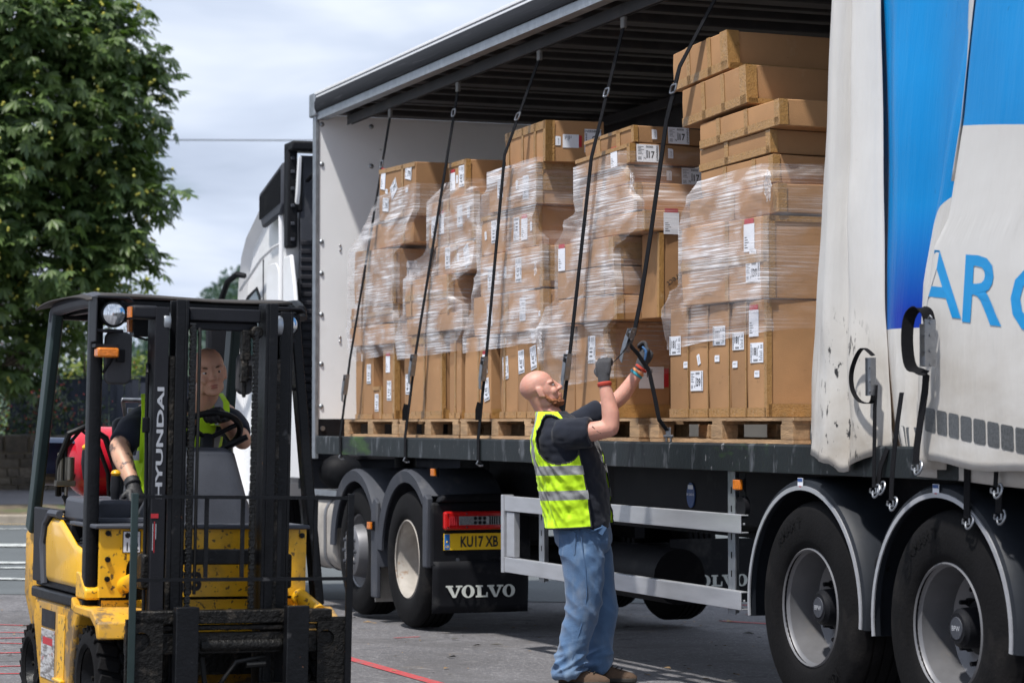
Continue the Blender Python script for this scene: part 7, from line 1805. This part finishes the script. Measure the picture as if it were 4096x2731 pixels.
b = MB(); b.prism(rounded(.12, .15, .02, 3), mz(-.100, -.160, .80), V(.774, -.633, 0), Z_, V(.012, .015, 0)); obj('back_pocket', b, 'jeans', jn, bevel=.004)
# shoes
def shoe(x, y, yaw, nm='shoe'):
    b = MB(); m_ = Matrix.Translation(V(x, y, 0)) @ Matrix.Rotation(yaw, 4, 'Z')
    sec = [(-.10, .036, .085), (-.06, .040, .105), (.0, .043, .10), (.06, .048, .082), (.12, .050, .066), (.165, .042, .052), (.19, .02, .035)]
    b.loft([[m_ @ V(px, math.cos(2 * PI * i / 16) * w_, .018 + max(0, math.sin(2 * PI * i / 16)) * (h_ - .018) - max(0, -math.sin(2 * PI * i / 16)) * .006) for i in range(16)] for px, w_, h_ in sec]); o = obj(nm, b, 'shoe_brown', man, smooth=60)
    s = MB(); s.prism([(px, w_ + .004) for px, w_, h_ in sec] + [(px, -w_ - .004) for px, w_, h_ in sec[::-1]], m_ @ V(0, 0, .0), m_.to_3x3() @ X_, m_.to_3x3() @ Y_, V(0, 0, .024)); obj('sole', s, 'shoe_sole', o, bevel=.005)
    l = MB()
    for k in range(4): px = .02 + k * .026; l.tube([m_ @ V(px, -.028, .094 - k * .008), m_ @ V(px + .008, 0, .104 - k * .009), m_ @ V(px, .028, .094 - k * .008)], .0035, n=5)
    obj('laces', l, 'shoe_sole', o)
shoe(-.045, -.105, R(-4)); shoe(.12, .105, R(-10))
# gloves
dN = (nW - nE).normalized(); g = MB(); hand_lumps(g, nW + dN * .035, dN + V(.10, .1, 0), V(.4, 1, .1), 1.02, 1.15, 1); gl = obj('glove', remeshed(g, .0045, 2), 'glove_grey', man, smooth=80)
b = MB(); b.lathe([(.037, -.012), (.041, -.006), (.041, .006), (.036, .012)], (0, 0, 0), axis='Z', n=24); q = dN.to_track_quat('Z', 'Y').to_matrix(); b.v = [tuple(nW + dN * .004 + q @ V(*p)) for p in b.v]; obj('cuff', b, 'cuff_red', gl)
dF = (V(.03, .0, .10)).normalized(); g = MB(); hand_lumps(g, fW + dF * .03, V(.06, .03, .12), V(-.9, .2, .25), 1.02, 1.0, -1); gl = obj('glove', remeshed(g, .0045, 2), 'glove_grey', man, smooth=80)
dA = (fW - fE).normalized(); q = dA.to_track_quat('Z', 'Y').to_matrix()
for nm, off, mt, rr_ in (('cuff', .012, 'cuff_red', .037), ('wristband', -.016, 'band_orange', .038), ('wristband', -.032, 'band_teal', .0385)):
    b = MB(); b.lathe([(rr_ - .003, -.008), (rr_ + .002, -.006), (rr_ + .002, .006), (rr_ - .003, .008)], axis='Z', n=24); b.v = [tuple(fW + dA * off + q @ V(*p)) for p in b.v]; obj(nm, b, mt, man if nm == 'wristband' else gl)
b = MB(); b.limb([fW + dF * .06 + V(.012, -.035, .0), fW + dF * .10 + V(.006, -.034, .01), fW + dF * .13 + V(-.02, -.024, .006)], [.007, .0085, .007], n=10); obj('palm_coating', b, 'glove_blue', gl)
b = MB(); b.tube([nS.lerp(nE, .62) + V(0, -.053, .02), nS.lerp(nE, .72) + V(0, -.054, -.01), nS.lerp(nE, .80) + V(.0, -.049, -.025)], .0028, n=5); obj('tattoo', b, 'eye_dark', man)

# ---- forklift driver
drv = thing('person', 'bald driver in hi-vis vest leaning to look past the forklift mast', 'person', F_ORG, F_EUL)
DH = Matrix.Translation(V(.205, .55, 1.735)) @ Euler((R(9), R(3), R(-98)), 'XYZ').to_matrix().to_4x4()
body = MB(); head_lumps(body, DH)
body.limb([DH @ V(-.03, 0, -.04), V(.205, .64, 1.60), V(.16, .74, 1.50)], [(.060, .060), (.064, .064), (.10, .09)], n=18)
body.limb([V(.14, .80, 1.47), V(.10, .84, 1.2), V(.08, .86, 1.08)], [(.17, .11), (.16, .12), (.15, .12)], n=18)
rS, rE, rW = V(-.05, .75, 1.525), V(-.235, .58, 1.36), V(-.215, .40, 1.19)
lS, lE, lW = V(.335, .70, 1.53), V(.375, .52, 1.40), V(.225, .36, 1.50)
body.limb([rS, rS.lerp(rE, .5), rE], [.062, .056, .048], n=16); body.limb([rE, rE.lerp(rW, .35) + V(-.006, -.006, 0), rW], [.050, .050, .033], n=16)
body.limb([lS, lS.lerp(lE, .5), lE], [.060, .054, .046], n=16); body.limb([lE, lE.lerp(lW, .35), lW], [.046, .045, .032], n=16)
bme = remeshed(body, .0055, 3)
bo = obj('body', bme, ['skin_tan', 'skin_tattoo'], drv, smooth=80)
for p in bme.polygons:
    c = p.center
    p.material_index = 1 if (c.x < -.13 and 1.20 < c.z < 1.46) else 0
face_bits(drv, DH, look=.002)
b = MB(); b.loft([[V(cx + math.cos(2 * PI * i / 28) * sx, cy + math.sin(2 * PI * i / 28) * sy, z) for i in range(28)] for z, cx, cy, sx, sy in ((1.05, .08, .86, .20, .14), (1.2, .09, .84, .205, .145), (1.36, .115, .80, .215, .14), (1.48, .13, .77, .20, .12), (1.565, .155, .725, .14, .095), (1.605, .185, .68, .088, .078))])
b.limb([V(-.03, .77, 1.49), rS.lerp(rE, .35), rS.lerp(rE, .92)], [.090, .080, .068], n=18, cap=False); b.limb([V(.28, .73, 1.50), lS.lerp(lE, .35), lS.lerp(lE, .8)], [.085, .075, .064], n=18, cap=False)
obj('t_shirt', remeshed(b, .010, 4, wrinkle=wrk(9, .009, 22, .004)), 'navy_cotton', drv, smooth=80)
def dv(u, v, off=.0):      # waistcoat front: two panels hanging from the shoulders
    z = 1.03 + .575 * v
    cx, cy, sx, sy = .085 + .10 * max(0, v - .3), .86 - .13 * v, .226 - .05 * max(0, v - .65) * 2.2, .192 - .02 * v
    t = R(180 + 180 * u)
    return V(cx + math.cos(t) * sx, cy + math.sin(t) * sy * (1.0 if v < .85 else .75), z)
def dskip(u, v):
    if .47 < u < .55: return True
    if v > .86 and .34 < u < .66: return True
    return v > .50 and (u < .10 or u > .90)
def dmat(u, v):
    if abs(v - .50) < .045 or abs(v - .22) < .045: return 1
    if v > .5 and (.20 < u < .28 or .72 < u < .82): return 1
    return 0
b = MB(); b.grid(lambda u, v: dv(u, v) + V(.006 * noise.noise(V(u * 20, v * 8, 1)), .008 * noise.noise(V(u * 12, v * 9, 5)), 0), 60, 48, skip=dskip, mif=dmat)
for s_, (xa, ya, za) in ((0, (-.045, .72, 1.595)), (1, (.315, .68, 1.605))): pass
vs_ = obj('hi_vis_vest', b, ['hi_vis', 'reflective'], drv, smooth=80); md = vs_.modifiers.new('t', 'SOLIDIFY'); md.thickness = .004
b = MB(); b.ribbon([(-.095, .54, 1.28), (-.09, .555, 1.40), (-.08, .57, 1.52), (-.06, .66, 1.615), (-.02, .78, 1.625), (.0, .86, 1.56), (.02, .92, 1.4)], (1, 0, 0), .10, .004); b.ribbon([(.275, .58, 1.47), (.28, .61, 1.585), (.275, .70, 1.635), (.26, .84, 1.56), (.22, .9, 1.4)], (1, 0, 0), .10, .004); obj('vest_shoulder', b, 'hi_vis', vs_, smooth=60)
b = MB(); b.ribbon([(.268, .574, 1.475), (.272, .604, 1.59), (.268, .70, 1.641)], (1, 0, 0), .045, .003); obj('shoulder_band', b, 'reflective', vs_, smooth=60)
b = MB(); b.ribbon([(-.075, .55, 1.36), (-.09, .48, 1.28), (-.13, .40, 1.19), (-.185, .34, 1.09), (-.225, .31, 1.01)], (.8, 0, -.6), .11, .006); obj('vest_flap', b, 'hi_vis', vs_, smooth=60)
b = MB(); b.limb([(.0, .86, 1.07), (-.03, .62, 1.13), (-.02, .40, 1.10), (-.0, .32, .9)], [(.11, .09), (.10, .09), (.075, .07), (.06, .06)], n=18); b.limb([(.16, .86, 1.07), (.20, .62, 1.13), (.22, .42, 1.10), (.22, .34, .9)], [(.11, .09), (.10, .09), (.075, .07), (.06, .06)], n=18); b.ell((.08, .88, 1.06), (.2, .15, .1), n=20)
obj('trousers', remeshed(b, .011, 3, wrinkle=wrk(10, .008)), 'work_trousers', drv, smooth=80)
dR = (rW - rE).normalized(); g = MB(); hand_lumps(g, rW + dR * .03, dR + V(0, -.1, -.6), V(-.2, .9, -.2), 1.05, .75, -1); gl = obj('glove', remeshed(g, .0045, 2), 'glove_black', drv, smooth=80)
b = MB(); b.lathe([(.036, -.02), (.040, -.015), (.040, .015), (.036, .02)], axis='Z', n=24); q = dR.to_track_quat('Z', 'Y').to_matrix(); b.v = [tuple(rW + dR * .005 + q @ V(*p)) for p in b.v]; obj('cuff', b, 'glove_black', gl)
dL = (lW - lE).normalized(); g = MB(); hand_lumps(g, lW + dL * .02, dL + V(-.2, -.1, .0), V(0, -.35, -1), 1.05, 1.1, 1); obj('glove', remeshed(g, .0045, 2), 'glove_black', drv, smooth=80)
